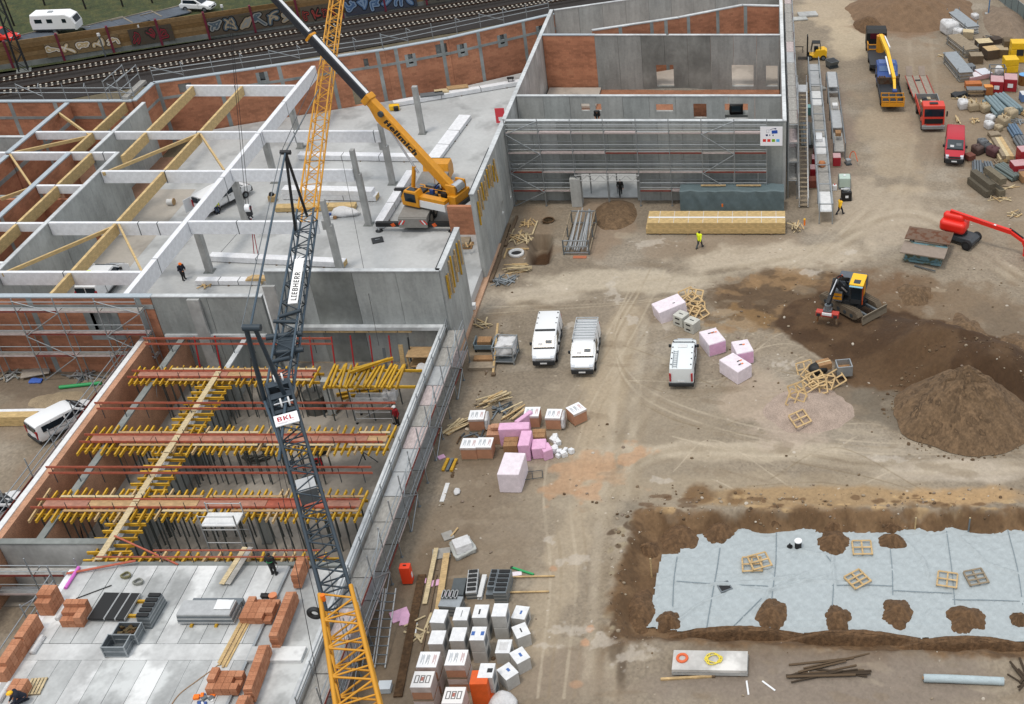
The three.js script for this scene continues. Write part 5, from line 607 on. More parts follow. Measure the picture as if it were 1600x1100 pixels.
// ---------------------------------------------------------------- telescopic mobile crane on the hall floor
{
const base=at(648,364,HF),zr=base.z,xr=base.x,t=thing('mobile_crane','orange and white telescopic mobile crane with its boom raised over the hall','crane',[xr,HF,zr]);
const grey=M('#8d8b86',0.7,T.metal);
mesh('carrier_deck',[bb(-1.3,0.95,-9.4,1.3,1.55,-0.15),bb(-1.0,0.5,-9.2,1.0,0.95,-0.4)],grey,t);
const rear=mesh('rear_panel',bb(-1.3,0.55,-0.15,1.3,1.5,0.02),grey,t);for(const s of[-1,1])for(let k=0;k<3;k++)mesh('warning_stripe',bx(0.1,0.5,0.02,s*1.0+(k-1)*0.17,0.85,0.03,0,0,s*0.6),k%2?P.white:P.red,rear);
for(const s of[-1,1])for(let k=0;k<5;k++){const w=mesh('wheel',wheelG(0.72,0.42,s*1.12,0.72,-1.5-k*1.6-(k>1?0.4:0)),P.rubber,t);mesh('rim',wheelG(0.4,0.44,s*1.12,0.72,-1.5-k*1.6-(k>1?0.4:0),16),M('#8a8378',0.6,T.metal),w);}
for(const z of[-0.35,-7.0]){const o=mesh('outrigger_beam',bb(-3.5,0.55,z-0.2,3.5,0.95,z+0.2),P.black,t);for(const s of[-1,1]){mesh('jack',cyl(0.11,0.6,s*3.35,0.02,z,10),P.chrome,o);mesh('jack_pad',cyl(0.34,0.06,s*3.35,0,z,14),P.dark,o);mesh('stripe_plate',bx(0.36,0.34,0.02,s*1.9,0.58,z+0.21,0,0,0.5),P.orange,o);}}
const carCab=mesh('carrier_cab',prismB([[-11.4,0.5],[-11.5,1.4],[-11.2,2.1],[-9.8,2.15],[-9.5,1.5],[-9.45,0.5]],2.5,0.08),P.craneO,t);mesh('windscreen',bx(2.2,0.6,0.05,0,1.45,-11.42),P.glass,carCab);
const up=new THREE.Group();up.name='superstructure';const Apx=at(702,290,4.6),Tip=at(404,-30,21.5);up.position.copy(at(676,312,HF+1.6)).sub(V(xr,HF,zr));const dirB=Tip.clone().sub(Apx),yaw=Math.atan2(dirB.x,dirB.z);up.rotation.y=yaw;t.add(up);
mesh('turntable',cyl(1.1,0.35,0,0,0,26),P.dark,up);mesh('slew_platform',bb(-1.15,0.35,-2.9,1.15,0.75,2.0),P.craneO,up);
const cw=mesh('counterweight',rb(2.4,1.1,0.9,0.1,0,0.4,-3.1),P.craneO,up);mesh('black_corner',bb(-1.22,0.3,-3.75,1.22,0.7,-3.55),P.dark,cw);
const cabG=new THREE.Group();cabG.name='cab_unit';cabG.position.z=-0.9;up.add(cabG);const cab=mesh('crane_cab',prismB([[0.9,0.15],[0.8,1.2],[1.0,1.75],[2.3,1.7],[2.75,0.9],[2.7,0.15]],0.95,0.08).translate(1.65,0,0),P.craneO,cabG);mesh('side_window',bb(2.12,0.65,1.1,2.15,1.5,2.3),P.glass,cab);mesh('front_window',bx(0.78,0.85,0.05,1.65,0.82,2.62,0,-0.5),P.glass,cab);mesh('roof_window',bb(1.35,1.74,1.2,1.95,1.76,2.1),P.glass,cab);
mesh('white_side_panel',[bb(1.26,0.2,-2.8,1.95,0.9,0.7)],P.white,up);mesh('side_cover',bb(1.24,0.92,-2.8,1.9,1.25,0.6),P.craneO,up);
mesh('engine_cover',rb(0.9,0.6,1.5,0.1,-0.85,1.0,-1.6),P.craneO,up);mesh('winch_drum',wheelG(0.5,1.2,0,1.9,-3.0,20),P.chrome,up);mesh('winch_frame',[bb(-0.9,1.0,-3.4,-0.7,2.4,-2.4),bb(0.7,1.0,-3.4,0.9,2.4,-2.4)],P.craneO,up);for(let k=0;k<4;k++)mesh('hydraulic_box',rb(0.35,0.5,0.4,0.04,-0.6+k*0.4,1.0,-1.2+(k%2)*0.6),k%2?P.blue:P.dark,up);
for(const[x,y,z,w,h,d,m]of[[0.2,0.75,0.9,0.9,0.25,0.8,P.dark],[-0.6,0.75,0.4,0.5,0.5,0.9,P.galvD],[0.75,0.75,-0.6,0.5,0.35,1.2,P.dark],[0.9,0.9,-2.2,0.4,0.7,0.6,P.black],[-0.9,1.6,-1.9,0.3,0.3,0.3,P.chrome],[0.3,1.2,-2.4,0.3,0.5,0.3,P.white],[-0.2,0.75,1.6,1.2,0.12,0.5,P.galvD]])mesh('machinery',rb(w,h,d,0.04,x,y,z),m,up);mesh('hose_loop',[curveTube([V(-0.5,1.0,-2),V(-0.3,1.9,-1.4),V(0.1,1.7,-0.8),V(0.2,1.0,-0.4)],0.05,20,6),curveTube([V(-0.7,1.0,-2.2),V(-0.6,2.1,-1.7),V(-0.2,1.9,-1.0),V(0,1.0,-0.2)],0.05,20,6)],P.black,up);for(const x of[-1.0,1.15])mesh('handrail',[tube(V(x,1.0,-2.9),V(x,1.9,-2.9),0.03),tube(V(x,1.9,-2.9),V(x,1.9,0.2),0.03),tube(V(x,1.9,0.2),V(x,1.0,0.2),0.03)],P.craneO,up);
const org=V(xr,HF,zr),a=Apx.clone().sub(org),b=Tip.clone().sub(org),Lb=a.distanceTo(b),bm=frameAt(t,a,b);bm.name='boom';
mesh('base_section',rb(0.7,0.9,Lb*0.45,0.1,0,-0.45,Lb*0.215),P.craneO,bm);mesh('base_collar',rb(0.92,1.16,0.6,0.1,0,-0.58,Lb*0.435),P.craneO,bm);mesh('ram_bracket',prism([[Lb*0.29,-0.5],[Lb*0.33,-0.95],[Lb*0.36,-0.95],[Lb*0.41,-0.5]],0.5),P.craneO,bm);
const dk=M('#2b3038',0.45,T.metal);mesh('telescopic_section',rb(0.66,0.84,Lb*0.3,0.08,0,-0.42,Lb*0.59),dk,bm);mesh('section_collar',rb(0.78,0.96,0.26,0.08,0,-0.48,Lb*0.735),P.craneO,bm);mesh('telescopic_section',rb(0.54,0.68,Lb*0.3,0.08,0,-0.34,Lb*0.87),dk,bm);mesh('pale_top_strip',bb(-0.17,0.42,Lb*0.45,0.17,0.45,Lb*0.73),P.white,bm);mesh('pale_top_strip',bb(-0.14,0.34,Lb*0.75,0.14,0.37,Lb),P.white,bm);
const lm=printMat(1024,200,(x,w,h)=>{x.fillStyle='#d8951f';x.fillRect(0,0,w,h);x.fillStyle='#14110c';x.font='bold 190px sans-serif';x.textBaseline='middle';x.strokeStyle='#14110c';x.lineWidth=16;x.lineJoin='round';x.setTransform(1.12,0,-0.12,1,40,0);x.fillText('Hellmich',30,h/2+6);x.strokeText('Hellmich',30,h/2+6);},0.45);
for(const s of[-1,1]){const g=new THREE.PlaneGeometry(4.6,0.78);g.rotateY(s*Math.PI/2);g.translate(s*0.356,0,Lb*0.25);mesh('lettering',g,lm,bm,true);}
mesh('hose_reel',wheelG(0.28,0.2,0.5,0.3,Lb*0.36,18),P.steelD,bm);
rod('ram_rod',bm.localToWorld(V(0,0,0))&&V(a.x,a.y,a.z).lerp(b,0.34).add(V(0,-0.9,0)),V(a.x,a.y,a.z).lerp(b,0.2).add(V(0.2,-2.6,0.3)),P.chrome,t,2.6);rod('ram_cylinder',V(a.x,a.y,a.z).lerp(b,0.22).add(V(0.15,-2.3,0.25)),V(-0.7,2.0,-3.6),P.craneO,t,4.2);
const hk=thing('crane_hook','dark crane hook block hanging above the white beam bundle','hook',at(391,337,6.2));mesh('block',rb(0.5,1.0,0.35,0.12,0,0,0),P.dark,hk);mesh('sheave_cover',wheelG(0.34,0.4,0,0.75,0,18),P.white,hk);mesh('red_disc',wheelG(0.2,0.44,0,0.75,0,14),P.red,hk);mesh('hook',new THREE.TorusGeometry(0.17,0.06,8,16,4.6).translate(0,-0.2,0),P.dark,hk);for(const dx of[-0.12,0.12])rod('rope',V(dx,1,0),Tip.clone().sub(hk.position).setY(15).lerp(V(dx,15,0),0.55),P.black,hk,0.45);
for(const[u,v]of[[397,397],[403,397],[345,394]])rod('sling',V(0,-0.25,0),at(u,v,HF+0.5).sub(hk.position),u<350?P.steelD:P.propR,hk,u<350?0.4:0.8);
const pad=thing('outrigger_pad','dark square outrigger pad on the hall floor','pad',at(590,376,HF),0.4);mesh('pad',bb(-0.5,0,-0.5,0.5,0.1,0.5),P.dark,pad);mesh('handle',tube(V(-0.2,0.14,0),V(0.2,0.14,0),0.03),P.galv,pad);
}
// ---------------------------------------------------------------- vehicles; local +z is the front
function wheels(t,xs,zs,r,w,rim=P.galvD){for(const z of zs)for(const x of[-xs,xs]){const k=mesh('wheel',wheelG(r,w,x,r,z),P.rubber,t);mesh('rim',wheelG(r*0.58,w+0.03,x,r,z,16),rim,k);}}
const tp=g=>{const p=g.attributes.position;for(let i=0;i<p.count;i++)p.setX(i,p.getX(i)*(1-0.1*sst(1.15,2.05,p.getY(i)))*(1-0.13*sst(1.8,2.65,p.getZ(i)))*(1-0.05*sst(2.2,2.62,-p.getZ(i))));g.deleteAttribute('normal');return toCreasedNormals(g.index?g.toNonIndexed():g,0.6);};
function van(label,p,yaw,paint,o={}){
const t=thing(o.name||'parked_van',label,'van',p,yaw,o.group),W=1.96;
const body=mesh('body',prismB([[-2.52,0.42],[-2.6,0.9],[-2.52,1.9],[-2.3,1.98],[-0.6,2.02],[0.5,1.99],[0.78,1.92],[1.62,1.27],[2.2,1.12],[2.5,0.98],[2.6,0.8],[2.6,0.42]],W,0.09),paint,t);body.geometry=prep(tp(body.geometry));
mesh('windscreen',bar(V(0,1.87,0.88),V(0,1.3,1.61),1.56,0.12),P.glassB,t);mesh('dash_paper',bar(V(-0.3,1.53,1.34),V(-0.3,1.4,1.5),0.36,0.132),P.bagW,t);mesh('seat',bar(V(0.35,1.66,1.17),V(0.35,1.5,1.38),0.5,0.128),P.greyplastic,t);mesh('wiper_cowl',bb(-0.85,1.24,1.58,0.85,1.285,1.72),P.dark,t);
for(const s of[-1,1]){const d=mesh('front_door',bb(s*0.975,0.55,-0.2,s*0.99,1.25,1.3),paint,t);mesh('side_window',prism([[-0.15,1.28],[-0.15,1.8],[0.65,1.82],[1.3,1.32]],0.03).translate(s*0.985,0,0),P.glass,d).geometry=prep(tp(prism([[-0.15,1.28],[-0.15,1.8],[0.65,1.82],[1.3,1.32]],0.03).translate(s*0.985,0,0)));mesh('handle',bb(s*0.99,1.1,-0.05,s*1.01,1.14,0.15),P.dark,d);
mesh('headlight',prism([[2.05,0.86],[2.15,1.13],[2.55,0.97],[2.62,0.8]],0.3).translate(s*0.7,0,0),P.chrome,t);mesh('mirror',rb(0.2,0.26,0.14,0.04,s*1.1,1.22,1.15),P.dark,t);mesh('tail_light',bb(s*0.76,0.8,-2.64,s*0.9,1.5,-2.5),P.propR,t);mesh('door_seam',tp(bb(s*0.96,0.5,-0.24,s*0.99,1.9,-0.215)),P.dark,t);mesh('door_seam',tp(bb(s*0.96,0.5,-1.3,s*0.988,1.85,-1.28)),P.dark,t);mesh('sill_trim',bb(s*0.965,0.36,-1.2,s*1.0,0.55,1.2),P.dark,t);if(o.sideWin)mesh('side_window',tp(bb(s*0.96,1.25,-2.1,s*1.0,1.75,-0.3)),P.glass,t);}
mesh('front_bumper',rb(W-0.22,0.5,0.3,0.12,0,0.3,2.53),P.dark,t);mesh('rear_bumper',rb(W-0.02,0.32,0.24,0.07,0,0.3,-2.55),P.dark,t);mesh('grille',bb(-0.62,0.86,2.56,0.62,0.97,2.64),o.grille||P.chrome,t);mesh('number_plate',bb(-0.26,0.5,2.68,0.26,0.62,2.695),P.white,t);mesh('number_plate',bb(-0.26,0.75,-2.635,0.26,0.87,-2.62),P.white,t);
if(o.rearWin!==false)for(const s of[-1,1])mesh('rear_window',bb(s*0.06,1.25,-2.605,s*0.82,1.8,-2.555),P.glass,t);
if(o.rack){const r=mesh('roof_rack',[bb(-0.9,2.14,-2.35,-0.84,2.2,0.55),bb(0.84,2.14,-2.35,0.9,2.2,0.55),bb(-0.84,2.14,-2.35,0.84,2.2,-2.29)],P.alu,t);for(let k=0;k<8;k++)mesh('slat',bb(-0.84,2.15,-2.05+k*0.35,0.84,2.19,-1.97+k*0.35),P.galv,r);for(const s of[-1,1])for(let k=0;k<4;k++)mesh('rack_foot',bb(s*0.82,2.01,-2.1+k*0.9,s*0.9,2.14,-2.0+k*0.9),P.dark,r);}
if(o.dots){for(const s of[-1,1])for(let k=0;k<o.dots;k++)mesh('rack_mount',bx(0.09,0.05,0.09,s*0.76,2.0,-2.1+k*0.72),P.black,t);}
if(o.spoiler)mesh('cab_spoiler',rb(1.6,0.12,0.2,0.04,0,1.96,0.3),P.dark,t);
if(o.ladder){const l=mesh('roof_ladder',[bb(0.3,2.03,-2.5,0.34,2.08,-0.4),bb(0.62,2.03,-2.5,0.66,2.08,-0.4)],P.galv,t);for(let k=0;k<8;k++)mesh('rung',bb(0.34,2.04,-2.4+k*0.26,0.62,2.07,-2.36+k*0.26),P.galv,l);mesh('roof_hatch',bb(-0.35,2.02,0.0,0.35,2.06,0.4),P.whiteM,t);}
wheels(t,0.86,[-1.62,1.65],0.34,0.22);t.scale.z=1.06;return t;
}
const G=(u,v)=>{const p=at(u,v);p.y=groundH(p.x,p.z);return p;};
const front=(u,v,yaw,d)=>{const p=at(u,v);p.x-=Math.sin(yaw)*d;p.z-=Math.cos(yaw)*d;p.y=groundH(p.x,p.z);return p;};
van('white delivery van with bare roof parked beside its twin with a roof rack',front(851,574,0.04,2.6),0.04,P.white,{dots:3,spoiler:true,rearWin:false});
van('white delivery van carrying an aluminium roof rack',front(911,588,0.02,2.6),0.02,P.white,{rack:true});
van('pale grey van with a roof ladder seen from behind near the pink blocks',front(1065,609,Math.PI,-2.75),Math.PI,M('#dfe6e8',0.4),{dots:5,ladder:true,rearWin:false});
van('dark red van parked in front of the red lorry',front(1490,259,-0.14,2.6),-0.14,P.redV,{grille:P.dark}).scale.set(1.06,1.15,1.1);
van('white minibus beside the low wing at the picture edge',(()=>{const p=at(106,667);p.y=0;return p;})(),Math.PI-0.62,P.white,{sideWin:true}).scale.setScalar(0.9);
van('white car roof cut off below the scaffold at the picture edge',(()=>{const p=at(-14,824);p.y=0;return p;})(),Math.PI-0.6,P.white,{sideWin:true});
{
const v1=van('white van with open doors standing under the white girder',V(...at(352,318,HF).toArray()),Math.PI-0.46,P.white,{sideWin:true});mesh('open_door',bb(0.0,0.5,-3.4,0.05,1.8,-2.6).translate(0.95,0,0),P.white,v1);mesh('open_door',bb(0.0,0.5,-3.4,0.05,1.8,-2.6).translate(-0.95,0,0),P.white,v1);
const v2=van('white van with open doors behind the front brick wall',V(...at(166,452,HF).toArray()),Math.PI,P.white,{});for(const s of[-1,1])mesh('open_door',bb(s*1.0,0.5,1.2,s*1.85,1.75,1.26),P.white,v2);mesh('load',rb(0.5,0.3,0.4,0.05,0.5,2.02,-0.8),P.hivis,v2);
}
{
const p=front(1457,207,0,1.0),t=thing('flatbed_lorry','red lorry with open load bed pulling a low trailer','lorry',p,0.02),w=2.5;
const cab=mesh('cab',prismB([[-0.9,0.6],[-0.95,2.7],[-0.6,3.0],[0.75,2.95],[0.98,1.7],[1.05,0.6]],w-0.1,0.1),P.truckRed,t);mesh('windscreen',bar(V(0,2.65,0.86),V(0,1.85,0.99),2.1,0.05),P.glass,cab);mesh('roof_hatch',bb(-0.45,3.02,-0.1,0.45,3.07,0.35),P.dark,cab);for(const s of[-1,1]){mesh('side_window',bb(s*1.2,1.75,-0.5,s*1.225,2.55,0.6),P.glass,cab);mesh('mirror',rb(0.16,0.6,0.14,0.03,s*1.42,1.8,0.85),P.black,cab);mesh('headlight',bb(s*0.8,0.75,1.06,s*1.15,0.95,1.1),P.chrome,cab);}
mesh('grille',bb(-1.0,1.05,1.02,1.0,1.6,1.08),P.black,t);mesh('bumper',rb(w,0.42,0.25,0.06,0,0.4,1.0),P.galv,t);mesh('chassis',bb(-0.5,0.6,-6.2,0.5,0.95,0.2),P.dark,t);const bed=mesh('load_bed',[bb(-1.22,1.0,-5.6,1.22,1.12,-1.2)],P.timberD,t);for(const s of[-1,1])mesh('side_board',bb(s*1.2,1.12,-5.6,s*1.26,1.75,-1.2),s<0?P.truckRed:P.galv,bed);mesh('head_board',bb(-1.2,1.12,-1.28,1.2,2.2,-1.2),P.galv,bed);mesh('tail_board',bb(-1.2,1.12,-5.62,1.2,1.7,-5.56),P.galv,bed);
mesh('loading_crane',[cyl(0.3,1.5,-0.6,1.1,-1.9,12),bb(-0.9,2.2,-2.6,-0.4,2.6,-1.5)],P.dark,t);for(let k=0;k<3;k++)mesh('load_box',rb(0.7,0.5,0.6,0.04,-0.5+k*0.55,1.14,-3.8-(k%2)*0.8),[P.timberP,P.bag,P.galvD][k],t);wheels(t,1.05,[0.1,-4.2],0.5,0.32);
const q=p.clone().add(V(-0.3,0,-9.6)),r=thing('low_trailer','rusty red low trailer with timber ramps behind the lorry','trailer',q,0.05);mesh('bed',bb(-1.25,0.75,-3.2,1.25,0.9,3.0),M('#a89e8f',0.85,T.wood),r);for(const x of[-1.27,-0.42,0.42,1.27])mesh('red_rail',bb(x-0.05,0.9,-3.2,x+0.05,0.97,3.0),M('#b0493a',0.6,T.rust),r);for(const s of[-1,1])mesh('ramp',bar(V(s*0.75,0.9,-3.2),V(s*0.75,1.7,-4.2),0.75,0.1),P.rustplate,r);mesh('drawbar',bar(V(0,0.7,3.0),V(0,0.7,4.2),0.18,0.14),P.dark,r);mesh('well',bb(-0.3,0.905,-2.0,0.3,0.94,-1.6),P.black,r);wheels(r,1.05,[-1.4,-0.2],0.38,0.26);
}
{
const p=front(1393,176,0,0),dk=M('#30343a',0.6,T.metal);
const k=thing('recovery_lorry','black lorry with a yellow load frame behind the blue lift lorry','lorry',p.clone().add(V(-0.4,0,-17.4)),0);const kc=mesh('cab',prismB([[-2.6,0.6],[-2.7,2.6],[-2.4,2.95],[-1.0,3.0],[-0.6,2.6],[-0.6,0.6]],2.5,0.1),P.black,k);mesh('rear_window',bb(-0.8,1.9,-0.62,0.8,2.6,-0.57),M('#4a1024',0.3),kc);mesh('chassis',bb(-1.2,0.8,-0.6,1.2,1.1,6.2),dk,k);mesh('bed',bb(-1.25,1.1,0.2,1.25,1.2,6.2),dk,k);for(const[a,b]of[[0.4,1.6]])mesh('yellow_frame',[bb(-1.25,1.2,a,-1.15,2.0,b),bb(1.15,1.2,a,1.25,2.0,b),bb(-1.25,1.9,b-0.1,1.25,2.0,b),bb(-1.25,1.3,b-0.1,1.25,1.4,b)],P.craneO,k);wheels(k,1.05,[-1.8,2.2,4.8],0.5,0.32);
const t=thing('lift_lorry','blue lorry with a yellow aerial lift boom and an orange basket','lorry',p,0),b=mesh('cab',prismB([[-9.2,0.6],[-9.3,2.3],[-9.0,2.7],[-7.4,2.75],[-6.9,2.1],[-5.9,1.75],[-5.8,0.6]],2.4,0.12),P.blue,t);mesh('roof_panel',bb(-0.95,2.76,-8.9,0.95,2.8,-7.6),M('#4a66a0',0.4),b);mesh('windscreen',bar(V(0,2.62,-7.28),V(0,2.14,-6.9),1.9,0.05),M('#54719f',0.2),b);for(const s of[-1,1]){mesh('mirror',rb(0.18,0.4,0.14,0.03,s*1.36,1.5,-6.6),P.dark,b);mesh('side_window',bb(s*1.2,1.7,-8.6,s*1.215,2.35,-7.4),P.glass,b);}
mesh('load_bed',[bb(-1.25,0.8,-5.7,1.25,1.1,-0.7)],dk,t);mesh('bed_head',bb(-1.3,1.1,-5.7,1.3,1.9,-5.5),M('#6b6259',0.8,T.rust),t);for(const s of[-1,1]){mesh('side_board',bb(s*1.2,1.1,-5.5,s*1.28,1.5,-0.8),dk,t);for(let k2=0;k2<3;k2++)mesh('tool_hook',bx(0.22,0.3,0.06,s*(0.45+k2*0.28),1.85,-5.45,0,0,0.3),M('#8a7a68',0.8,T.rust),t);}
const bp=V(-0.15,3.2,-15.6),bq=V(0.15,3.5,-9.5),br=V(0.35,2.9,-2.6);for(const[a,c,w]of[[bp,bq,0.42],[bq,br,0.36]])mesh('lift_boom',bar(a,c,w,0.42),P.yelP,t);mesh('lift_ram',bar(bp.clone().add(V(0.45,0.1,0.6)),bq.clone().add(V(0.35,0.05,-1.2)),0.16,0.16),P.white,t);mesh('lift_ram',bar(bq.clone().add(V(-0.35,0,1.6)),br.clone().add(V(-0.35,0,-1.4)),0.16,0.16),P.white,t);mesh('lift_turret',[cyl(0.5,2.0,-0.15,1.2,-15.6,14)],P.craneO,t);mesh('basket_joint',bar(br,V(0.35,1.9,-1.3),0.3,0.3),P.yelP,t);mesh('joint_pivot',wheelG(0.25,0.5,0.35,2.0,-1.4),P.blue,t);
const bk=mesh('basket_floor',bb(-1.15,0.75,-1.15,1.35,0.82,-0.05),P.dark,t);for(const z of[-1.15,-0.05])for(const y of[1.3,1.85])mesh('basket_rail',bb(-1.15,y-0.04,z-0.04,1.35,y+0.04,z+0.04),P.craneO,bk);for(const x of[-1.15,-0.3,0.5,1.35])for(const z of[-1.15,-0.05])mesh('basket_post',bb(x-0.05,0.8,z-0.05,x+0.05,1.9,z+0.05),P.craneO,bk);mesh('basket_skirt',bb(-1.17,0.72,-0.02,1.37,1.2,0.03),P.craneO,bk);wheels(t,1.0,[-7.6,-2.2],0.48,0.3);
}
{
const t=thing('forklift','small yellow forklift with a black mast beside the long scaffold','forklift',G(1276,92),-Math.PI/2);mesh('body',prismB([[-1.2,0.35],[-1.25,1.2],[-0.9,1.45],[0.1,1.3],[0.4,0.7],[0.9,0.7],[0.95,0.35]],1.15,0.08),P.yelP,t);mesh('seat',rb(0.6,0.6,0.5,0.08,0,1.0,0.1),P.black,t);for(const s of[-1,1])for(const z of[-0.5,0.75])mesh('guard_post',tube(V(s*0.5,0.9,z),V(s*0.45,2.15,z*0.75),0.04),P.black,t);mesh('guard_roof',bb(-0.5,2.13,-0.4,0.5,2.2,0.6),P.black,t);for(const s of[-1,1]){mesh('mast_rail',bb(s*0.32,0.1,1.1,s*0.44,3.0,1.25),P.black,t);mesh('fork',bb(s*0.2,0.1,1.25,s*0.34,0.16,2.35),P.black,t);}for(const y of[0.7,1.7,2.9])mesh('mast_cross',bb(-0.35,y,1.12,0.35,y+0.12,1.22),P.black,t);wheels(t,0.52,[-0.8,0.85],0.34,0.24);const s=thing('steel_trestle','small dark trestle near the forklift','trestle',G(1248,80));for(const a of[-0.5,0.5])for(const b of[-0.25,0.25])mesh('leg',tube(V(a,0,b*2),V(a,0.6,0),0.04),P.black,s);mesh('bar',tube(V(-0.6,0.6,0),V(0.6,0.6,0),0.05),P.black,s);const sk=thing('steel_skip','grey steel tipping skip next to the forklift','skip',G(1300,105),0.5);mesh('shell',prism([[-0.5,0.25],[-0.7,0.9],[0.7,0.9],[0.35,0.25]],1.2),P.galvD,sk);mesh('frame',bb(-0.6,0,-0.5,0.6,0.25,0.5),P.steelD,sk);mesh('painted_hollow',bb(-0.55,0.88,-0.6,0.55,0.92,0.6),P.dark,sk);  // dark sheet over the solid skip shell paints its shaded inside
}
{
const a=at(1290,478),b=at(1350,512),yaw=Math.atan2(b.x-a.x,b.z-a.z),p=at(1328,488),t=thing('excavator','yellow and dark grey crawler excavator with a red grab on the dug soil','excavator',[p.x,groundH(p.x,p.z)+0.4,p.z],yaw),tr=M('#6e6252',0.95,T.soil);
for(const s of[-1,1]){const c=mesh('crawler_track',prismB([[-2.1,0.15],[-2.35,0.45],[-2.1,0.8],[2.0,0.8],[2.3,0.45],[2.05,0.15],[1.7,0],[-1.7,0]],0.62,0.05).translate(s*1.15,0,0),tr,t);for(let k=0;k<18;k++)mesh('track_shoe',bb(s*1.15-0.33,0.8,-2.0+k*0.22,s*1.15+0.33,0.84,-1.86+k*0.22),tr,c);for(let k=0;k<5;k++)mesh('roller',wheelG(0.17,0.1,s*1.45,0.36,-1.5+k*0.75,12),P.steelD,c);}
mesh('undercarriage',bb(-0.8,0.3,-1.2,0.8,0.75,1.2),P.dark,t);const bl=mesh('dozer_blade',prismB([[2.7,0.05],[2.62,0.55],[2.75,0.85],[2.85,0.85],[2.78,0.5],[2.85,0.05]],2.9,0.02),M('#857b6a',0.6,T.metal),t);for(const s of[-1,1])mesh('blade_arm',bar(V(s*0.6,0.4,0.8),V(s*0.6,0.4,2.7),0.18,0.22),P.galvD,bl);
const up=new THREE.Group();up.name='house';up.rotation.y=-yaw-0.25;up.position.y=0.85;t.add(up);
mesh('platform',cyl(1.25,0.3,0,0,0,28),P.dark,up);mesh('engine_cover',prismB([[-1.75,0.3],[-1.8,1.2],[-1.3,1.65],[0.3,1.6],[0.3,0.3]],2.3,0.12),M('#59616a',0.5,T.metal),up);mesh('side_tank',rb(0.75,1.0,1.5,0.08,-0.85,0.3,0.7),M('#6d7276',0.5,T.metal),up);mesh('side_band',[bb(-1.24,0.5,1.46,-0.5,0.75,1.48),bb(-1.24,0.85,1.46,-0.5,1.1,1.48)],P.craneO,up);
const cab=mesh('cab_frame',[bb(0.15,0.3,1.35,0.25,2.1,1.45),bb(1.1,0.3,1.35,1.2,2.1,1.45),bb(0.15,0.3,-0.2,0.25,2.1,-0.1),bb(1.1,0.3,-0.2,1.2,2.1,-0.1),bb(0.15,0.3,-0.2,1.2,0.7,1.45)],P.dark,up);mesh('cab_roof',rb(1.2,0.16,1.8,0.06,0.67,2.05,0.62),P.yelP,cab);mesh('roof_window',bb(0.4,2.2,0.75,0.95,2.23,1.35),P.glassB,cab);mesh('visor',bb(0.12,2.0,1.5,1.22,2.06,1.68),M('#8fc3dd',0.3),cab);mesh('cab_glass',[bb(0.26,0.7,1.38,1.1,2.05,1.4),bb(1.13,0.7,-0.1,1.15,2.05,1.35)],P.glass,cab);mesh('door_panel',bb(1.16,0.5,-0.15,1.2,1.6,0.7),P.craneO,cab);mesh('orange_pillar',bb(1.18,0.3,1.36,1.26,2.0,1.46),M('#b5471a',0.5),cab);
const boomA=V(-0.35,1.0,0.9),elbow=V(-1.0,2.35,1.7),wrist=V(-1.35,0.95,2.9);const m1=P.dark;mesh('boom',bar(boomA,elbow,0.34,0.5),m1,up);mesh('boom_hump',[wheelG(0.3,0.5,-1.0,2.35,1.7),bar(V(-0.2,1.8,0.2),V(-0.7,2.5,1.4),0.2,0.3)],m1,up);mesh('stick',bar(elbow,wrist,0.3,0.4),m1,up);mesh('boom_ram',tube(V(-0.15,1.2,1.2),elbow.clone().lerp(boomA,0.3),0.08,8),P.chrome,up);mesh('stick_ram',tube(elbow.clone().add(V(0.1,0.3,0.1)),wrist.clone().lerp(elbow,0.35).add(V(0,0.25,0.25)),0.07,8),P.chrome,up);mesh('hose_bundle',curveTube([V(-0.2,1.6,0.6),V(-0.7,2.7,1.2),V(-1.1,2.6,1.9),V(-1.3,1.8,2.6)],0.06,24,6),P.black,up);mesh('hose_sleeve',bar(V(-0.95,2.62,1.4),V(-0.6,2.6,1.0),0.12,0.12),M('#d5572a',0.6),up);mesh('rotator',[cyl(0.28,0.5,wrist.x,0.35,wrist.z+0.05,14),bb(wrist.x-0.35,0.25,wrist.z-0.2,wrist.x+0.35,0.45,wrist.z+0.3)],P.galvD,up);
const gb=mesh('grab_beam',[rb(1.9,0.42,0.55,0.06,wrist.x,-0.2,wrist.z+0.1)],M('#c84a3e',0.55,T.metal),up);mesh('white_coupler',bb(wrist.x-0.4,0.05,wrist.z+0.38,wrist.x+0.4,0.25,wrist.z+0.5),P.white,gb);for(const s of[-1,1]){mesh('grab_ram',bb(wrist.x+s*0.55,-0.1,wrist.z+0.38,wrist.x+s*0.85,0.1,wrist.z+0.48),P.dark,gb);mesh('grab_tine',prism([[wrist.z-0.1,-0.2],[wrist.z+0.35,-0.2],[wrist.z+0.3,-0.8],[wrist.z+0.1,-0.95]],0.12).translate(wrist.x+s*0.8,0,0),M('#a99f8e',0.6,T.rust),gb);}
}
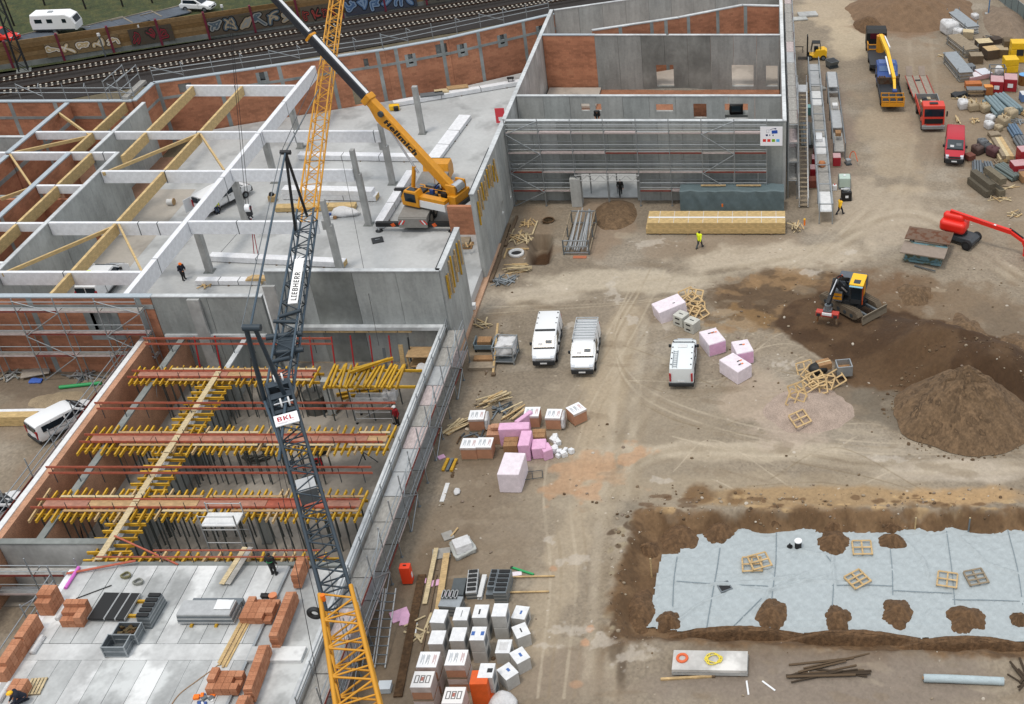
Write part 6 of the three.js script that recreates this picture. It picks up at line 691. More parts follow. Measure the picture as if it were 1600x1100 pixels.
{
const p=G(1500,378),b=at(1600,402),yaw=0.95,t=thing('boom_lift','bright red telescopic boom lift with a grey wheeled chassis','boom lift',p,yaw);mesh('chassis',prismB([[-1.5,0.4],[-1.5,0.75],[-0.9,0.95],[1.3,0.95],[1.6,0.75],[1.6,0.4]],1.6,0.08),M('#454b50',0.6,T.metal),t);wheels(t,1.0,[-1.05,1.15],0.46,0.34,P.dark);
const up=new THREE.Group();up.name='turret';up.position.y=0.98;const wy=Math.atan2(b.x-p.x,b.z-p.z);up.rotation.y=wy-yaw;t.add(up);mesh('turntable',cyl(0.6,0.2,0,0,0,22),P.dark,up);const red=M('#e02a1c',0.35);
mesh('hood',wob(new RoundedBoxGeometry(1.9,1.15,2.5,5,0.4).translate(0.0,0.72,-0.7),0.05,1),red,up);mesh('hood_hump',wob(new RoundedBoxGeometry(0.8,0.9,2.0,5,0.35).translate(0,1.4,-0.8),0.04,1),red,up);mesh('decal',bb(0.97,0.6,-1.6,1.0,1.0,-1.2),P.galv,up);mesh('decal',bb(0.97,0.7,-0.8,1.0,0.9,-0.2),P.white,up);
const bo=mesh('main_boom',bar(V(0,1.9,-1.2),V(0,1.25,4.6),0.3,0.4),red,up);for(const[a,l]of[[0.3,1.5],[2.0,0.9],[3.1,0.4],[3.7,0.4]])mesh('boom_lettering',bar(V(0.16,1.75-0.112*(a+1),a),V(0.16,1.75-0.112*(a+l+1),a+l),0.02,0.2),P.white,bo);mesh('boom_lettering',bar(V(-0.05,1.95,-0.2),V(-0.05,1.6,3.2),0.2,0.02),P.white,bo);
mesh('fly_boom',bar(V(0,1.25,4.5),V(0,0.5,6.0),0.22,0.26),red,up);mesh('fly_ram',bar(V(0.18,1.5,4.4),V(0.18,0.8,5.8),0.1,0.12),P.dark,up);const bk=mesh('basket_floor',bb(-0.9,-0.4,6.2,0.9,-0.3,7.1),red,up);for(const y of[0.2,0.8])for(const z of[6.2,7.1])mesh('basket_rail',bb(-0.9,y-0.04,z-0.04,0.9,y+0.04,z+0.04),red,bk);for(const x of[-0.9,0.9]){for(const y of[0.2,0.8])mesh('basket_rail',bb(x-0.04,y-0.04,6.2,x+0.04,y+0.04,7.1),red,bk);for(const z of[6.2,7.1])mesh('basket_post',bb(x-0.04,-0.3,z-0.04,x+0.04,0.84,z+0.04),red,bk);}mesh('control_box',rb(0.7,0.4,0.3,0.05,0,0.6,6.25),P.dark,bk);mesh('basket_joint',bar(V(0,0.5,5.9),V(0,-0.2,6.3),0.3,0.3),red,up);
}
// ---------------------------------------------------------------- cars and caravan on the verge
function car(label,p,yaw,paint){const t=thing('parked_car',label,'car',p,yaw);mesh('body',prismB([[-2.15,0.35],[-2.2,0.85],[-1.9,1.05],[1.3,1.0],[2.1,0.85],[2.2,0.6],[2.15,0.35]],1.82,0.12),paint,t);mesh('cabin',prismB([[-1.95,0.95],[-1.7,1.55],[-1.3,1.66],[0.2,1.64],[1.15,0.98]],1.62,0.12),paint,t);mesh('windscreen',bar(V(0,1.58,0.36),V(0,1.08,1.02),1.36,0.05),P.glass,t);mesh('rear_window',bar(V(0,1.52,-1.76),V(0,1.12,-1.93),1.3,0.05),P.glass,t);for(const s of[-1,1]){mesh('side_window',prism([[-1.6,1.05],[-1.45,1.5],[0.1,1.52],[0.7,1.05]],0.02).translate(s*0.815,0,0),P.glass,t);mesh('headlight',rb(0.35,0.16,0.2,0.04,s*0.66,0.72,2.06),P.chrome,t);mesh('mirror',rb(0.18,0.14,0.12,0.03,s*0.98,1.02,0.55),paint,t);}mesh('roof_box',rb(0.9,0.05,0.7,0.02,0,1.66,-0.4),P.glass,t);mesh('grille',bb(-0.5,0.5,2.15,0.5,0.66,2.22),P.black,t);wheels(t,0.82,[-1.35,1.35],0.34,0.22);return t;}
car('white car parked on the grass above the graffiti barrier',V(...at(311,15,0.3).toArray()),RYAW+0.95,P.white);car('bright red car at the picture edge behind the barrier',V(...at(4,64,0.3).toArray()),RYAW+0.9,P.red);
{const t=thing('caravan','white touring caravan parked behind the timber barrier','caravan',at(93,49,0.3),RYAW+1.15);mesh('shell',prismB([[-2.7,0.5],[-2.75,1.6],[-2.5,2.55],[1.8,2.6],[2.5,2.2],[2.85,1.3],[2.75,0.5]],2.25,0.14),P.caravan,t);mesh('front_window',bar(V(0,2.12,2.58),V(0,1.45,2.84),1.5,0.05),P.glass,t);for(const s of[-1,1])for(const[a,b]of[[-2.1,-1.2],[-0.6,0.1],[1.3,1.8]])mesh('side_window',bb(s*1.12,1.5,a,s*1.14,2.0,b),P.glass,t);mesh('roof_hatch',rb(0.6,0.08,0.6,0.03,0,2.58,-0.3),P.galv,t);mesh('trim',[bb(-1.14,0.55,-2.6,-1.12,0.7,2.6),bb(1.12,0.55,-2.6,1.14,0.7,2.6)],P.steelD,t);wheels(t,1.0,[0],0.36,0.24);mesh('drawbar',bar(V(0,0.45,2.7),V(0,0.45,4.0),0.14,0.12),P.galv,t);}
// ---------------------------------------------------------------- stored materials in the yard
const palletParts=(o,w=1.0,d=1.2,y=0)=>{for(let k=0;k<5;k++)mesh('pallet_slat',bb(-w/2,y+0.1,-d/2+k*d/5+0.02,w/2,y+0.13,-d/2+(k+1)*d/5-0.05),P.timberG,o);for(const x of[-w/2+0.06,0,w/2-0.06])mesh('pallet_bearer',bb(x-0.05,y,-d/2,x+0.05,y+0.098,d/2),P.timberG,o);};
const topAt=(u,v,h)=>{const p=at(u,v,h);p.y=groundH(p.x,p.z);return p;};
const marks=printMat(256,256,(x,w,h)=>{x.fillStyle='#e8eaec';x.fillRect(0,0,w,h);for(const[a,c]of[[36,'#8d979e'],[104,'#6c767d'],[188,'#a5706a']]){x.fillStyle=c;for(let k=0;k<4;k++)x.fillRect(a+k*11,46+(k%2)*14,6,150-(k%3)*34);}},0.5);
const marks2=printMat(256,256,(x,w,h)=>{x.fillStyle='#e2e1df';x.fillRect(0,0,w,h);x.strokeStyle='#6c6a68';x.lineWidth=14;for(let k=0;k<3;k++)x.strokeRect(34+k*70,70,44,110);x.fillStyle='#a8685a';x.fillRect(110,90,30,60);},0.4);
const film=M('#cfc3be',0.3,T.metal,{bump:T.foldB,bs:0.03});
function brickPallet(label,u,v,yaw=0,n=1,o={}){
const h=n*1.2,p=topAt(u,v,h),t=thing('brick_pallet',label,'brick pallet',p,yaw,o.group),w=o.w||1.1,d=o.d||1.1;
for(let k=0;k<n;k++){const y=k*1.2;mesh('pallet',[bb(-w/2,y,-d/2,w/2,y+0.12,-d/2+0.1),bb(-w/2,y,d/2-0.1,w/2,y+0.12,d/2),bb(-w/2,y,-0.05,w/2,y+0.12,0.05)],P.timberG,t);mesh('brick_stack',rb(w,1.05,d,0.03,0,y+0.12,0),o.side||P.clayP,t);if(o.film)mesh('film_wrap',[bb(-w/2-0.015,y+0.14,-d/2,-w/2-0.005,y+1.17,d/2),bb(w/2+0.005,y+0.14,-d/2,w/2+0.015,y+1.17,d/2),bb(-w/2,y+0.75,d/2+0.005,w/2,y+1.17,d/2+0.015)],film,t);}
const g=new THREE.PlaneGeometry(w+0.02,d+0.02).rotateX(-Math.PI/2).translate(0,h-0.024,0);mesh('printed_cover',g,o.print||marks,t,true);mesh('cover_skirt',[bb(-w/2-0.02,h-0.2,d/2,w/2+0.02,h-0.03,d/2+0.02)],film,t);
if(o.flap)mesh('film_flap',wob(new THREE.BoxGeometry(0.25,0.9,d,3,6,4).translate(w/2+0.1,0.6,0),0.08,2),P.bagW,t);return t;
}
const bg='clay brick pallets in the middle of the yard';
brickPallet('brick pallet with hanging film next to the scrap timber',745,648,0.05,1,{flap:true,group:bg});brickPallet('brick pallet partly behind the pink foam boards',831,643,0.02,1,{group:bg});brickPallet('brick pallet with torn film beside the skewed pallet',865,646,-0.02,1,{flap:true,group:bg});brickPallet('brick pallet standing skewed at the end of the row',900,638,0.7,1,{group:bg});brickPallet('first of two brick pallets side by side',733,692,0,1,{group:bg});brickPallet('second of two brick pallets side by side',757,691,0,1,{group:bg});
const wg='film wrapped double brick pallets at the lower edge';brickPallet('double brick pallet in cloudy film behind another one',669,1030,0,2,{film:1,print:marks,group:wg});brickPallet('double brick pallet in cloudy film with red print',713,1027,0,2,{film:1,print:marks,group:wg});brickPallet('double brick pallet in cloudy film closest to the cable duct',660,1061,0,2,{film:1,print:marks2,group:wg});brickPallet('double brick pallet in film with framed print',709,1086,0,2,{film:1,print:marks2,group:wg});
function whiteBlock(label,u,v,n,mark,yaw=0){const h=n*1.0,t=thing('white_block_stack',label,'block stack',topAt(u,v,h),yaw,'white block stacks at the lower edge of the yard'),w=0.82,d=1.0;for(let k=0;k<n;k++){mesh('block',rb(w,0.97,d,0.025,0,k*1.0,0),P.blockG,t);mesh('side_gap',bb(w/2,k+0.2,-0.25,w/2+0.006,k+0.75,0.3),P.greyplastic,t);}mesh('cover',rb(w+0.03,0.05,d+0.03,0.015,0,h-0.03,0),P.blockW,t);if(mark)for(const[x,z,a,b,c]of mark)mesh('label_patch',bb(x-a/2,h+0.021,z-b/2,x+a/2,h+0.028,z+b/2),c,t);}
const bluL=M('#3f66a8',0.6);whiteBlock('white double block stack farthest from the cable duct corner',781,953,2);whiteBlock('white double block stack with a black slot mark',751,955,2,[[-0.05,0.05,0.1,0.4,P.dark]]);whiteBlock('white double block stack with a thin dark line',721,959,2,[[0.02,0,0.04,0.5,P.greyplastic]]);whiteBlock('white double block stack with a tilted cover at the row end',686,963,2,null,-0.06);whiteBlock('white double block stack with a clean cover behind the film pallets',683,996,2);whiteBlock('white double block stack beside the dark crate',716,991,2);whiteBlock('white double block stack with two blue labels',747,990,2,[[-0.28,0,0.2,0.3,bluL],[0.26,0,0.2,0.3,bluL]]);whiteBlock('single white block with a blue label at the row end',813,957,1,[[0.05,0,0.12,0.28,bluL]],-0.15);whiteBlock('single white block with a dark slot turned askew',814,985,1,[[0,0,0.08,0.34,P.dark]],0.5);whiteBlock('single white block under crumpled clear film',787,1010,1,[[0,0,0.5,0.6,P.bagW]]);whiteBlock('single white block with blue label and dark front slot',812,1024,1,[[0.05,0,0.14,0.3,bluL]],0.65);whiteBlock('single white block with blue label turned askew near the orange box',793,1049,1,[[0.08,-0.05,0.16,0.26,bluL]],0.75);whiteBlock('white block half hidden behind the orange box',760,1048,2,[[0.2,0,0.3,0.3,P.dark]]);
{const t=thing('orange_box','tall orange plastic box among the white blocks','box',topAt(749,1058,2.0),0.03);mesh('shell',prismB([[-0.5,0],[-0.5,1.95],[0.5,1.95],[0.56,0]],1.0,0.06),P.orange,t);mesh('foot_bulge',rb(0.3,0.7,0.8,0.1,0.52,0,0.05),P.orange,t);mesh('lid',rb(0.98,0.06,0.98,0.02,0,1.94,0),P.orange,t);
const s=thing('bulk_bag','crumpled white film bag at the lower picture edge','bag',topAt(786,1092,0.9));mesh('bag',wob(new THREE.IcosahedronGeometry(0.75,3).scale(1,0.8,0.9).translate(0,0.5,0),0.22,1.8),P.bagW,s);}
function foam(label,u,v,h,w,d,yaw,mat,o={}){const t=thing('foam_block',label,'foam pack',topAt(u,v,h),yaw,o.group);mesh('pack',wob(new RoundedBoxGeometry(w,h,d,4,0.08).translate(0,h/2+(o.y||0),0),0.04,1.2),mat,t);if(o.pinkEnd)mesh('open_end',bb(-w/2+0.05,0.12+(o.y||0),d/2+0.005,w/2-0.05,h-0.1+(o.y||0),d/2+0.03),P.pink,t);if(o.print)for(const[x,z]of o.print){mesh('print_mark',bb(x-0.2,h+0.03,z-0.06,x+0.05,h+0.045,z+0.03),P.dark,t);mesh('print_mark',bb(x+0.06,h+0.03,z-0.02,x+0.24,h+0.045,z+0.08),P.hivisO,t);}if(o.rot)t.children[0].rotation.set(...o.rot);return t;}
const fg='pale pink wrapped foam packs by the dug soil';foam('pale pink foam pack lying tilted on the pallet heap',1047,472,1.3,2.5,1.6,0.5,P.foam,{print:[[0.3,0.3]],group:fg,rot:[0,0,0.12]});foam('pale pink foam pack nearest the two grey boxes',1113,525,1.25,1.5,2.0,0.45,P.foam,{pinkEnd:1,print:[[0,-0.4],[0.3,-0.4]],group:fg});foam('pale pink foam pack farthest from the grey van',1160,541,1.25,1.4,1.7,0.3,P.foam,{pinkEnd:1,print:[[0,-0.2]],group:fg});foam('pale pink foam pack with torn wrapping',1149,566,1.25,1.5,2.2,0.75,P.foam,{print:[[0.1,0.5],[0.3,0.1]],group:fg});
foam('large white and pink foam pack standing in front of the loose pink boards',799,724,1.7,1.5,2.3,-0.05,P.foam,{});foam('pink foam board bundle lying across the boxes',803,665,1.6,2.2,0.8,0.05,P.pink,{group:'loose pink foam boards'});foam('upright pink foam board bundle behind the white pack',820,684,1.5,0.8,1.7,0.02,P.pink,{group:'loose pink foam boards'});foam('pink foam bundle leaning beside the white rubble',842,693,1.0,1.0,1.1,0.1,P.pink,{group:'loose pink foam boards'});foam('pink foam offcut touching the white rubble',853,698,0.9,0.7,0.9,0.5,P.pink,{group:'loose pink foam boards'});foam('thin pink foam board leaning at the back of the pile',818,650,1.4,0.35,1.6,-0.6,P.pink,{group:'loose pink foam boards'});
for(const[u,v,w,l,m]of[[798,690,1.0,'brown carton beneath the pink foam boards',P.card],[842,677,0.9,'brown carton behind the pink foam boards',P.card],[774,672,1.15,'orange brown clay block pile beside the brick pallet',P.clay]]){const t=thing('carton',l,'carton',topAt(u,v,0.9),0.05);mesh('body',rb(w,0.9,w,0.03,0,0,0),m,t);mesh('flap',bb(-w/2,0.91,-w/2,w/2,0.935,-0.02),m,t);if(m===P.clay)mesh('top_block',rb(0.6,0.3,0.5,0.04,0,0.93,-0.1),m,t);}
for(const[u,v,y,l]of[[1064,490,0.6,'grey white box with black slots behind its twin'],[1081,500,0.6,'grey white box with black slots in front of its twin']]){const t=thing('grey_box',l,'box',topAt(u,v,1.0),-y);mesh('body',rb(1.0,1.0,1.0,0.05,0,0,0),M('#c9c9c0',0.8,T.metal),t);for(const b of[0.25,0.7])mesh('slot',bb(-0.25,b,0.5,0.2,b+0.12,0.515),P.black,t);mesh('top_slot',bb(-0.2,1.0,-0.05,0.2,1.012,0.05),P.dark,t);}
{
const q=prep(rb(1,1,1,0.05));for(let i=0;i<16;i++){const u=i<9?rr(858,872):rr(862,893),v=i<9?rr(684,712):rr(700,722),s=rr(0.22,0.42),b=thing('block_offcut','white aerated block offcut in the scatter beside the pink boards','offcut',G(u,v),rr(0,3),'white block offcuts');inst('offcut',q,P.blockW,b,[0,0,0],[rr(-0.2,0.2),0,rr(-0.2,0.2)],[s,s,s*rr(0.8,1.4)]);}}
function sticks(name,label,u,v,n,L,spread,mats,h=0.5,y=null,dir=null){const p=y===null?G(u,v):at(u,v,y),t=thing(name,label,'timber scrap',p);for(let k=0;k<n;k++){const a=dir===null?rr(0,3.14):dir+rr(-0.3,0.3),l=rr(0.5,1)*L,x=rr(-spread,spread),z=rr(-spread,spread)*0.8,hh=rr(0.05,h);mesh('stick',bar(V(x-Math.cos(a)*l/2,hh*rr(0.3,1),z+Math.sin(a)*l/2),V(x+Math.cos(a)*l/2,hh,z-Math.sin(a)*l/2),rr(0.07,0.14),rr(0.04,0.07)),mats[k%mats.length],t);}return t;}
const sm=[P.timber,P.timberP,P.timberG,P.timberP];sticks('scrap_timber','heap of pale scrap timber above the first brick pallet',772,627,26,2.6,0.5,sm,0.6,null,0.5);sticks('scrap_timber','scrap timber sticks between the brick pallets',806,648,14,2.2,0.45,sm,0.5,null,0.9);sticks('scrap_timber','long twisted scrap timber beside the yard scaffold',716,668,16,2.6,0.45,sm,0.4,null,0.8);sticks('scrap_timber','scrap boards along the foot of the tall concrete wall',812,372,26,1.9,0.9,sm,0.3);sticks('scrap_timber','stack of broken boards below the manhole ring',806,421,22,2.2,0.7,sm,0.4,null,0.05);sticks('scrap_timber','yellow board offcuts by the scaffold foot',829,348,9,1.5,0.6,[P.timber],0.25);sticks('scrap_timber','tangle of loose timber on the end of the beam stack',1247,360,12,1.4,0.6,sm,0.7);sticks('scrap_timber','bundle of firewood sticks beside the long deck rack',1270,148,14,1.2,0.5,sm,0.5);sticks('scrap_timber','sticks in a brown sack near the forklift',1272,124,8,1.1,0.3,sm,0.9);sticks('scrap_timber','broken boards at the yard edge near the red boxes',1590,335,9,1.4,0.6,sm,0.3);sticks('scrap_timber','light board offcuts near the red van',1521,190,10,1.3,0.5,[P.timber,P.timberP],0.35);sticks('scrap_timber','board offcuts in front of the red van',1494,188,5,2.0,0.3,sm,0.3,null,1.5);sticks('scrap_timber','scattered boards beside the far storage racks',1475,88,7,1.8,0.6,sm,0.2);sticks('scrap_timber','thin loose boards next to the wooden beams',1575,292,5,1.9,0.5,sm,0.15);sticks('scrap_timber','scrap slats on the concrete rubble by the white sheet',752,508,9,1.5,0.6,sm,0.25);sticks('scrap_timber','dark branches lying along the lower yard track',1300,1052,12,5.0,1.1,[M('#3f3428',1),M('#5a4a38',1)],0.25,null,0.03);sticks('scrap_timber','dark brushwood beyond the grey tube',1600,1058,8,2.4,0.6,[M('#3f3428',1)],0.3);sticks('scrap_timber','thin white lath scraps beside the cable duct',655,985,12,1.4,0.8,[P.timberP],0.12);
sticks('scrap_metal','tangle of grey metal strips below the broken boards',790,440,22,1.5,0.7,[P.galv,P.galvD],0.3);sticks('scrap_metal','tangle of wire and cable by the brick pallet',790,642,18,1.4,0.7,[P.steelD,P.galvD],0.25);sticks('scrap_metal','dark rubble of rods beside the yard scaffold',735,688,18,1.2,0.8,[P.steelD,P.soilD,P.galvD],0.25);
function framePallet(label,u,v,yaw,y,o={}){const p=y===undefined?G(u,v):at(u,v,y),t=thing('frame_pallet',label,'pallet',p,yaw,o.group),s=0.62,m=o.m||P.timber;if(o.tilt)t.rotation.set(o.tilt,yaw,o.tilt2||0);for(const a of[-s,0,s])mesh('runner',bb(a-0.055,0,-s,a+0.055,0.1,s),m,t);for(const a of o.slats?[-s,-s/3,s/3,s]:[-s,0,s])mesh('slat',bb(-s,0.102,a-0.06,s,0.14,a+0.06),m,t);return t;}
const mp='wooden pallets on the membrane',my=-PITD+0.2;framePallet('wooden pallet lying under another pallet on the membrane',1175,883,0.05,my,{group:mp});framePallet('wooden pallet lying on top of another pallet on the membrane',1187,878,0.35,my+0.17,{group:mp});framePallet('wooden pallet on the membrane beside a soil heap',1347,857,0.02,my,{group:mp});framePallet('slatted wooden pallet turned diagonally on the membrane',1340,906,0.6,my,{slats:1,group:mp});framePallet('wooden pallet with a cross frame on the membrane',1480,907,-0.2,my,{group:mp});framePallet('greyish slatted pallet at the far end of the membrane',1525,903,0.25,my,{slats:1,m:P.timberG,group:mp});
{const hp='pallets thrown on the sand heap';const L=['bottom of the pallet pile facing the cartons','leaning on the pallet pile towards the excavator','topmost of the pallet pile','flat at the pile edge by the cartons','tilted on the sand heap crest','steeply tilted in the middle of the pallet pile','upright against the silver crate','lying lowest towards the camera in the pile','overlapping its neighbour on the sand'];[[1258,577,0.2,0.3,0.5],[1268,585,0.9,0.45,0.3],[1275,592,0.4,0.9,0.2],[1290,598,-0.3,0.55,0.35],[1262,603,0.7,0.75,0.1],[1280,604,0.1,0.6,0.6],[1306,592,0.5,0.35,0.4],[1244,624,1.2,0.95,0.6],[1246,612,0.3,0.95,0.8]].forEach(([u,v,yw,h,ti],i)=>framePallet(`wooden pallet ${L[i]}`,u,v,yw,h,{tilt:ti,tilt2:ti*0.5,group:hp}));framePallet('single wooden pallet lying apart on the sand heap foot',1250,655,0.5,0.55,{tilt:0.25,group:hp});
const g2='pallets heaped behind the tilted foam pack';[[1073,462,0.3,0.2],[1082,470,0.8,0.35],[1090,480,0.1,0.2],[1080,487,1.2,0.3],[1093,490,0.6,0.1],[1086,462,1.4,0.5]].forEach(([u,v,yw,h],i)=>framePallet(`wooden pallet ${['highest behind', 'nearest to', 'lying flat below', 'turned edgewise by', 'spilling away from', 'thrown across the others behind'][i]} the tilted foam pack`,u,v,yw,h,{tilt:rr(0.1,0.5),tilt2:rr(-0.3,0.3),group:g2}));}
{const c1=thing('carton','brown carton lying on the pallet pile','carton',at(1287,575,0.6),0.4);mesh('body',rb(1.1,0.6,0.8,0.04,0,0,0),P.card,c1);mesh('tape',bb(-0.56,0.6,-0.05,0.56,0.61,0.05),P.timberP,c1);const c2=thing('foil_crate','silver foil lined crate beside the pallet pile','crate',at(1318,582,0.3),0.15);mesh('shell',[bb(-0.6,0,-0.55,0.6,0.9,-0.47),bb(-0.6,0,0.47,0.6,0.9,0.55),bb(-0.6,0,-0.47,-0.52,0.9,0.47),bb(0.52,0,-0.47,0.6,0.9,0.47)],P.galv,c2);mesh('floor_panel',bb(-0.52,0.35,-0.47,0.52,0.4,0.47),P.card,c2);const c3=thing('black_bag','black plastic bag between the cartons','bag',at(1278,583,0.3));mesh('bag',wob(new THREE.IcosahedronGeometry(0.6,3).scale(1.2,0.8,0.8).translate(0,0.4,0),0.18,2),P.black,c3);}
{const t=thing('pipe_stub','black pipe stub with a white lid on the membrane','pipe',at(1247,855,my-0.05));mesh('pipe',cyl(0.23,0.55,0,0,0,18),P.black,t);mesh('lid',cyl(0.26,0.06,0,0.55,0,18),P.white,t);const w=thing('marker_cone','small black cone beside the pipe stub','cone',at(1234,854,my-0.05));mesh('cone',cyl(0.14,0.32,0,0,0,10,0.02),P.black,w);mesh('flange',cyl(0.2,0.03,0,0,0,12),P.black,w);const h=thing('drain_frame','square black drain frame set in the membrane','drain',at(1132,917,my-0.06),0.45);mesh('frame',[bb(-0.4,0,-0.4,0.4,0.06,-0.32),bb(-0.4,0,0.32,0.4,0.06,0.4),bb(-0.4,0,-0.32,-0.32,0.06,0.32),bb(0.32,0,-0.32,0.4,0.06,0.32)],P.galvD,h);mesh('cover',bb(-0.32,0.01,-0.32,0.32,0.04,0.32),P.black,h);
[[1017,885,1.7,'wooden stake at the corner of the excavation',P.timber],[1431,812,1.1,'short wooden stake on the far rim of the excavation',P.timber],[1515,815,1.3,'grey stake on the far rim of the excavation',P.galvD]].forEach(([u,v,h2,l,m])=>{const s=thing('marker_stake',l,'stake',G(u,v));mesh('stake',bx(0.1,h2,0.06,0,-0.05,0),m,s);mesh('tip',bx(0.1,0.08,0.062,0,h2-0.05,0),P.timberP,s);});
const s=thing('slab_stack','stack of white concrete slabs with coiled hoses on top','slab stack',G(1110,1042),-0.02);for(let k=0;k<2;k++)mesh('slab',bb(-2.2+k*0.02,0.12+k*0.26,-0.72,2.2-k*0.03,0.33+k*0.26,0.72),k?M('#dddcd8',0.8,T.deck):P.concL,s);for(const x of[-1.7,0,1.7]){mesh('bearer',bb(x-0.06,0,-0.7,x+0.06,0.12,0.7),P.timberD,s);mesh('spacer',bb(x-0.06,0.33,-0.7,x+0.06,0.38,0.7),P.timberD,s);}
const o=thing('hose_coil','orange ring hose on the slab stack','hose',at(1066,1028,0.62));mesh('coil',new THREE.TorusGeometry(0.28,0.085,10,28).rotateX(Math.PI/2),M('#d9673a',0.6),o);const y=thing('hose_coil','tangled yellow hose on the slab stack','hose',at(1115,1030,0.62));const pts=[];for(let k=0;k<60;k++)pts.push(V(Math.cos(k*0.6)*(0.42-0.1*Math.sin(k*1.3)),0.02+0.05*Math.abs(Math.sin(k)),Math.sin(k*0.6)*0.34-0.1*Math.cos(k*0.9)));mesh('coil',curveTube(pts,0.028,200,5),M('#e2cf4a',0.6),y);
const b=thing('timber_post','yellow timber post in front of the slab stack','timber',G(1073,1060),0);mesh('post',bar(V(-1.5,0.07,0.1),V(1.6,0.07,-0.12),0.14,0.12),P.timber,b);mesh('end_block',bx(0.2,0.16,0.2,1.55,0,-0.12),P.timberD,b);
const r=thing('membrane_roll','grey blue membrane roll lying on the lower yard','roll',G(1505,1066),0);mesh('roll',wob(new THREE.CylinderGeometry(0.24,0.24,4.6,18,10).rotateZ(Math.PI/2+0.0).rotateY(-0.05).translate(0,0.24,0),0.03,1.4),P.membrane,r);mesh('core',tube(V(-2.36,0.24,-0.12),V(-2.28,0.24,-0.11),0.1,10),P.card,r);
[[1168,1075,0.5],[1201,1072,1.2]].forEach(([u,v,a],i)=>{const k=thing('plastic_strip',['white plastic strip near the slab stack','white plastic strip next to the brushwood'][i],'strip',G(u,v),a+1.2);mesh('strip',bb(-0.5,0.01,-0.05,0.5,0.05,0.05),P.white,k);});}
{const a=at(1010,366),b=at(1227,369),t=thing('beam_stack','long stack of yellow glued timber beams in front of the scaffold','beam stack',[(a.x+b.x)/2,0,(a.z+b.z)/2-1.3],0),L=(b.x-a.x)/2;for(const x of[-0.8,-0.4,0,0.4,0.8])mesh('bearer',bb(x*L-0.1,0,-1.3,x*L+0.1,0.14,1.3),P.timberD,t);for(const[y,z0,z1]of[[0.14,-1.25,1.25],[0.7,-1.15,0.1],[0.7,0.12,1.2]])mesh('beam',bb(-L+(y>0.5?0.15:0),y,z0,L,y+0.54,z1),P.glulam,t);mesh('paper_strip',bb(-L+0.2,1.242,-0.02,L-0.02,1.25,0.22),P.white,t);for(let k=0;k<9;k++)mesh('wrap_joint',bb(-L+1.2+k*L*0.21,1.241,-1.1,-L+1.24+k*L*0.21,1.247,1.15),P.bagW,t);
const c=at(1063,332),d=at(1225,333),tp=thing('tarpaulin','grey green tarpaulin draped over stored material below the scaffold','tarpaulin',[(c.x+d.x)/2,0,(c.z+d.z)/2-0.9]),W=d.x-c.x;const g=new THREE.PlaneGeometry(W,1,90,30),p=g.attributes.position;for(let i=0;i<p.count;i++){const x=p.getX(i),v=p.getY(i)+0.5,sag=Math.abs(Math.sin(x*0.55))*0.25*(1-v);let y=v<0.72?v/0.72*2.3:2.3,z=v<0.72?0.75-0.1*v:0.68-(v-0.72)/0.28*1.5;const f=fbm(x*1.1+v*0.8,v*1.4+x*0.15,4)-0.5;z+=f*0.3*(v<0.72?1:0.15)+Math.sin(x*4+v*3)*0.035;y+=(v>=0.7?-0.12*Math.abs(Math.sin(x*0.8))+f*0.08:0);p.setXYZ(i,x,Math.max(0.03,y),z);}g.computeVertexNormals();mesh('sheet',g,M('#65767a',0.65,T.metal,{side:1}),tp);mesh('stored_stack',bb(-W/2+0.15,0,-0.75,W/2-0.15,2.0,0.35),P.card,tp);mesh('orange_tag',bb(-1.0,0.7,0.95,-0.85,1.0,1.0),P.hivisO,tp);for(const x of[-3.0,0.4])mesh('timber_edge',bb(x,2.32,-0.3,x+2.4,2.42,-0.15),P.timber,tp);
const r=thing('pipe_rack','galvanised rack full of long steel pipes by the earth ramp','rack',[at(901,398).x,0,at(901,398).z],0.0),W2=1.15,D=5.6;for(const x of[-W2,W2])for(const z of[0,-D/2,-D])mesh('post',bb(x-0.06,0,z-0.06,x+0.06,1.5,z+0.06),P.galvD,r);for(const y of[0.2,1.45]){for(const x of[-W2,W2])mesh('side_rail',bb(x-0.05,y-0.05,-D,x+0.05,y+0.05,0),P.timberG,r);for(const z of[0,-D])mesh('end_rail',bb(-W2,y-0.05,z-0.05,W2,y+0.05,z+0.05),P.galv,r);}mesh('end_rail',bb(-W2,0.8,-0.05,W2,0.9,0.05),P.galv,r);for(let k=0;k<11;k++){const x=-0.95+k*0.19,h=rr(0.35,1.2);mesh('pipe',tube(V(x,h*0.6,-0.2),V(x*0.8+rr(-0.1,0.2),h+rr(0.2,0.9),-D-rr(-0.3,1.0)),0.065,10),k%3?P.alu:P.galv,r);}const tg=thing('red_mat','red mat under the near end of the pipe rack','mat',G(906,402));mesh('mat',bb(-0.6,0.0,-0.2,0.6,0.06,0.2),M('#b06a4c',0.9),tg);
const m=thing('manhole_ring','white rimmed concrete manhole ring near the tall wall','manhole',G(807,397));mesh('ring',new THREE.LatheGeometry([[0.5,0],[0.7,0],[0.7,0.25],[0.5,0.25],[0.5,0]].map(q=>new THREE.Vector2(...q)),30),P.whiteM,m);mesh('painted_depth',new THREE.CircleGeometry(0.5,24).rotateX(-Math.PI/2).translate(0,0.06,0),P.black,m);const fr=mesh('timber_frame',[bb(-1.0,0,-0.95,1.0,0.12,-0.8),bb(-1.05,0,-0.9,-0.92,0.12,0.8)],P.timber,m);  // black disc paints the darkness down the shallow manhole ring
